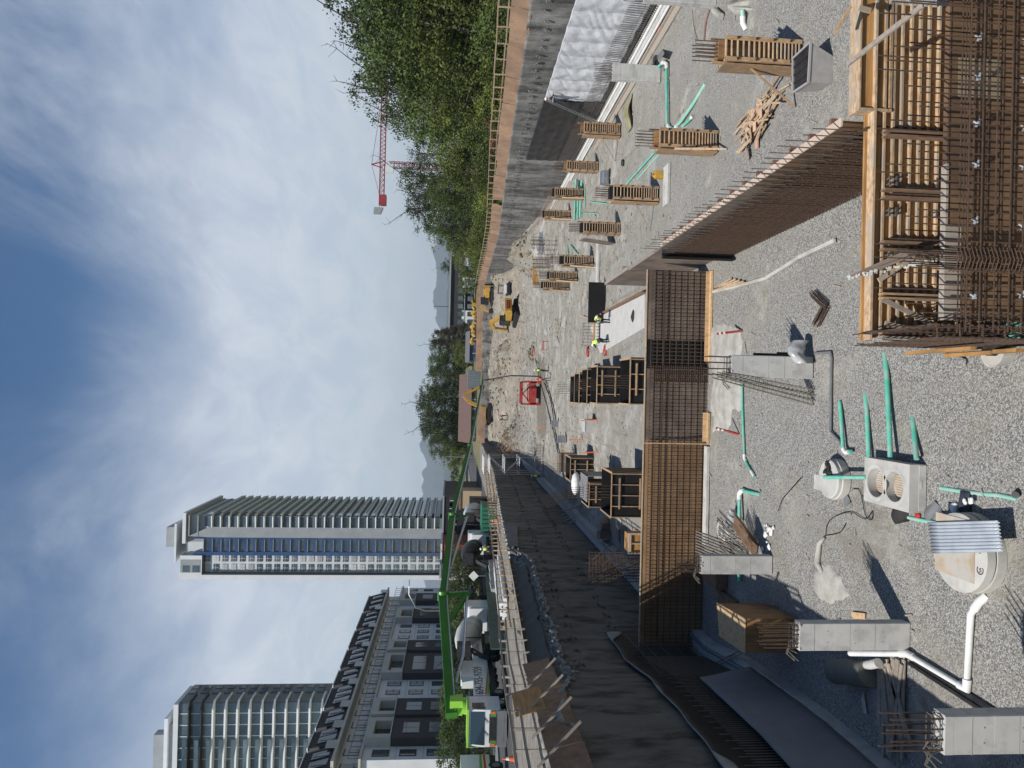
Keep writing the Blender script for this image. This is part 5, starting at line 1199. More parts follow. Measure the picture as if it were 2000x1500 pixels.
# ================================================================== PEOPLE
def person(loc,rz,pose,label,top='hiviz',legs='cloth',helmet='white',scale=1,arms=None):
    """one continuous body grown from a skeleton; clothes, helmet and vest are children"""
    Z=Vector
    J={}
    if pose=='stand': pel,che,nk,hd=(0,0,.95),(0,.02,1.35),(0,.03,1.5),(0,.06,1.63); kl,kr,al,ar=(.11,.03,.5),(-.11,-.06,.5),(.12,.06,.07),(-.12,-.14,.07)
    elif pose=='bend': pel,che,nk,hd=(0,-.12,.88),(0,.3,1.12),(0,.45,1.16),(0,.57,1.12); kl,kr,al,ar=(.12,.06,.48),(-.12,-.02,.48),(.13,.0,.07),(-.13,-.12,.07)
    else: pel,che,nk,hd=(0,-.1,.42),(0,.12,.8),(0,.22,.93),(0,.3,1.03); kl,kr,al,ar=(.14,.3,.42),(-.14,.2,.1),(.14,.22,.07),(-.14,-.25,.09)
    pel,che,nk,hd=map(Z,(pel,che,nk,hd)); kl,kr,al,ar=map(Z,(kl,kr,al,ar))
    dn=Z((0,0,-1)); f=Z((0,1,0))
    shl,shr=che+Z((.19,.0,.08)),che+Z((-.19,.0,.08))
    if arms=='reach': el,er=shl+Z((.06,.2,-.2)),shr+Z((-.06,.2,-.2)); hl,hr=el+Z((-.05,.22,-.06)),er+Z((.05,.22,-.06))
    else: el,er=shl+Z((.07,.03,-.28)),shr+Z((-.07,.02,-.28)); hl,hr=el+Z((-.02,.14,-.2)),er+Z((.02,.12,-.21))
    top_h=hd+Z((0,.0,.12))
    pts=[pel,(pel+che)/2,che,nk,hd,top_h, pel+Z((.1,0,-.04)),kl,al,al+Z((0,.14,-.03)), pel+Z((-.1,0,-.04)),kr,ar,ar+Z((0,.14,-.03)), shl,el,hl,shr,er,hr]
    ed=[(0,1),(1,2),(2,3),(3,4),(4,5),(0,6),(6,7),(7,8),(8,9),(0,10),(10,11),(11,12),(12,13),(2,14),(14,15),(15,16),(2,17),(17,18),(18,19)]
    rr=[.15,.13,.15,.06,.10,.075,.105,.07,.05,.04,.105,.07,.05,.04,.075,.05,.035,.075,.05,.035]
    # fingers: palm end splits into five short chains
    for base in (16,19):
        d=(pts[base]-pts[base-1]).normalized(); s=d.cross(Z((0,0,1))); s=s.normalized() if s.length>.1 else Z((1,0,0))
        for k in range(4): pts.append(pts[base]+d*(.085+.01*(k in(1,2)))+s*(k-1.5)*.02); ed.append((base,len(pts)-1)); rr.append(.009)
        pts.append(pts[base]+d*.04+s*.05); ed.append((base,len(pts)-1)); rr.append(.01)
    me=bpy.data.meshes.new('person_body'); me.from_pydata([p*scale for p in pts],ed,[]); o=bpy.data.objects.new('body',me); C.objects.link(o)
    md=o.modifiers.new('s','SKIN'); 
    for i,v in enumerate(me.skin_vertices[0].data): v.radius=(rr[i]*scale,rr[i]*scale*(.8 if i<3 else 1)); v.use_root=(i==0)
    o.modifiers.new('b','SUBSURF').levels=1; bpy.context.view_layer.update()
    m2=bpy.data.meshes.new_from_object(o.evaluated_get(bpy.context.evaluated_depsgraph_get())); bpy.data.objects.remove(o)
    t=T('person',label,'person',loc,'workers on the site',rz); b=bpy.data.objects.new('body',m2); C.objects.link(b); b.parent=t; LOC['x']=0
    m2.materials.clear(); 
    for k in ('skin',legs,'cloth'): m2.materials.append(MT[k])
    hands=[hl*scale,hr*scale]
    for p in m2.polygons:
        p.use_smooth=True; c=p.center; i=1
        if (c-hd*scale).length<.17*scale or min((c-h).length for h in hands)<.1*scale: i=0
        elif (c-che*scale).length<.5*scale and (c-pel*scale).length>.2*scale: i=2
        p.material_index=i
    m=MB(); ax=(che-pel).normalized(); a=(pel+ax*.12)*scale; c_=(che+ax*.12)*scale
    m.tube([a,a.lerp(c_,.5),a.lerp(c_,.9),c_],[.175*scale,.185*scale,.19*scale,.10*scale],12); m.build('vest',MT[top],t,smooth=True,local=True)
    m=MB(); m.tube([a.lerp(c_,.3),a.lerp(c_,.38)],.192*scale,12); m.build('reflective_band',MT['white'],t,local=True)
    m=MB(); h=hd*scale; m.lathe(h+Z((0,0,.06*scale)),[(.135*scale,0),(.125*scale,.05*scale),(.09*scale,.11*scale),(.03*scale,.135*scale)],14); m.lathe(h+Z((0,.03,.055*scale)),[(.16*scale,0),(.16*scale,.012)],14); m.build('hard_hat',MT[helmet],t,smooth=True,local=True)
    m=MB(); 
    for s in (-.035,.035): m.ball(h+Z((s,.095,.0))*1,.013,(1,1,1),6,4)
    m.build('eyes',MT['blk'],t,local=True); m=MB(); m.ball(h+Z((0,.115,-.02)),.018,(1,1,1.4),6,4); m.build('nose',MT['skin'],t,local=True)
    return t
def on(px,py,dz=0): p=G(px,py); return (p.x,p.y,dz)
person(on(1194,627),R(200),'bend','worker in lime vest bending over the end of the black shutter panel',arms='reach')
person(on(1192,666),R(30),'bend','worker in lime vest stooping at the near edge of the white pad',arms='reach')
person(on(1076,741),R(150),'stand','worker in an orange vest guiding the hose beside the red shoring frame','orange','jean','orange')
person(on(1072,724),R(210),'stand','worker in a pale green vest just right of the orange vested one','hiviz','jean')
c=PF(992,812); person((c.x,c.y,c.z),R(60),'stand','worker in orange standing on the far brown dirt, upper of two','orange','cloth','orange')
c=PF(992,820); person((c.x,c.y,c.z),R(250),'stand','worker in grey standing on the far brown dirt, nearer of two','jean','cloth','white')
p=G(1163,206); person((RX-1.9,56,0),R(-90),'stand','worker in a yellow vest at the foot of the ladder by the black membrane','hiviz','cloth',scale=1.0,arms='reach')
a=PX(1066,198,RX-.9); person((RX-.85,a.y-.2,a.z-1.7),R(-90),'stand','worker high on the ladder at the corner of the white sheet','jean','cloth','white',arms='reach')
person((-16.3,72.5,zs(72)),R(180),'stand','worker in a bright yellow vest behind the mixer truck on the street','hiviz','cloth')
c=G(1066,925); person((c.x-.3,c.y,0),R(180),'stand','worker at the foot of the stair tower in a pale yellow vest','hiviz','jean')
# ================================================================== FENCES
def post_fence(name,label,xf,y0,y1,step,h,mt,rails=(.55,1.05),seed=0,tilt=.03,dz=0):
    random.seed(seed); t=T(name,label,'fence',(xf(y0),y0,zs(y0))); m=MB(); y=y0
    while y<y1: z=zs(y)+dz; x=xf(y); m.bar((x,y,z-.2),(x+random.uniform(-tilt,tilt),y+random.uniform(-tilt,tilt),z+h),.09,.05); y+=step
    m.build('post',mt,t,sep=1)
    for r in rails:
        m=MB(); y=y0
        while y<y1: m.bar((xf(y)+.05,y,zs(y)+dz+r+random.uniform(-.03,.03)),(xf(y+step*2)+.05,y+step*2,zs(y+step*2)+dz+r+random.uniform(-.03,.03)),.04,.09); y+=step*2
        m.build('rail',mt,t,sep=1)
    return t
post_fence('guard_rail','weathered timber guard rail along the near top of the shaded street side wall',lambda y:LX(y)-.25,18,36,1.6,1.15,MT['timgr'],(.35,.75,1.1),1)
post_fence('guard_rail','pale timber guard rail along the far top of the shaded street side wall',lambda y:LX(y)-.35,36,60,1.5,1.1,MT['timlt'],(.5,1.05),2,.1)
post_fence('guard_rail','tangle of pale timber guard rails beyond the green dumpster',lambda y:LX(y)-.3,60,112,1.7,1.1,MT['timlt'],(.3,.7,1.05),3,.16)
post_fence('guard_rail','timber post and rail fence above the plywood boards on the sunlit right wall',lambda y:RX+1.1,30,YE-2,2.4,1.85,MT['timlt'],(1.15,1.8),4,.05)
random.seed(44)
t=T('plywood_hoarding','row of brown plywood boards standing along the top edge of the sunlit right wall','hoarding',(RX+.1,90,zs(90)))
y=28.;k=0
while y<YE-3:
    L_=2.44; z=zs(y+1.2)-.05+random.uniform(-.06,.06); tl=random.uniform(0,.09); h=1.12 if y<75 else 1.25; s=(zs(y+L_)-zs(y)); o=random.uniform(0,.05)
    if not(86<y<88.3) : 
        m=MB(); q=[(RX+.02+o,y,z-s/2-.15),(RX+.02+o,y+L_-.01,z+s/2-.15),(RX+.2+o+tl,y+L_-.01,z+s/2+h),(RX+.2+o+tl,y,z-s/2+h)]; m.prism(q,(.02,0,0))
        m.build('plywood_board',MT['hoard'] if 'hoard' in MT else MT.setdefault('hoard',mat('hoarding_plywood',(.30,.185,.115),(.40,.26,.17),2,.8,.1,20,var=.13,c3=(.25,.165,.11),s3=.5)),t)
    y+=L_;k+=1
random.seed(45)
t=T('plywood_hoarding','orange plywood boards above the far end wall, before the blue house','hoarding',(8,YE,5.4))
x=3.6
while x<22: m=MB(); m.b2((x,YE+.05,zs(YE)-.1),(x+2.42,YE+.1,zs(YE)+1.35+random.uniform(-.05,.05))); m.build('plywood_board',MT['hoard'],t); x+=2.44
t=T('plywood_hoarding','orange boards at the far left end of the pit below the green boom','hoarding',(-10,YE,5.4))
x=-11.5
while x<-6: m=MB(); m.b2((x,YE-14,4.9),(x+2.42,YE-13.9,6.3)); m.build('plywood_board',MT['hoard'],t); x+=2.44
# near toe boards on the left
random.seed(46)
t=T('toe_boards','brown plywood toe boards below the near guard rail, with a clean orange piece','hoarding',(LX(22),22,8))
y=16.
while y<30.5:
    z=zs(y)-.6; m=MB(); q=[(LX(y)+.16,y,z-.3),(LX(y+2.4)+.16,y+2.4,z-.35),(LX(y+2.4)-.1,y+2.4,z+.75),(LX(y)-.1,y,z+.8)]; m.prism(q,(-.02,0,0)); m.build('plywood_board',MT['timdk'],t); y+=2.44
m=MB(); a=24.0; m.prism([(LX(a)-.02,a,zs(a)-.1),(LX(a)-.02,a+1.9,zs(a)-.15),(LX(a)-.3,a+1.9,zs(a)+.9),(LX(a)-.3,a,zs(a)+.9)],(-.02,0,0)); m.build('orange_board',MT['plyor'],t)
m=MB(); [m.bar((LX(y)-.3,y,zs(y)+.5),(LX(y)+.9,y+.2,zs(y)-.75),.12,.05) for y in (20.2,22.2,24.4,26.6)]; m.build('outrigger_batten',MT['timgr'],t,sep=1)
# ================================================================== VEHICLES
def wheel(m1,m2,x,y,z,r=.5,w=.3):
    m1.tube([(x-w/2,y,z),(x+w/2,y,z)],r,20); m2.tube([(x-w/2-.02,y,z),(x+w/2+.02,y,z)],r*.55,16)
def wheels(t,lst,r=.5,w=.3):
    for (x,y) in lst:
        a=MB();b=MB(); wheel(a,b,x,y,r,r,w); o=a.build('wheel',MT['rubber'],t,local=True,smooth='auto'); b.build('rim',MT['steel'],o,local=True,smooth='auto')
def cab_over(t,x0,w,y0,l,z0,z1,col,facing=-1,stripe=True):
    m=MB(); yf=y0; m.prism([(x0-w/2,yf,z0),(x0-w/2,yf+l,z0),(x0-w/2,yf+l,z1),(x0-w/2,yf+.12,z1),(x0-w/2,yf-.02,z0+(z1-z0)*.5)],(w,0,0)); m.build('cab',col,t,local=True)
    m=MB(); m.prism([(x0-w/2+.12,yf-.03,z0+(z1-z0)*.5+.02),(x0+w/2-.12,yf-.03,z0+(z1-z0)*.5+.02),(x0+w/2-.16,yf+.085,z1-.12),(x0-w/2+.16,yf+.085,z1-.12)],(0,-.02,0)); m.build('windscreen',MT['glass'],t,local=True)
    m=MB(); m.b2((x0+w/2-.005,yf+.25,z0+(z1-z0)*.5),(x0+w/2+.01,yf+1.1,z1-.2)); m.build('side_window',MT['glass'],t,local=True)
# pump truck, front towards the viewer
gz=zs(49); pt=T('concrete_pump_truck','white concrete pump truck with a huge green folding boom reaching over the pit','pump truck',(-22.6,47.6,gz))
cab_over(pt,0,2.45,0,2.1,.55,2.62,MT['whitep'])
m=MB(); m.b2((-1.26,-.02,2.63),(1.26,2.1,2.76)); m.b2((-1.27,.02,1.6),(-1.23,1.2,2.62)); m.build('roof_trim',MT['lime'],pt,local=True)
m=MB(); m.b2((-.95,-.06,.78),(.95,-.01,1.28)); m.build('grille',MT['dark'],pt,local=True)
for s in (-1,1):
    m=MB(); m.b2((s*1.18,-.07,.82),(s*.78,-.02,1.22)); h=m.build('headlight',mat('headlight_green_trim',(.08,.22,.06),None,1,.3) if s<0 else bpy.data.materials['headlight_green_trim'],pt,local=True)
    m=MB(); m.b2((s*1.13,-.09,.88),(s*.98,-.072,1.16)); m.build('indicator',MT['orange'],h,local=True)
    m=MB(); m.b2((s*1.45,-.1,1.55),(s*1.33,-.02,2.15)); m.bar((s*1.35,-.05,2.2),(s*1.2,.1,2.4),.04); m.build('mirror',MT['dark'],pt,local=True)
m=MB(); m.bar((-.5,-.07,1.42),(.1,-.02,1.75),.03); m.bar((.35,-.07,1.42),(.9,-.02,1.7),.03); m.build('wiper',MT['blk'],pt,local=True,sep=1)
m=MB(); m.b2((-1.2,-.12,.3),(1.2,.1,.74)); m.b2((-1.2,-.14,.12),(1.2,-.05,.28)); m.build('bumper',MT['grey'],pt,local=True)
m=MB(); m.b2((-1.0,2.2,.6),(1.0,14.5,1.0)); m.b2((-.9,2.3,1.0),(.9,5,1.7)); m.build('chassis',MT['dark'],pt,local=True)
m=MB(); m.prism([(1.22,2.3,1.15),(1.22,8.6,1.05),(1.22,9.0,1.3),(1.22,9.0,2.2),(1.22,2.3,2.25)],(-.25,0,0)); sp=m.build('side_panel',MT['whitep'],pt,local=True)
text('604-755-9759',.88,MT['blk'],pt,(1.232,2.4,1.55),(R(90),0,R(90)),'phone_number',.004,True,sx=1.0)
m=MB(); m.prism([(1.226,2.4,1.12),(1.226,8.9,1.08),(1.226,2.4,1.32)],(.004,0,0)); m.build('green_stripe',MT['decal_g'],pt,local=True)
m=MB(); m.prism([(1.226,2.4,1.35),(1.226,6.5,1.16),(1.226,2.4,1.48)],(.005,0,0)); m.build('red_stripe',MT['decal_r'],pt,local=True)
m=MB(); m.b2((.3,5.6,2.2),(1.15,8.8,3.05)); m.b2((.4,5.8,3.05),(1.1,8.4,3.12)); m.build('tool_locker',MT['whitep'],pt,local=True)
m=MB(); m.b2((.9,9.2,1.35),(1.35,13.2,2.15)); tk=m.build('water_tank',MT['whitep'],pt,local=True); text('CAUTION',.34,MT['red'],pt,(1.36,10.3,1.6),(R(90),0,R(90)),'caution_word',.004,True)
wheels(pt,[(s*1.05,y) for s in (-1,1) for y in (1.2,2.9,9.6,11.0,12.4)])
m=MB(); m.lathe((0,3.4,1.7),[(.75,0),(.75,.5),(.6,.55),(.55,1.3)],24); m.b2((-.5,3.0,3.0),(.5,4.2,3.9)); m.build('boom_turret',MT['lime'],pt,local=True)
m=MB(); m.b2((-1.0,2.15,1.7),(1.0,2.55,2.5)); m.box((.6,2.9,2.5),(.3,.5,.5)); m.build('hydraulic_box',MT['dark'],pt,local=True)
# boom (world coordinates)
def bw(x,y,z): return Vector((x,y,z))
b0=PY(882,1398,50.5); b1=PY(866,1163,60.5); b2_=PY(884,1008,69.8); b3=PY(918,872,81.5); b4=PY(944,742,98)
P0=bw(b0.x,b0.y,b0.z)
for k,(a,b,w_,h_) in enumerate(((b0,b1,.62,.80),(b1,b2_,.50,.66),(b2_,b3,.38,.46),(b3,b4,.26,.30))):
    m=MB(); m.bar(a,b,w_,h_); m.build('boom_section',MT['green'],pt)
m=MB(); m.tube([b1+Vector((-.4,0,0)),b1+Vector((.4,0,0))],.5,16); m.tube([b2_+Vector((-.35,0,0)),b2_+Vector((.35,0,0))],.42,16); m.tube([b3+Vector((-.25,0,0)),b3+Vector((.25,0,0))],.3,12); m.build('boom_joint',MT['green'],pt,sep=1)
m=MB(); m.bar(b1+Vector((0,.1,0)),b1+Vector((.1,.4,-2.1)),.35,.35); m.bar(b1+Vector((.1,.4,-2.1)),b1.lerp(b0,.25)+Vector((0,0,-.3)),.3,.3); m.bar(b2_,b2_+Vector((.1,-.5,-1.5)),.28,.3); m.build('boom_bracket',MT['green'],pt,sep=1)
m=MB(); m.tube([b1+Vector((.1,.4,-2.0)),b0.lerp(b1,.45)+Vector((0,0,-1.2)),b0.lerp(b1,.25)+Vector((0,0,-.5))],.12,8); m.tube([b2_+Vector((.1,-.5,-1.4)),b1.lerp(b2_,.35)+Vector((0,0,-.4))],.1,8); m.tube([b0.lerp(b1,.12)+Vector((0,0,-.35)),Vector((P0.x,P0.y+.2,gz+2.6))],.14,8); m.build('hydraulic_ram',MT['steel'],pt,sep=1)
m=MB(); off=Vector((.32,0,-.25)); m.tube([b0+off,b1+off,b1.lerp(b2_,.05)+off,b2_+off,b3+off*.8,b4+off*.5],.065,8); m.build('delivery_pipe',MT['steel'],pt,smooth='auto')
text('DJL',.62,MT['blk'],pt,b1.lerp(b0,.16)+Vector((.36,0,-.28)),(R(88),0,math.atan2(b1.y-b0.y,b1.x-b0.x)),'boom_letters',.004)
tip=b4; hb=G(1052,735,.3); m=MB(); m.tube([tip,tip+Vector((0,.3,-.4)),Vector((hb.x,hb.y,4)),hb],.085,10); m.build('end_hose',MT['rubber'],pt,smooth='auto')
# second white truck with the same livery
t=T('white_truck','striped white truck cut off by the picture edge beside the pump truck','truck',(-26.6,44,zs(44)))
m=MB(); m.b2((-.2,-4,.9),(.95,6.2,2.9)); m.build('side_body',MT['whitep'],t,local=True)
text('604-755-9759',.85,MT['blk'],t,(.96,-1.6,1.95),(R(90),0,R(90)),'phone_number',.004,True)
m=MB(); m.prism([(.955,-4,1.3),(.955,6.2,1.45),(.955,6.2,1.6),(.955,-4,1.75)],(.006,0,0)); m.build('green_stripe',MT['decal_g'],t,local=True); m=MB(); m.prism([(.955,-4,1.0),(.955,6.2,1.2),(.955,6.2,1.35),(.955,-4,1.25)],(.006,0,0)); m.build('red_stripe',MT['decal_r'],t,local=True)
m=MB(); m.b2((-1.2,-4,.5),(.9,6.2,.9)); m.build('chassis',MT['dark'],t,local=True); wheels(t,[(.8,-2.5),(.8,.8),(.8,4.8)])
# mixers
def mixer(loc,rz,label,drumcol,cabcol,letters=None):
    t=T('mixer_truck',label,'mixer truck',loc,'concrete mixer trucks',rz)
    m=MB(); m.b2((-1.2,0,.6),(1.2,2.0,3.0)); m.b2((-1.1,2.0,.6),(1.1,2.3,2.6)); m.build('cab',cabcol,t,local=True)
    m=MB(); m.b2((-1.05,-.03,1.7),(1.05,0,2.75)); m.build('windscreen',MT['glass'],t,local=True)
    m=MB(); m.b2((-.9,2,.6),(.9,9.2,1.0)); m.b2((-1.1,8.2,1),(1.1,9.2,1.5)); m.build('chassis',MT['dark'],t,local=True)
    m=MB(); Mx=Matrix.Rotation(R(-90+13),3,'X'); m.lathe((0,2.6,2.05),[(.45,0),(.8,.6),(1.0,1.8),(1.02,3.2),(.82,4.6),(.5,5.7),(.42,6.0)],28,M=Mx); d=m.build('drum',drumcol,t,local=True,smooth='auto')
    m=MB(); 
    for k in range(2): m.lathe(Vector((0,2.6,2.05))+Mx@Vector((0,0,1.9+1.2*k)),[(1.035,0),(1.04,.06),(1.035,.12)],28,M=Mx,cap=False)
    m.build('drum_band',MT['steel'],d,local=True,sep=1)
    m=MB(); m.b2((-.5,8.7,2.6),(.5,9.7,3.7)); m.bar((0,9.3,2.6),(.5,10.2,1.2),.45,.2); m.bar((-.9,9.1,1),(-.9,9.1,3.0),.08); m.bar((.9,9.1,1),(.9,9.1,3),.08); m.build('chute',MT['dark'],t,local=True,sep=1)
    m=MB()
    for k in range(5): m.bar((.95,8.9,1.2+.35*k),(.95,9.4,1.2+.35*k),.04)
    m.build('ladder_rungs',MT['steel'],t,local=True)
    wheels(t,[(s*1.0,y) for s in (-1,1) for y in (1.1,5.2,6.6,8.0)])
    return t
MT['drumw']=mat('white_drum_paint',(.62,.63,.63),(.52,.53,.53),1.5,.4)
mx=mixer((-20.9,66.5,zs(60)),R(180),'mixer truck with a white drum parked behind the pump truck',MT['drumw'],MT['whitep'])
mixer((-17.9,84,zs(78)),R(180),'dark fronted mixer truck seen from behind next to the green dumpster',MT['dark'],MT['whitep'])
mixer((-15.9,97,zs(90)),R(180),'mixer truck beyond the green dumpster, third in the row',MT['drumw'],MT['dark'])
t=T('dumpster','dark green metal dumpster on the street yard behind the timber guard rails','dumpster',(-14.8,82,zs(82))); g_=mat('dumpster_green',(.02,.12,.07),(.03,.15,.09),2,.5)
m=MB(); m.prism([(-16.1,81,zs(82)+.2),(-13.6,81,zs(82)+.2),(-13.4,81,zs(82)+1.7),(-16.3,81,zs(82)+1.7)],(0,4,0)); m.build('bin_body',g_,t)
m=MB()
for k in range(6): m.b2((-16.0+.48*k,80.9,zs(82)+.25),(-15.9+.48*k,80.99,zs(82)+1.65))
m.build('rib',g_,t,sep=1)
t=T('pipe_stack','stack of long white corrugated pipes lying along the top of the shaded wall','pipes',(-15,55,zs(55)))
m=MB()
for k in range(5): m.tube([(-16.2+.34*k,50,zs(50)+.25+.0*k),(-16.2+.34*k,63,zs(63)+.25)],.16,12)
for k in range(3): m.tube([(-15.9+.34*k,50.3,zs(50)+.55),(-15.9+.34*k,63,zs(63)+.55)],.16,12)
m.build('pipe',MT['white'],t,sep=1,smooth='auto')
t=T('concrete_barriers','row of concrete roadside barriers along the street yard','barriers',(-17.5,66,7)); m=MB()
for k in range(9): y=64+k*3; m.prism([(-18.4,y,zs(y)),(-17.8,y,zs(y)),(-18.0,y,zs(y)+.8),(-18.2,y,zs(y)+.8)],(0,2.9,0))
m.build('barrier',MT['concl'],t,sep=1)
def cone(x,y,label):
    z=zs(y); t=T('traffic_cone',label,'cone',(x,y,z),'traffic cones'); m=MB(); m.lathe((x,y,z),[(.17,.03),(.03,.72)],14); m.build('cone',MT['orange'],t,smooth='auto'); m=MB(); m.b2((x-.2,y-.2,z),(x+.2,y+.2,z+.03)); m.build('base',MT['orange'],t); m=MB(); m.lathe((x,y,z),[(.107,.35),(.072,.52)],14,cap=False); m.build('white_band',MT['white'],t)
a=PY(975,1482,38); cone(a.x,a.y,'orange cone standing in front of the pump truck near the guard rail'); cone(-14.5,78,'orange cone beside the green dumpster')
t=T('silt_fence_panels','green plastic road barriers in a line behind the white pipe stack','barriers',(-18.7,58,7)); m=MB()
for k in range(9): y=52+3*k; m.b2((-19.0,y,zs(y)),(-18.9,y+2.9,zs(y)+1.1))
m.build('panel',mat('dark_green_panel',(.03,.07,.05),(.05,.09,.07),2,.6),t,sep=1)
m=MB(); a=PY(925,1125,78); m.prism([a+Vector((0,0,.55)),a+Vector((.55,0,0)),a+Vector((0,0,-.55)),a+Vector((-.55,0,0))],(0,.03,0)); t=T('road_sign','white diamond road sign on a post in front of the dark trees','road sign',(a.x,a.y,zs(78))); m.build('sign_plate',MT['white'],t); m=MB(); m.bar((a.x,a.y+.05,zs(78)),(a.x,a.y+.05,a.z),.06); m.build('post',MT['steel'],t)
# street lamp with a curved arm
t=T('street_lamp','grey street lamp with a long curved arm in front of the white apartment block','street lamp',(-33,98,zs(98))); a=PY(830,1193,98)
m=MB(); m.tube([(a.x,98,zs(98)),(a.x,98,a.z),(a.x+.4,98,a.z+1.2),(a.x+2.2,98,a.z+2.2),(a.x+3.5,98,a.z+2.2)],[.12,.1,.08,.06,.05],8); m.build('pole',MT['steel'],t,smooth='auto'); m=MB(); m.box((a.x+3.8,98,a.z+2.2),(.8,.3,.12)); m.build('lamp_head',MT['steel'],t)
# excavators
def excavator(loc,rz,label,s,boom,arm_sign=1,sign=False):
    t=T('excavator',label,'excavator',loc,'excavators',rz); S=lambda *v:tuple(q*s for q in v)
    for sx in (-1,1):
        m=MB(); m.prism([S(sx*1.25-.3,-2.0,.25),S(sx*1.25-.3,-1.7,0),S(sx*1.25-.3,1.7,0),S(sx*1.25-.3,2.0,.25),S(sx*1.25-.3,2.05,.6),S(sx*1.25-.3,1.7,.85),S(sx*1.25-.3,-1.7,.85),S(sx*1.25-.3,-2.05,.6)],S(.6,0,0)); tr=m.build('track',MT['rubber'],t,local=True)
        m=MB()
        for k in range(5): m.tube([S(sx*1.25-.32,-1.5+k*.75,.35),S(sx*1.25+.32,-1.5+k*.75,.35)],.22*s,10)
        m.build('roller',MT['dark'],tr,local=True,sep=1)
    m=MB(); m.b2(S(-.9,-1,.45),S(.9,1,1.1)); m.build('undercarriage',MT['dark'],t,local=True)
    m=MB(); m.prism([S(-1.4,-2.0,1.15),S(1.4,-2.0,1.15),S(1.4,1.2,1.15),S(.2,1.6,1.15),S(-1.4,1.6,1.15)],S(0,0,.9)); m.b2(S(-.1,-1.6,2.05),S(1.35,.6,2.25)); m.build('body',MT['yellow'],t,local=True)
    m=MB(); m.prism([S(-1.4,-2.02,1.2),S(1.4,-2.02,1.2),S(1.2,-2.5,1.3),S(-1.2,-2.5,1.3)],S(0,0,1.0)); cw=m.build('counterweight',MT['yellow'],t,local=True)
    if sign:
        m=MB(); m.b2(S(-.75,-2.53,1.5),S(.75,-2.5,2.05)); m.build('dark_panel',MT['dark'],cw,local=True); m=MB(); m.b2(S(-.6,-2.56,1.62),S(.6,-2.53,1.92)); m.build('red_panel',MT['red'],cw,local=True)
    m=MB(); m.prism([S(-1.4,.1,1.2),S(-1.4,1.75,1.2),S(-1.4,1.6,2.95),S(-1.4,.1,3.0)],S(1.0,0,0)); m.build('cab',MT['dark'],t,local=True)
    m=MB(); m.b2(S(-1.42,.3,2.0),S(-1.4,1.4,2.8)); m.b2(S(-1.3,.08,2.0),S(-.5,.1,2.8)); m.build('cab_window',MT['glass'],t,local=True,sep=1)
    P=[Vector(S(*p)) for p in boom]
    m=MB(); m.bar(P[0],P[1],.5*s,.65*s); m.bar(P[1],P[2],.45*s,.55*s); m.build('boom',MT['yellow'],t,local=True)
    m=MB(); m.bar(P[2],P[3],.36*s,.45*s); m.build('stick',MT['yellow'],t,local=True)
    m=MB(); m.tube([P[0]+Vector((0,.3*s,-.1*s)),P[0].lerp(P[1],.8)+Vector((0,.2*s,-.1*s))],.08*s,8); m.tube([P[1]+Vector((0,0,.3*s)),P[2]+Vector((0,-.2*s,.35*s))],.08*s,8); m.build('ram',MT['steel'],t,local=True,sep=1)
    b=P[3]; m=MB(); m.prism([b+Vector((-.6*s,.2*s,.1*s)),b+Vector((-.6*s,-.5*s,0)),b+Vector((-.6*s,-.7*s,-.7*s)),b+Vector((-.6*s,.3*s,-1.0*s))],(1.2*s,0,0)); m.build('bucket',MT['dark'],t,local=True)
    return t
c=PF(1012,612); excavator((c.x,c.y,c.z),R(28),'yellow excavator parked on the far floor with its dark panelled back to the camera',1.12,[(.3,1.2,1.9),(.3,3.4,4.3),(.3,5.2,3.6),(.3,5.6,1.2)],sign=True)
c=PF(955,808); c=Vector((c.x,c.y-4,fz(c.x,c.y-4))); excavator((c.x,c.y,c.z),R(-75),'yellow excavator on the far dirt with its boom raised below the brown roof',1.05,[(.3,1.2,1.9),(.3,2.6,4.8),(.3,3.8,5.6),(.3,5.6,2.4)])
c=PF(955,592); excavator((c.x+1,c.y-4,fz(c.x+1,c.y-4)),R(75),'yellow machine standing behind the excavator at the far right end of the dirt',1.0,[(.3,1.2,1.9),(.3,2.2,2.6),(.3,3.0,2.2),(.3,3.4,1.0)])
c=PF(996,566); t=T('skid_steer','small black and white skid steer standing by the rubble mound','loader',c)
m=MB(); m.b2((c.x-.8,c.y-1.2,c.z+.35),(c.x+.8,c.y+1,c.z+1.2)); m.build('body',MT['white'],t); m=MB(); 
for a in(-.75,.75):
    for b in(-.8,.5): m.bar((c.x+a,c.y+b,c.z+1.1),(c.x+a,c.y+b,c.z+2.2),.1)
m.b2((c.x-.8,c.y-.85,c.z+2.15),(c.x+.8,c.y+.55,c.z+2.25)); m.build('roll_cage',MT['dark'],t,sep=1); m=MB(); m.b2((c.x-1.0,c.y-1.9,c.z+.1),(c.x+1.0,c.y-1.3,c.z+.7)); m.build('bucket',MT['dark'],t)
for s in(-1,1):
    for b in(-.7,.6): m=MB(); m.tube([(c.x+s*.8,c.y+b,c.z+.4),(c.x+s*1.05,c.y+b,c.z+.4)],.4,14); m.build('wheel',MT['rubber'],t)
# yellow drums on the far edge
random.seed(12)
for k in range(11):
    x=10.2+k*.95+random.uniform(-.2,.2); y=YE+.6+random.uniform(0,.6); z=zs(YE)+1.7+random.uniform(0,.7); m=MB(); ax=Vector((random.uniform(-.6,.6),random.uniform(-.3,.3),random.uniform(-.6,.6))); m.tube([Vector((x,y,z))-ax*.6,Vector((x,y,z))+ax*.8],.55,12); m.b2((x-.05,y-.05,5.3),(x+.05,y+.05,z-.3)); tag(m.build('yellow_drum',MT['yellow'],base=(x,y,z)),'tumbled yellow drum on the rack above the far end wall','drum','yellow drums above the far wall')
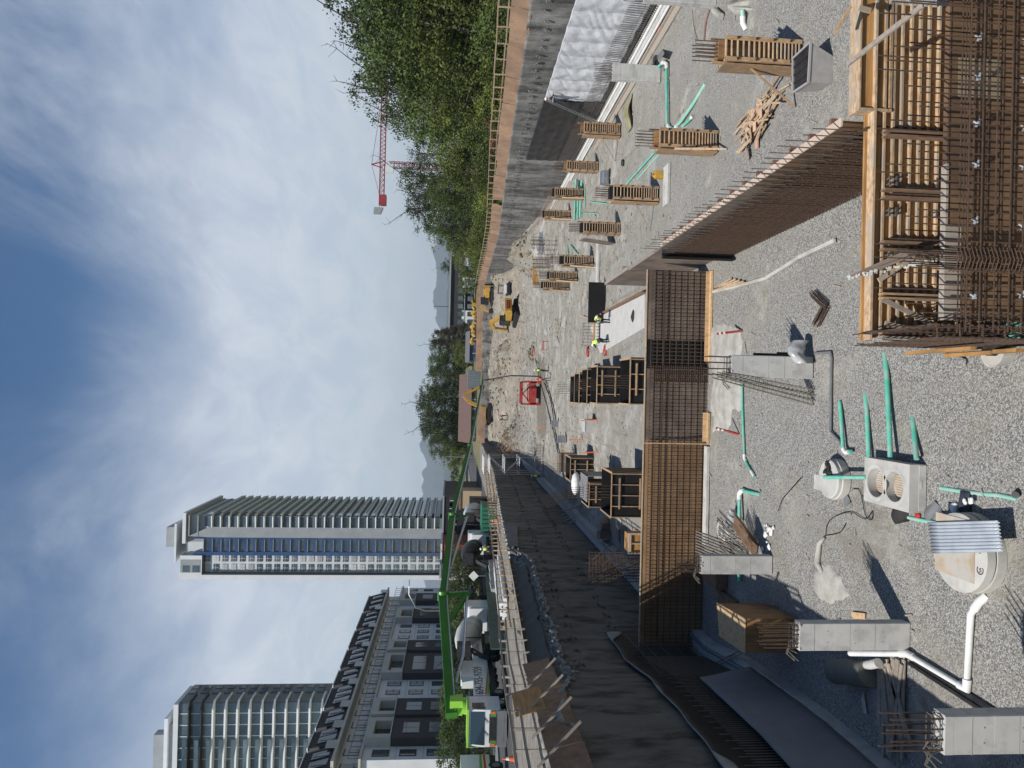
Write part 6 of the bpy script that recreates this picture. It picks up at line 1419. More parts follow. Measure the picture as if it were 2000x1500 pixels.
# stair tower
t=T('scaffold_stair','steel scaffold stair tower at the far end of the shaded wall','scaffold',(-10.5,98,0)); m=MB()
for x in (-11.6,-9.3):
    for y in (96,98.2,100.4):
        m.tube([(x,y,0),(x,y,7.2)],.04,6)
for z in (0.4,2.4,4.4,6.4,7.2):
    for x in (-11.6,-9.3): m.tube([(x,96,z),(x,100.4,z)],.035,6)
    for y in (96,98.2,100.4): m.tube([(-11.6,y,z),(-9.3,y,z)],.035,6)
m.build('scaffold_tube',MT['steel'],t,sep=0)
m=MB()
for k in range(3):
    for j in range(9): z=.3+2.0*k+.22*j; x=-11.2+.2*j if k%2==0 else -9.5-.2*j; m.box((x,96.5,z),(.22,.6,.04))
    for s in (0,.62): 
        x0_,x1_=(-11.2,-9.5) if k%2==0 else (-9.5,-11.2); m.bar((x0_,96.2+s,.25+2*k),(x1_,96.2+s,2.15+2*k),.04,.07)
m.build('stair_flight',MT['steel'],t)
m=MB(); m.bar((-11.6,96,.4),(-9.3,96,2.4),.04); m.bar((-9.3,96,2.4),(-11.6,96,4.4),.04); m.bar((-11.6,96,4.4),(-9.3,96,6.4),.04); m.build('diagonal_brace',MT['steel'],t,sep=1)
for k,(x,y) in enumerate(((-10.2,116),(-9.8,124))): 
    m=MB(); random.seed(k+3)
    for j in range(120): a=Vector((x+random.gauss(0,1.3),y+random.gauss(0,4),fz(x,y)+abs(random.gauss(.6,.7)))); m.bar(a,a+Vector((random.uniform(-1,1),random.uniform(-1,1),random.uniform(-.4,.8))),.05)
    tag(m.build('brush_pile',MT['timdk'],base=(x,y,0)),('grey brush pile nearer the stair tower','grey brush pile further along the far dirt')[k],'brush pile')
# ================================================================== BUILDINGS
MT['clad']=mat('pale_cladding',(.50,.52,.54),(.57,.59,.61),.3,.6,var=.03)
MT['clad2']=mat('grey_cladding',(.25,.27,.285),(.30,.32,.335),.3,.6)
MT['slab']=mat('balcony_edge_white',(.76,.78,.79),None,1,.6)
MT['bglass']=mat('blue_glass',(.02,.04,.12),(.04,.075,.18),.25,.08,spec=.9)
MT['gglass']=mat('grey_green_glass',(.04,.06,.065),(.13,.165,.17),.15,.1,spec=.8,var=.35)
MT['dglass']=mat('dark_window_glass',(.03,.04,.045),(.08,.095,.10),.4,.08,spec=.8,var=.4)
MT['wht']=mat('white_cladding',(.66,.68,.70),(.60,.62,.64),.4,.55)
MT['cur']=mat('white_curtain',(.42,.42,.42),None,1,.9,var=.3)
def tx(x,y,Y): p=PY(x,y,Y); return p.x,p.z
# tower A
YT=250; XL=tx(600,1131,YT)[0]; XC=tx(600,1007,YT)[0]; ztop=tx(398,1060,YT)[1]; 
def X_(y): return tx(600,y,YT)[0]
t=T('residential_tower','slender high rise tower with blue glass strip and white frame, alone against the sky','tower',((XL+XC)/2,YT+18,5.4))
fh=(ztop-5.4)/31; YB=YT+38; zt=ztop
m=MB(); m.b2((XL+.3,YT+.6,5.4),(XC-.6,YB,zt+6)); m.build('core_walls',MT['clad'],t)
m=MB(); m.b2((X_(1118),YT-.85,zt+.6),(X_(1093),YT-.8,zt+7.2)); m.build('top_panel',MT['clad2'],t)
for k_ in range(2): m=MB(); m.b2((X_(1117),YT-.9,zt+.9+3.2*k_),(X_(1104),YT-.855,zt+3.2+3.2*k_)); m.build('top_window',MT['gglass'],t)
m=MB(); a=tx(352,1131,YT)[1]; m.b2((XL,YT-.8,5.4),(X_(1122),YT+12,a)); m.b2((X_(1122)+.01,YT-.79,zt+.2),(X_(1085),YT+12,a-.01)); m.build('white_frame',MT['wht'],t)
m=MB(); m.b2((X_(1121.8),YT-.6,5.4),(X_(1119),YT+.6,zt+.5)); m.b2((X_(1121.8),YT-.6,zt-.3),(X_(1086),YT+.59,zt+.19)); m.build('dark_reveal',MT['dark'],t)
m=MB(); m.b2((X_(1050),YT-.5,5.4),(X_(1030),YT+.7,zt-2)); m.prism([(X_(1050),YT-.5,zt-2),(X_(1030),YT-.5,zt-2),(X_(1048),YT-.5,zt+5)],(0,1.2,0)); m.build('panel_strip',MT['clad2'],t)
m=MB(); m.b2((X_(1085),YT-.35,5.4),(X_(1078),YT+.7,zt+3)); m.b2((X_(1053),YT-.35,5.4),(X_(1050.2),YT+.7,zt+3)); m.build('blue_glass_fin',MT['bglass'],t,sep=1)
for k in range(31):
    z=5.4+fh*k
    for (ya,yb) in ((1117,1103),(1098,1086)):
        m=MB(); m.b2((X_(ya),YT+.45,z+.75),(X_(yb),YT+.59,z+fh-.35)); o=m.build('window',random.choice((MT['gglass'],MT['gglass'],MT['dglass'],MT['cur'])),t)
        m=MB(); m.b2((X_((ya+yb)/2)-.05,YT+.38,z+.75),(X_((ya+yb)/2)+.05,YT+.449,z+fh-.35)); m.b2((X_(ya),YT+.40,z+fh*.62),(X_(yb),YT+.449,z+fh*.62+.08)); m.build('mullion',MT['wht'],o)
    m=MB(); m.b2((X_(1077.5),YT+.1,z+.45),(X_(1053.5),YT+.5,z+fh-.25)); m.build('bay_glazing',MT['dglass'],t)
    m=MB(); m.b2((X_(1077.5),YT-.3,z+fh-.12),(X_(1053.5),YT+.5,z+fh+.12)); m.build('bay_balcony',MT['clad2'],t); m=MB(); m.b2((X_(1077.5),YT-.33,z+.13),(X_(1053.5),YT-.28,z+1.05)); m.build('bay_railing',MT['bglass'],t)
    x0,x1=X_(1030),XC+.6; d=.32
    m=MB(); m.prism([(x0,YT-1.0,z),(x1-.8,YT-1.3,z),(x1+.1,YT+1.5,z),(x1+.3,YB+.3,z),(x0,YB+.3,z)],(0,0,d)); m.build('balcony_slab',MT['slab'],t)
    m=MB(); m.prism([(x0,YT+.5,z+d+.005),(x1-1.2,YT+.5,z+d+.005),(x1-.9,YT+3,z+d+.005),(x1-.9,YB,z+d+.005)],(0,.06,fh-d-.01)); 
    m.b2((x1-.95,YT+2,z+d+.005),(x1-.85,YB,z+fh-.01)); m.build('balcony_glazing',MT['dglass'],t)
    m=MB(); m.b2((x0+.1,YT-.95,z+d),(x1-1.0,YT-.93,z+1.3)); m.build('glass_railing',MT['gglass'],t)
    m=MB(); m.b2((x1+.05,YT+2,z+d),(x1+.1,YB,z+1.35)); m.build('side_railing',MT['clad2'],t)
m=MB(); a=zt; m.b2((X_(1062),YT-.8,a+fh*2),(X_(1003),YB,a+fh*2+1.1)); m.b2((X_(1098),YT-1,a+fh*3),(X_(1024),YB-8,a+fh*3+.7)); m.build('roof_slab',MT['wht'],t,sep=1)
m=MB(); m.b2((X_(1075),YT+4,a+fh*3+1),(X_(1036),YT+20,a+fh*3+5.2)); m.b2((X_(1060),YT+.5,a),(X_(1010),YB-2,a+fh*2)); m.build('penthouse',MT['clad2'],t)
m=MB()
for k in range(2): m.b2((X_(1048),YT-.6,a+fh*k+fh*.6),(X_(1008),YB-1,a+fh*k+fh*.6+.35))
m.build('penthouse_slab',MT['clad2'],t,sep=1)
# tower B
Y2B=187; 
def X2(y): return tx(600,y,Y2B)[0]
xc=X2(1372); z1=tx(345,1400,Y2B)[1]; t=T('residential_tower','broad high rise tower with stacked pale curved balconies behind the dark metal roofs','tower',(xc-18,Y2B+15,6)); f2=3.0; YB2=Y2B+12.5
m=MB(); m.b2((xc-40,Y2B+1.6,6),(xc-.3,YB2,z1)); m.build('core_walls',mat('dark_tower_cladding',(.11,.12,.13),(.15,.16,.17),.3,.5),t)
n2=int((z1-6)/f2)
for k in range(n2):
    z=6+f2*k+(z1-6-n2*f2)
    if z<28: continue
    last=k>=n2-2
    m=MB(); m.prism([(xc-40,Y2B-.6,z),(xc-14,Y2B-.6,z),(xc-8,Y2B-.1,z),(xc-1.5,Y2B-.1,z),(xc+.3,Y2B+1.4,z),(xc+.3,Y2B+6,z),(xc-40,Y2B+6,z)],(0,0,.42 if not last else .3)); m.build('balcony_slab',MT['slab'] if not last else MT['dark'],t)
    m=MB(); m.b2((xc-40,Y2B+1.45,z+.45),(xc-.5,Y2B+1.59,z+f2-.05)); m.build('balcony_glazing',MT['gglass'],t)
    m=MB(); m.b2((xc-40,Y2B-.5,z+.425),(xc-9,Y2B-.47,z+1.4)); m.build('glass_railing',MT['gglass'],t)
    m=MB()
    for j in range(2): m.b2((xc-.31,Y2B+6.6+j*2.9,z+.9),(xc-.1,Y2B+8.8+j*2.9,z+2.6))
    m.build('window',MT['gglass'],t)
m=MB()
for j in range(13): m.b2((xc-38+j*2.9,Y2B+1.3,28),(xc-37.8+j*2.9,Y2B+1.44,z1)); 
m.build('mullion',MT['wht'],t,sep=1)
m=MB(); m.b2((xc-40,Y2B+1,z1+.01),(xc-.6,YB2,z1+1.2)); m.b2((xc-40,Y2B+5,z1+4),(xc-6,YB2,z1+4.9)); m.build('roof_slab',MT['wht'],t,sep=1)
m=MB(); m.b2((xc-40,Y2B+9,z1+4.91),(xc-12,YB2-.5,z1+9)); m.b2((xc-40,Y2B+6,z1+1.21),(xc-8,YB2-.4,z1+3.99)); m.build('penthouse',MT['clad2'],t,sep=1)
# mid-rise apartment block along the street
XB=-38.; Y0=73.6; Y1_=136.; ZB=6.4
MT['white2']=mat('apartment_white_panel',(.58,.585,.60),(.64,.645,.66),.6,.7)
MT['beige']=mat('beige_stucco',(.44,.425,.38),(.50,.485,.44),.8,.8)
MT['dbrick']=mat('dark_brick',(.045,.042,.043),(.07,.066,.066),6,.85,.2,20)
MT['metal']=mat('dark_ribbed_metal',(.045,.042,.046),(.06,.057,.06),.5,.55)
ab=T('apartment_block','long white and dark brick apartment block with dark metal top storeys along the street','apartment block',(XB-8,100,ZB))
m=MB(); m.b2((XB-16,Y0,ZB),(XB,Y1_,19.9)); m.build('main_wall',MT['white2'],ab)
m=MB(); m.b2((XB-16,Y0+.1,19.9),(XB-1.6,Y1_-.1,22.6)); m.build('terrace_storey',MT['white2'],ab)
m=MB(); m.b2((XB-16.2,Y0-.3,19.905),(XB+.3,Y1_+.3,20.15)); m.b2((XB-16,Y0-.2,22.605),(XB+.1,Y1_,22.9)); m.build('cornice',MT['beige'],ab,sep=1)
# dark metal modules
ys=[73.3,78.6,83.2,88.4,95.0,100.8,108.5,117,126,136]
for i,(a,b) in enumerate(zip(ys,ys[1:])):
    m=MB(); b_=b-.35; m.prism([(XB-.6,a,22.91),(XB-.6,b_,22.91),(XB-1.5,b_,26.2),(XB-1.5,a+.4,26.2)],(-13,0,0)); o=m.build('metal_storey',MT['metal'],ab)
    m=MB(); n=int((b_-a)/.38)
    for k in range(1,n): y=a+k*.38; m.bar((XB-.56,y,22.95),(XB-1.46,y,26.15),.05,.05)
    m.build('standing_seams',MT['metal'],o)
    m=MB(); m.b2((XB-1.7,a+.3,26.21),(XB-1.3,b_+.05,26.32)); m.build('roof_flashing',MT['slab'],o)
    nw_=2 if b-a<6 else 3
    for k in range(nw_):
        y=a+.8+(b-a-1.6)*k/nw_; m=MB(); m.prism([(XB-.70,y,23.4),(XB-.70,y+1.3,23.4),(XB-1.16,y+1.3,25.3),(XB-1.16,y,25.3)],(.1,0,0)); w_=m.build('window',MT['dglass'],o)
        m=MB(); m.prism([(XB-.71,y+.1,23.5),(XB-.71,y+.6,23.5),(XB-1.1,y+.45,25.1)],(.16,0,0)); m.build('curtain',MT['cur'],w_)
    m=MB(); m.b2((XB-.45,b-1.6,22.95),(XB-.38,b+.2,24.1)); m.build('balcony_screen',MT['gglass'],ab)
# terrace railings and windows
m=MB(); y=Y0
while y<Y1_: m.bar((XB+.2,y,20.15),(XB+.2,y,21.25),.05); y+=1.2
for z in (20.25,21.25): m.bar((XB+.2,Y0,z),(XB+.2,Y1_,z),.05)
m.build('terrace_railing',MT['dark'],ab)
y=Y0+1; 
while y<Y1_-2: m=MB(); m.b2((XB-1.6,y,20.5),(XB-1.52,y+1.4,22.3)); m.build('terrace_window',MT['dglass'],ab); y+=3.1
bays=[('w',73.6,76.3),('b',76.3,80.9),('b',81.7,86),('w',86,93.5),('b',93.5,100.4),('b',101.6,105.6),('w',105.6,115.6),('b',115.6,120.4),('w',120.4,125),('b',125,129.5),('w',129.5,136)]
floors=[16.9,14.1,11.3,8.5]
def win(y,z,w_=1.3,h=1.75,x=XB):
    m=MB(); m.b2((x-.02,y,z),(x+.06,y+w_,z+h)); o=m.build('window',MT['blk'],ab); m=MB(); 
    for (a,b,c_,d) in ((.07,.45,.07,.93),(.55,.93,.07,.45),(.55,.93,.52,.93)): m.b2((x+.062,y+w_*a,z+h*c_),(x+.068,y+w_*b,z+h*d))
    m.build('pane',random.choice((MT['dglass'],MT['dglass'],MT['gglass'],MT['cur'])),o)
for kind,a,b in bays:
    if kind=='w':
        n=max(1,int((b-a)/2.5))
        for k in range(n):
            for z in floors: win(a+(b-a)*(k+.5)/n-.65,z+.3)
        m=MB()
        for z in floors[:3]: m.b2((XB,a,z-.42),(XB+.015,b,z-.38))
        m.build('panel_joint',MT['clad2'],ab,sep=1)
    else:
        m=MB(); m.b2((XB,a,ZB),(XB+.9,b,17.2)); m.build('brick_bay',MT['dbrick'],ab)
        for (p,q,r_,s) in ((a,b,19.1,19.9),(a,a+.8,17.2,19.1),(b-.8,b,17.2,19.1)): 
            m=MB(); m.b2((XB+.001,p,r_),(XB+1.0,q,s)); m.build('stucco_frame',MT['beige'],ab)
        m=MB(); m.b2((XB+.001,a-.05,17.2),(XB+1.08,b+.05,17.32)); m.build('bay_ledge',MT['beige'],ab)
        m=MB(); m.b2((XB+.0,a+.85,17.35),(XB+.1,b-.85,19.05)); m.build('loggia_window',MT['dglass'],ab)
        for z in floors[1:]:
            m=MB(); m.b2((XB+.85,a+1.0,z+.1),(XB+.93,b-1.0,z+2.0)); o=m.build('window',MT['blk'],ab); m=MB(); m.b2((XB+.932,a+1.15,z+.2),(XB+.936,(a+b)/2-.05,z+1.9)); m.b2((XB+.932,(a+b)/2+.05,z+.2),(XB+.936,b-1.15,z+1.9)); m.build('pane',random.choice((MT['dglass'],MT['dglass'],MT['gglass'],MT['cur'])),o)
m=MB(); m.b2((XB+.05,Y0-.02,17.2),(XB+.8,Y0+2.2,19.8)) if False else None
for x in (XB-3.5,XB-8): 
    for z in floors: m=MB(); m.b2((x,Y0-.06,z+.3),(x+2,Y0+.01,z+2)); m.build('end_window',MT['dglass'],ab)
# background buildings
def block(name,label,cat,x0,x1,y0,y1,z0,z1,mt,roof=None,wins=None,wm='dglass',roofmt='dark'):
    t=T(name,label,cat,((x0+x1)/2,(y0+y1)/2,z0)); m=MB(); m.b2((x0,y0,z0),(x1,y1,z1)); m.build('wall',mt,t)
    if roof:
        m=MB(); yc=(y0+y1)/2; e=.5; m.prism([(x0-e,y0-e,z1+.01),(x0-e,y1+e,z1+.01),(x0-e,yc,z1+roof)],(x1-x0+2*e,0,0)); m.build('roof',roofmt,t)
    else: m=MB(); m.b2((x0-.2,y0-.2,z1+.01),(x1+.2,y1+.2,z1+.35)); m.build('parapet',roofmt if not isinstance(roofmt,str) else MT[roofmt],t)
    if wins:
        nx,nz,w_,h=wins
        for i in range(nx):
            for j in range(nz):
                x=x0+(x1-x0)*(i+.5)/nx; z=z0+(z1-z0)*(j+.5)/nz; m=MB(); m.b2((x-w_/2,y0-.08,z-h/2),(x+w_/2,y0+.05,z+h/2)); o=m.build('window',MT[wm],t); m=MB(); m.b2((x-.05,y0-.12,z-h/2),(x+.05,y0-.085,z+h/2)); m.build('mullion',MT['wht'],o)
    return t
def sp(xa,ya,yb,Y): p=PY(xa,ya,Y);q=PY(xa,yb,Y); return min(p.x,q.x),max(p.x,q.x),p.z
x0,x1,z=sp(868,970,1062,150); block('podium_building','low black clad building at the foot of the slender tower','building',x0,x1,150,175,5.4,z,MT['dark'],None,(6,2,2.5,1.5),roofmt='clad2')
x0,x1,z=sp(864,1064,1101,140); block('brick_building','small red brick building with a white entrance beside the mixer trucks','building',x0,x1,140,150,5.4,z,MT['brick'],None,(2,2,.9,1.6),roofmt='wht')
x0,x1,z=sp(862,1102,1128,145); block('white_building','white rendered building between the brick one and the apartment block','building',x0,x1,145,158,5.4,z,MT['wht'],None,(2,2,1,1.6),roofmt='clad2')
x0,x1,z=sp(900,952,985,150); block('shed','small tan site hut below the boom near the black clad building','hut',x0,x1,145,150,5.4,z,mat('tan_render',(.42,.32,.2),None,1,.8),None,(1,1,.9,.8),roofmt='timdk')
MT['roofb']=mat('brown_roof_shingle',(.10,.062,.052),(.14,.09,.078),3,.9)
x0,x1,z=sp(922,735,862,190); block('bungalow','long low house with a brown shingle roof under the big trees','house',x0,x1,190,202,5.4,z,mat('dark_siding',(.06,.06,.065),None,1,.8),3.3,(7,1,1.4,1.0),roofmt=MT['roofb'])
x0,x1,z=sp(918,650,703,178); block('blue_house','blue clapboard house with a white framed window above the far wall','house',x0,x1,178,188,5.4,z,mat('blue_siding',(.04,.085,.20),(.05,.10,.23),1,.7,stretch=(.1,.1,30)),1.0,(2,1,1.8,1.1),roofmt=mat('grey_shingle',(.12,.12,.125),None,1,.9))
x0,x1,z=sp(914,722,758,168); t=T('shipping_container','pale ribbed metal container beside the bungalow','container',((x0+x1)/2,170,5.4)); m=MB()
def fn(a,b): return (x0+(x1-x0)*a,168+.12*(math.sin(a*70)>0),5.4+(z-5.4)*b)
m.grid(fn,90,2,th=(0,2.4,0)); m.build('ribbed_body',MT['steel'],t)
x0,x1,z=sp(882,500,636,225); 
t=T('apartment_building','black and white apartment building far away beyond the right hand fence','apartment building',((x0+x1)/2,235,5.4)); m=MB(); m.b2((x0,225,5.4),(x1,245,z)); m.build('wall',mat('charcoal_cladding',(.035,.035,.038),None,1,.8),t)
m=MB(); m.b2((x0-.4,224.4,z+.01),(x1+.4,245,z+.5)); m.build('parapet',MT['clad2'],t)
for k,(a,b) in enumerate(((.04,.22),(.55,.72),(.86,.98))):
    m=MB(); m.b2((x0+(x1-x0)*a,224.3,5.4),(x0+(x1-x0)*b,224.99,z-3.6)); m.build('white_bay',MT['white2'],t)
for j in range(5):
    zz=6.2+j*3
    if zz>z-1.5: continue
    m=MB(); m.b2((x0,224.2,zz-.5),(x1,224.99,zz-.3)) ; m.build('floor_band',MT['clad2'],t)
    for k in range(9): x=x0+(x1-x0)*(k+.5)/9; m=MB(); m.b2((x-.7,224.1,zz+.1),(x+.7,224.28,zz+1.7)); m.build('window',MT['gglass'],t)
x0,x1,z=sp(905,30,-40,60); t=T('garden_shed','small white clapboard shed among the trees at the right edge','shed',(x0+2,62,zs(60))); a=PY(925,14,60); m=MB(); m.b2((a.x,60,zs(60)),(a.x+5,64,a.z)); m.build('wall',mat('white_clapboard',(.55,.58,.62),(.45,.48,.52),1,.7,stretch=(.1,.1,26),lo=.45,hi=.55),t); m=MB(); m.prism([(a.x-.5,59.5,a.z),(a.x-.5,64.5,a.z),(a.x-.5,62,a.z+1.6)],(6,0,0)); m.build('roof',MT['clad2'],t)
m=MB(); m.b2((a.x+.9,59.94,zs(60)+.9),(a.x+1.9,60,zs(60)+2.0)); m.build('window',MT['dglass'],t)
# power poles
for k,(px,py,Y,l) in enumerate(((846,598,240,'thin utility pole beyond the far apartment building'),(870,892,200,'slim pale lamp post beside the left of the big round trees'))):
    a=PY(px,py,Y); t=T('utility_pole',l,'pole',(a.x,Y,5.4)); m=MB(); m.tube([(a.x,Y,5.4),(a.x,Y,a.z)],[.15,.09],8); m.build('mast',MT['steel'] if k else MT['dark'],t); m=MB(); m.bar((a.x-1,Y,a.z-.5),(a.x+1,Y,a.z-.5),.12); m.build('crossarm',MT['dark'],t)
# ================================================================== TOWER CRANE
YC=230.; t=T('tower_crane','red tower crane rising behind the trees on the right','tower crane',(PY(760,322,YC).x,YC,5))
def P(x,y): return PY(x,y,YC)
rc=mat('crane_red',(.30,.035,.04),(.24,.03,.035),.5,.6)
def lattice(m,A,B,w,n,th=.16,three=False):
    d=(B-A).normalized(); s=d.cross(Vector((0,1,0))).normalized() if abs(d.y)<.9 else Vector((1,0,0)); u=Vector((0,1,0)) 
    c=[s*w/2+u*w/2,s*w/2-u*w/2,-s*w/2-u*w/2,-s*w/2+u*w/2]
    if three: c=[s*w*.6,-s*w*.4+u*w/2,-s*w*.4-u*w/2]
    for o in c: m.bar(A+o,B+o,th)
    for i in range(n):
        a=A.lerp(B,i/n); b=A.lerp(B,(i+1)/n)
        for k in range(len(c)): m.bar(a+c[k],b+c[(k+1)%len(c)],th*.6); m.bar(a+c[k],a+c[(k+1)%len(c)],th*.6)
a=P(760,322); m=MB(); lattice(m,Vector((a.x,YC,5)),Vector((a.x,YC,a.z)),1.7,18,.18); m.build('mast',rc,t)
a=P(747,322);b=P(741,232); e=P(745,150); m=MB(); lattice(m,a,Vector((e.x,e.y,a.z)),1.6,22,.16); m.build('jib',rc,t)
b=P(741,402); m=MB(); lattice(m,a,Vector((b.x,YC,a.z)),1.4,8,.2); m.build('counter_jib',rc,t)
m=MB(); A=Vector((a.x,YC,a.z)); m.bar(A+Vector((-1,0,0)),A+Vector((0,0,3.4)),.3); m.bar(A+Vector((1,0,0)),A+Vector((0,0,3.4)),.3); m.bar(A+Vector((0,0,3.4)),Vector((b.x+3,YC,a.z+.6)),.12); m.bar(A+Vector((0,0,3.4)),Vector((e.x-8,YC,a.z+.8)),.12); m.build('tower_head',rc,t)
m=MB(); m.b2((b.x+.2,YC-1,a.z-1.5),(b.x+3.4,YC+1,a.z+.4)); m.build('winch_housing',rc,t)
m=MB(); q=P(741,415); m.prism([(b.x-2.6,YC-.8,a.z+.2),(b.x-.6,YC-.8,a.z-.6),(b.x-.6,YC-.8,a.z+2.2),(b.x-2.6,YC-.8,a.z+2.4)],(0,1.6,0)); m.build('counterweight',MT['clad2'],t)
m=MB(); q=P(757,325); m.b2((A.x-2.6,YC-1.6,A.z-3.6),(A.x-.2,YC-.2,A.z-1.2)); m.build('operator_cab',MT['wht'],t)
# ================================================================== MOUNTAINS
def ridge(name,label_,Y,pts,depth,seed):
    m=MB(); D=pts
    def hgt(u):
        for (a,p),(b,q) in zip(D,D[1:]):
            if a<=u<=b: return p+(q-p)*(u-a)/(b-a)
        return D[0][1] if u<D[0][0] else D[-1][1]
    def fn(a,b):
        u=-1100+2200*a; X=u*Y/1400; h=hgt(u); n=noise.noise((u*.045,b*2,seed))*.5+noise.noise((u*.13,b*4,seed))*.25+noise.noise((u*.4,b*7,seed))*.1
        z=max(4,(h*(1+.0)*(math.sin(math.pi*min(1,b*1.15)) if b>.5 else math.sin(math.pi*b))+n*h*.28)*Y/1400*(1 if b>.02 else 0)); return (X,Y-depth/2+depth*b,z)
    m.grid(fn,420,24); return tag(m.build(name,MT['hill'],smooth=True),kind='structure')
MT['hill']=mat('distant_hill',(.03,.045,.035),(.05,.06,.05),.002,.95)
ridge('mountains','',9000,[(-1100,45),(-300,50),(-215,62),(-150,52),(-110,66),(-60,58),(-30,48),(20,34),(60,22),(90,26),(130,40),(170,46),(215,40),(260,46),(330,40),(420,30),(600,40),(1100,50)],2500,3)
ridge('hills','',5200,[(-1100,20),(-200,18),(-60,24),(60,18),(140,22),(240,20),(500,25),(1100,20)],1500,7)
# ================================================================== TREES
def leafmat(name,a,b,c=None):
    m=bpy.data.materials.new(name); m.use_nodes=True; t=m.node_tree; p=t.nodes['Principled BSDF']; p.inputs['Roughness'].default_value=.7; p.inputs['Specular IOR Level'].default_value=.25
    g=t.nodes.new('ShaderNodeNewGeometry'); n=t.nodes.new('ShaderNodeTexNoise'); n.inputs['Scale'].default_value=.55; n.inputs['Detail'].default_value=4; t.links.new(g.outputs['Position'],n.inputs['Vector'])
    w=t.nodes.new('ShaderNodeTexWhiteNoise'); t.links.new(g.outputs['Position'],w.inputs['Vector'])
    v=t.nodes.new('ShaderNodeMath'); v.operation='MULTIPLY_ADD'; t.links.new(g.outputs['Random Per Island'],v.inputs[0]); v.inputs[1].default_value=.6; t.links.new(n.outputs[0],v.inputs[2])
    r=t.nodes.new('ShaderNodeMapRange'); r.inputs[1].default_value=.4; r.inputs[2].default_value=1.1; t.links.new(v.outputs[0],r.inputs[0])
    mx=t.nodes.new('ShaderNodeMix'); mx.data_type='RGBA'; t.links.new(r.outputs[0],mx.inputs[0]); mx.inputs[6].default_value=(*a,1); mx.inputs[7].default_value=(*b,1)
    oi=t.nodes.new('ShaderNodeObjectInfo'); h=t.nodes.new('ShaderNodeHueSaturation'); rr=t.nodes.new('ShaderNodeMapRange'); rr.inputs[3].default_value=.62; rr.inputs[4].default_value=1.45; t.links.new(oi.outputs['Random'],rr.inputs[0]); t.links.new(rr.outputs[0],h.inputs['Value']); t.links.new(mx.outputs[2],h.inputs['Color'])
    t.links.new(h.outputs[0],p.inputs['Base Color'])
    tr=t.nodes.new('ShaderNodeBsdfTranslucent'); t.links.new(h.outputs[0],tr.inputs[0]); ms=t.nodes.new('ShaderNodeMixShader'); ms.inputs[0].default_value=.25; t.links.new(p.outputs[0],ms.inputs[1]); t.links.new(tr.outputs[0],ms.inputs[2]); t.links.new(ms.outputs[0],t.nodes['Material Output'].inputs[0])
    return m
LM={'g':leafmat('mid_green_leaves',(.034,.054,.016),(.10,.135,.036)),'d':leafmat('dark_green_leaves',(.026,.040,.018),(.075,.095,.037)),'y':leafmat('yellow_green_leaves',(.055,.08,.02),(.16,.19,.045)),'b':leafmat('brownish_needles',(.05,.042,.03),(.11,.095,.06)),'r':leafmat('rusty_twigs',(.14,.07,.045),(.26,.14,.09))}
BARK=mat('grey_bark',(.10,.09,.075),(.16,.145,.12),3,.95,.5,8); BARKD=mat('dark_bark',(.035,.03,.026),(.06,.05,.045),3,.95)
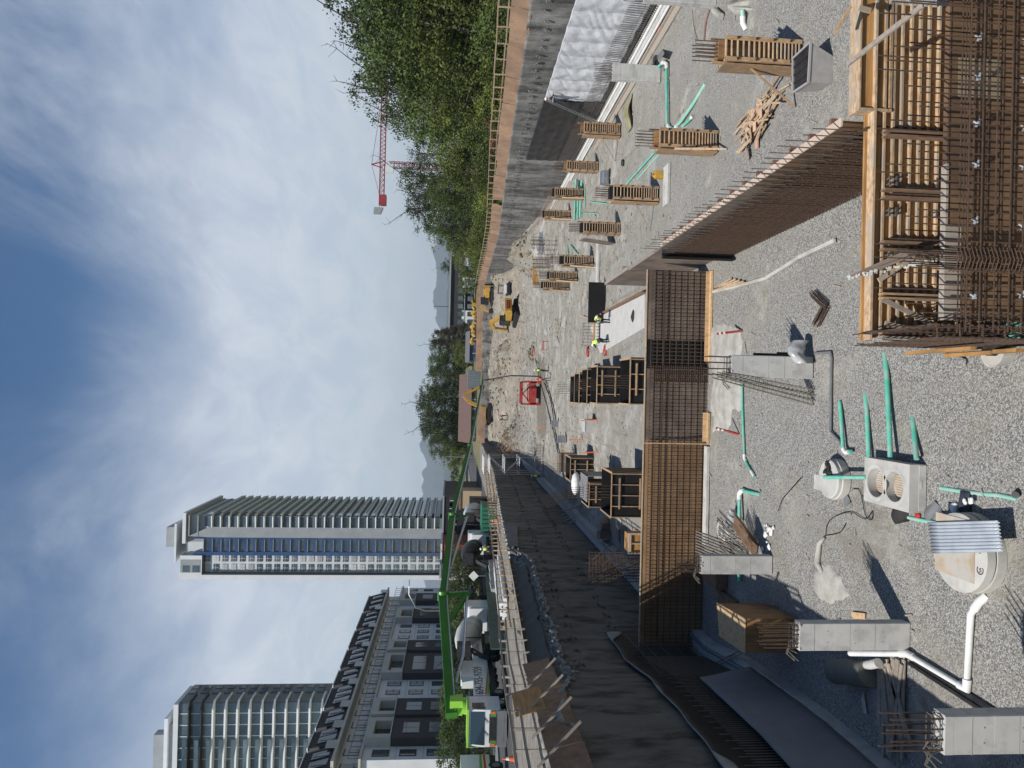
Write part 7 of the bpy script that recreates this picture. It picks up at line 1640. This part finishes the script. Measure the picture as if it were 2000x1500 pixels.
def make_tree(name,label,kind,h,r,leaf,lf,nclump,per,seed,cat='tree',trunk=.22,bare=0,base=.25,top=1.,clump=.9,bark=None,shape='round'):
    rnd=random.Random(seed); t=T(name,label,cat,(0,0,0)); tips=[]
    m=MB(); lean=Vector((rnd.uniform(-.06,.06)*h,rnd.uniform(-.06,.06)*h,0))
    def tp(f): return Vector((lean.x*f*f,lean.y*f*f,h*f*.92))
    if trunk>0:
        m.tube([tp(f)+Vector((rnd.uniform(-.1,.1),rnd.uniform(-.1,.1),0))*f for f in (0,.25,.5,.75,.95)],[trunk*(1.15-f*.95) for f in (0,.25,.5,.75,1)],8)
        nb=18 if h>6 else 8
        for i in range(nb):
            f=base+(.95-base)*(i+.5)/nb; a=i*2.4+rnd.random(); 
            if shape=='cone': L_=r*(1.05-f)*1.15; up=.1
            else: L_=r*math.sqrt(max(.08,1-((f-.55)/.55)**2)); up=.55
            s=tp(f*.9); e=s+Vector((math.cos(a)*L_,math.sin(a)*L_,L_*up*rnd.uniform(.6,1.3))); mid=s.lerp(e,.5)+Vector((rnd.uniform(-.2,.2),rnd.uniform(-.2,.2),-.1*L_))
            m.tube([s,mid,e],[trunk*.35*(1.1-f),trunk*.22*(1.1-f),.02],5); tips+=[(e,1.),(mid.lerp(e,.5),.9),(mid,.7)]
    for i in range(bare):
        a=rnd.uniform(0,6.3); f=rnd.uniform(.6,.95); s=tp(f); L_=rnd.uniform(.5,1.0)*r*1.0; 
        p=s; d=Vector((math.cos(a)*.5,math.sin(a)*.5,1.0)).normalized(); pts=[p]; rs=[.09]
        for k in range(5): p=p+(d+Vector((rnd.uniform(-.35,.35),rnd.uniform(-.35,.35),rnd.uniform(-.15,.3))))*L_*.33; pts.append(p); rs.append(.08-.014*k)
        m.tube(pts,rs,5)
        for k in range(2,6):
            for j in range(2): q=pts[k]+Vector((rnd.uniform(-1,1),rnd.uniform(-1,1),rnd.uniform(0,1)))*L_*.3; m.tube([pts[k],q],[.03,.012],4)
    if m.v: m.build('trunk',bark or BARK,t,local=True)
    cl=[]
    for i in range(nclump):
        if tips and rnd.random()<.7: e,wt=tips[rnd.randrange(len(tips))]; c=e+Vector((rnd.gauss(0,.35),rnd.gauss(0,.35),rnd.gauss(0,.3)))*clump
        else:
            f=rnd.uniform(base,top); a=rnd.uniform(0,6.3); rr=(r*math.sqrt(max(.03,1-((f-.5)/.55)**2)) if shape!='cone' else r*(1.05-f))*math.sqrt(rnd.random()); c=tp(f)+Vector((math.cos(a)*rr,math.sin(a)*rr,0))
        cl.append((c,rnd.uniform(.55,1.2)*clump))
    V_=[];F_=[]
    for c,cr in cl:
        for k in range(per):
            d=Vector((rnd.gauss(0,1),rnd.gauss(0,1),rnd.gauss(0,.75))); p=c+d*cr*.45; s=leaf*rnd.uniform(.6,1.3)
            a=Vector((rnd.gauss(0,1),rnd.gauss(0,1),rnd.gauss(0,1))).normalized(); b=a.cross(Vector((rnd.gauss(0,1),rnd.gauss(0,1),rnd.gauss(0,1)))).normalized()
            if b.length<.1: continue
            o=len(V_); V_+=[p-a*s*.5,p+b*s*.32,p+a*s*.5,p-b*s*.32]; F_.append((o,o+1,o+2,o+3))
    me=bpy.data.meshes.new('crown'); me.from_pydata(V_,[],F_); me.materials.append(LM[lf]); o=bpy.data.objects.new('crown',me); C.objects.link(o); o.parent=t
    return t
protos={
 'A':make_tree('broadleaf_tree','x',0,15,4.6,.30,'g',210,56,1,trunk=.3,base=.12,clump=1.25),
 'B':make_tree('broadleaf_tree','x',0,17,3.7,.28,'d',170,48,2,trunk=.3,base=.15,bare=2,clump=1.1,bark=BARKD),
 'C':make_tree('broadleaf_tree','x',0,16,3.4,.26,'d',105,38,3,trunk=.28,base=.2,bare=4,clump=.95,bark=BARKD),
 'D':make_tree('broadleaf_tree','x',0,12,4.2,.32,'y',150,54,4,trunk=.25,base=.1,clump=1.2),
 'E':make_tree('conifer_tree','x',0,14,3.6,.3,'b',190,50,5,trunk=.25,base=.1,clump=.8,bark=BARKD,shape='cone'),
 'S':make_tree('shrub','x',0,3.2,2.2,.24,'y',60,46,6,cat='shrub',trunk=.06,base=.05,clump=.85),
 'T':make_tree('shrub','x',0,3.0,2.2,.22,'g',60,46,7,cat='shrub',trunk=.06,base=.05,clump=.85),
 'R':make_tree('shrub','x',0,2.2,1.8,.22,'r',40,40,8,cat='shrub',trunk=.05,base=.05,clump=.7),
}
used=set()
def plant(k,x,y,label,s=1.,rz=None,group=None,z=None,sz=None):
    rnd=random.Random(int(x*13+y*7)); rz=rnd.uniform(0,6.28) if rz is None else rz; z=zs(y)-.15 if z is None else z
    sc_=(s,s,(sz or s))
    if k not in used: used.add(k); o=protos[k]; o.location=(x,y,z); o.rotation_euler=(0,0,rz); o.scale=sc_; o['label']=label; 
    else: o=inst(protos[k],(x,y,z),rz,label,sc_)
    o['group']=group if group else ('shrubs above the right wall' if k in 'STR' else 'trees around the site')
    return o
# tree positions chosen by bearing (photo column) and distance
def tp_(ypx,X): # point on bearing ypx at offset X
    d=ray(900,ypx); return X, X/d.x*d.y
rows=[
 ('A',20,31,1.0,1.02,'big green tree at the right edge of the picture, nearest to the shed'),
 ('C',-25,33,1.05,1.1,'half bare tree at the extreme right edge of the picture'),
 ('B',48,38,1.0,1.14,'tall dark tree with a bare top, second from the right edge'),
 ('A',85,30,.95,.92,'full green tree in front of the tall half bare ones'),
 ('C',112,37,1.05,1.12,'tall see through tree with a thin dead leader'),
 ('D',60,28,.9,.85,'yellow green tree low at the front of the grove'),
 ('B',150,35,.95,1.06,'dark tree with a crooked bare limb against the sky'),
 ('C',178,34,1.0,1.1,'tree whose dead branches reach left towards the crane jib'),
 ('A',200,31,.9,.84,'dense green tree just right of the crane'),
 ('B',235,38,1.0,1.02,'dark tree in front of the crane jib'),
 ('D',172,28,.8,.74,'pale green tree low in the middle of the grove'),
 ('D',262,33,.95,.92,'pale green tree at the right side of the crane mast'),
 ('C',300,37,1.0,.95,'thin tree partly hiding the crane mast'),
 ('B',345,36,1.05,1.06,'dark tree left of the crane mast'),
 ('C',385,34,1.0,1.04,'slim tree in front of the crane counterweight'),
 ('A',375,30,.85,.78,'round green tree below the crane counterweight'),
 ('B',415,33,1.05,1.02,'dark tree left of the crane counterweight'),
 ('A',440,36,1.0,1.05,'last broad tree at the left end of the grove'),
 ('D',466,33,.85,.82,'small round tree closing the grove on the left'),
 ('D',325,29,.8,.7,'bright low tree in front of the crane mast'),
]
for k,yp,X,s,sz,l in rows:
    sz*=(1.13 if 75<yp<260 else 1.06)*(.88+.16*((int(yp)*7)%10)/10);
    x,y=tp_(yp,X); plant(k,x,y,l,s,sz=sz)
random.seed(64); n=0
bl=[]
for i in range(46):
    y=38+i*2.75; x=RX+random.uniform(3.2,6.5); k='SSTTR'[random.randrange(5)] if i<16 else 'SSTST'[random.randrange(5)]
    if 8<=i<=13 and i%2==0: k='R'
    bl.append((k,x,y))
for i,(k,x,y) in enumerate(bl): plant(k,x,y,{'S':'yellow green shrub','T':'mid green shrub','R':'rusty brown shrub'}[k]+' on the bank right behind the post and rail fence',random.uniform(.8,1.15),group='%s shrubs behind the right fence'%{'S':'yellow green','T':'mid green','R':'rusty brown'}[k],sz=random.uniform(.7,1.15))
for (k,yp,Y,s,sz,l) in (
 ('D',500,175,.8,.62,'low green tree in front of the far apartment building, right side'),
 ('D',548,172,.7,.5,'low green tree in front of the far apartment building, left side'),
 ('B',520,235,.7,.75,'dark tree behind the roof of the far apartment building'),
 ('E',650,215,1.0,.95,'brown needled conifer left of the far apartment building'),
 ('E',672,225,1.05,1.05,'taller dark conifer right behind the blue house'),
 ('B',668,245,1.1,.98,'dark tree behind the conifers by the blue house'),
 ('D',690,205,.8,.6,'light green tree behind the blue house roof'),
 ('A',712,240,1.25,.98,'round tree at the right of the big clump behind the brown roofs'),
 ('A',745,232,1.25,1.0,'second round tree of the big clump behind the brown roofs'),
 ('B',778,236,1.45,1.1,'darker tree in the middle of the big clump behind the brown roofs'),
 ('A',812,234,1.4,1.15,'tall green tree of the big clump above the raised excavator boom'),
 ('B',840,230,1.3,1.0,'dark tree of the big clump left of the excavator boom'),
 ('A',862,225,1.1,.9,'green tree of the big clump crossed by the green boom'),
 ('D',886,222,1.0,.72,'lowest green tree at the left end of the big clump'),
 ):
    p=PY(900,yp,Y); q=1.1 if yp>=705 else 1.0; plant(k,p.x,Y,l,s*q,sz=sz*q)
for i,(x,y,s,sz) in enumerate(((-32,74,.75,.42),(-32.5,86,.8,.36),(-32,97,.85,.42),(-31.5,108,.9,.45),(-31,118,.9,.45),(-30.5,128,.9,.45),(-33,66,.6,.4))):
    plant('B' if i%2 else 'A',x,y,('leafy street tree left of the pump truck cab','dark street tree behind the boom turret','dark street tree behind the white mixer drum','street tree beside the curved lamp arm','street tree behind the diamond sign','furthest street tree by the brick building','street tree nearest the left picture edge')[i],s,sz=sz)
# far wooded skyline
m=MB(); rnd=random.Random(5); V_=[];F_=[]
for i in range(26000):
    x=rnd.uniform(-700,700); y=rnd.uniform(420,700); h=3+7*(.5+.5*noise.noise((x*.03,y*.01,1))); z=5.4+h*rnd.random()**.6; s=rnd.uniform(1.0,2.2)
    a=Vector((rnd.gauss(0,1),rnd.gauss(0,1),rnd.gauss(0,1))).normalized(); b=a.cross(Vector((0,0,1)) if abs(a.z)<.9 else Vector((1,0,0))).normalized(); p=Vector((x,y,z)); o=len(V_); V_+=[p-a*s,p+b*s*.7,p+a*s,p-b*s*.7]; F_.append((o,o+1,o+2,o+3))
me=bpy.data.meshes.new('far_woodland'); me.from_pydata(V_,[],F_); me.materials.append(LM['d']); o=bpy.data.objects.new('far_woodland',me); C.objects.link(o); tag(o,'low dark band of distant trees along the horizon','woodland',kind='stuff')
# grass on the bank
V_=[];F_=[]; rnd=random.Random(9)
for i in range(60000):
    y=25+140*rnd.random()**1.3; x=RX+.5+rnd.random()**1.2*14; z=zs(y)-.05; a=rnd.uniform(0,6.3); h=rnd.uniform(.15,.55); w_=.05+.0006*y; o=len(V_)
    V_+=[Vector((x-w_*math.cos(a),y-w_*math.sin(a),z)),Vector((x+w_*math.cos(a),y+w_*math.sin(a),z)),Vector((x+rnd.uniform(-.15,.15),y+rnd.uniform(-.15,.15),z+h))]; F_.append((o,o+1,o+2))
me=bpy.data.meshes.new('bank_grass'); me.from_pydata(V_,[],F_); me.materials.append(LM['y']); o=bpy.data.objects.new('bank_grass',me); C.objects.link(o); tag(o,'long grass on the bank above the sunlit right wall','grass',kind='stuff')
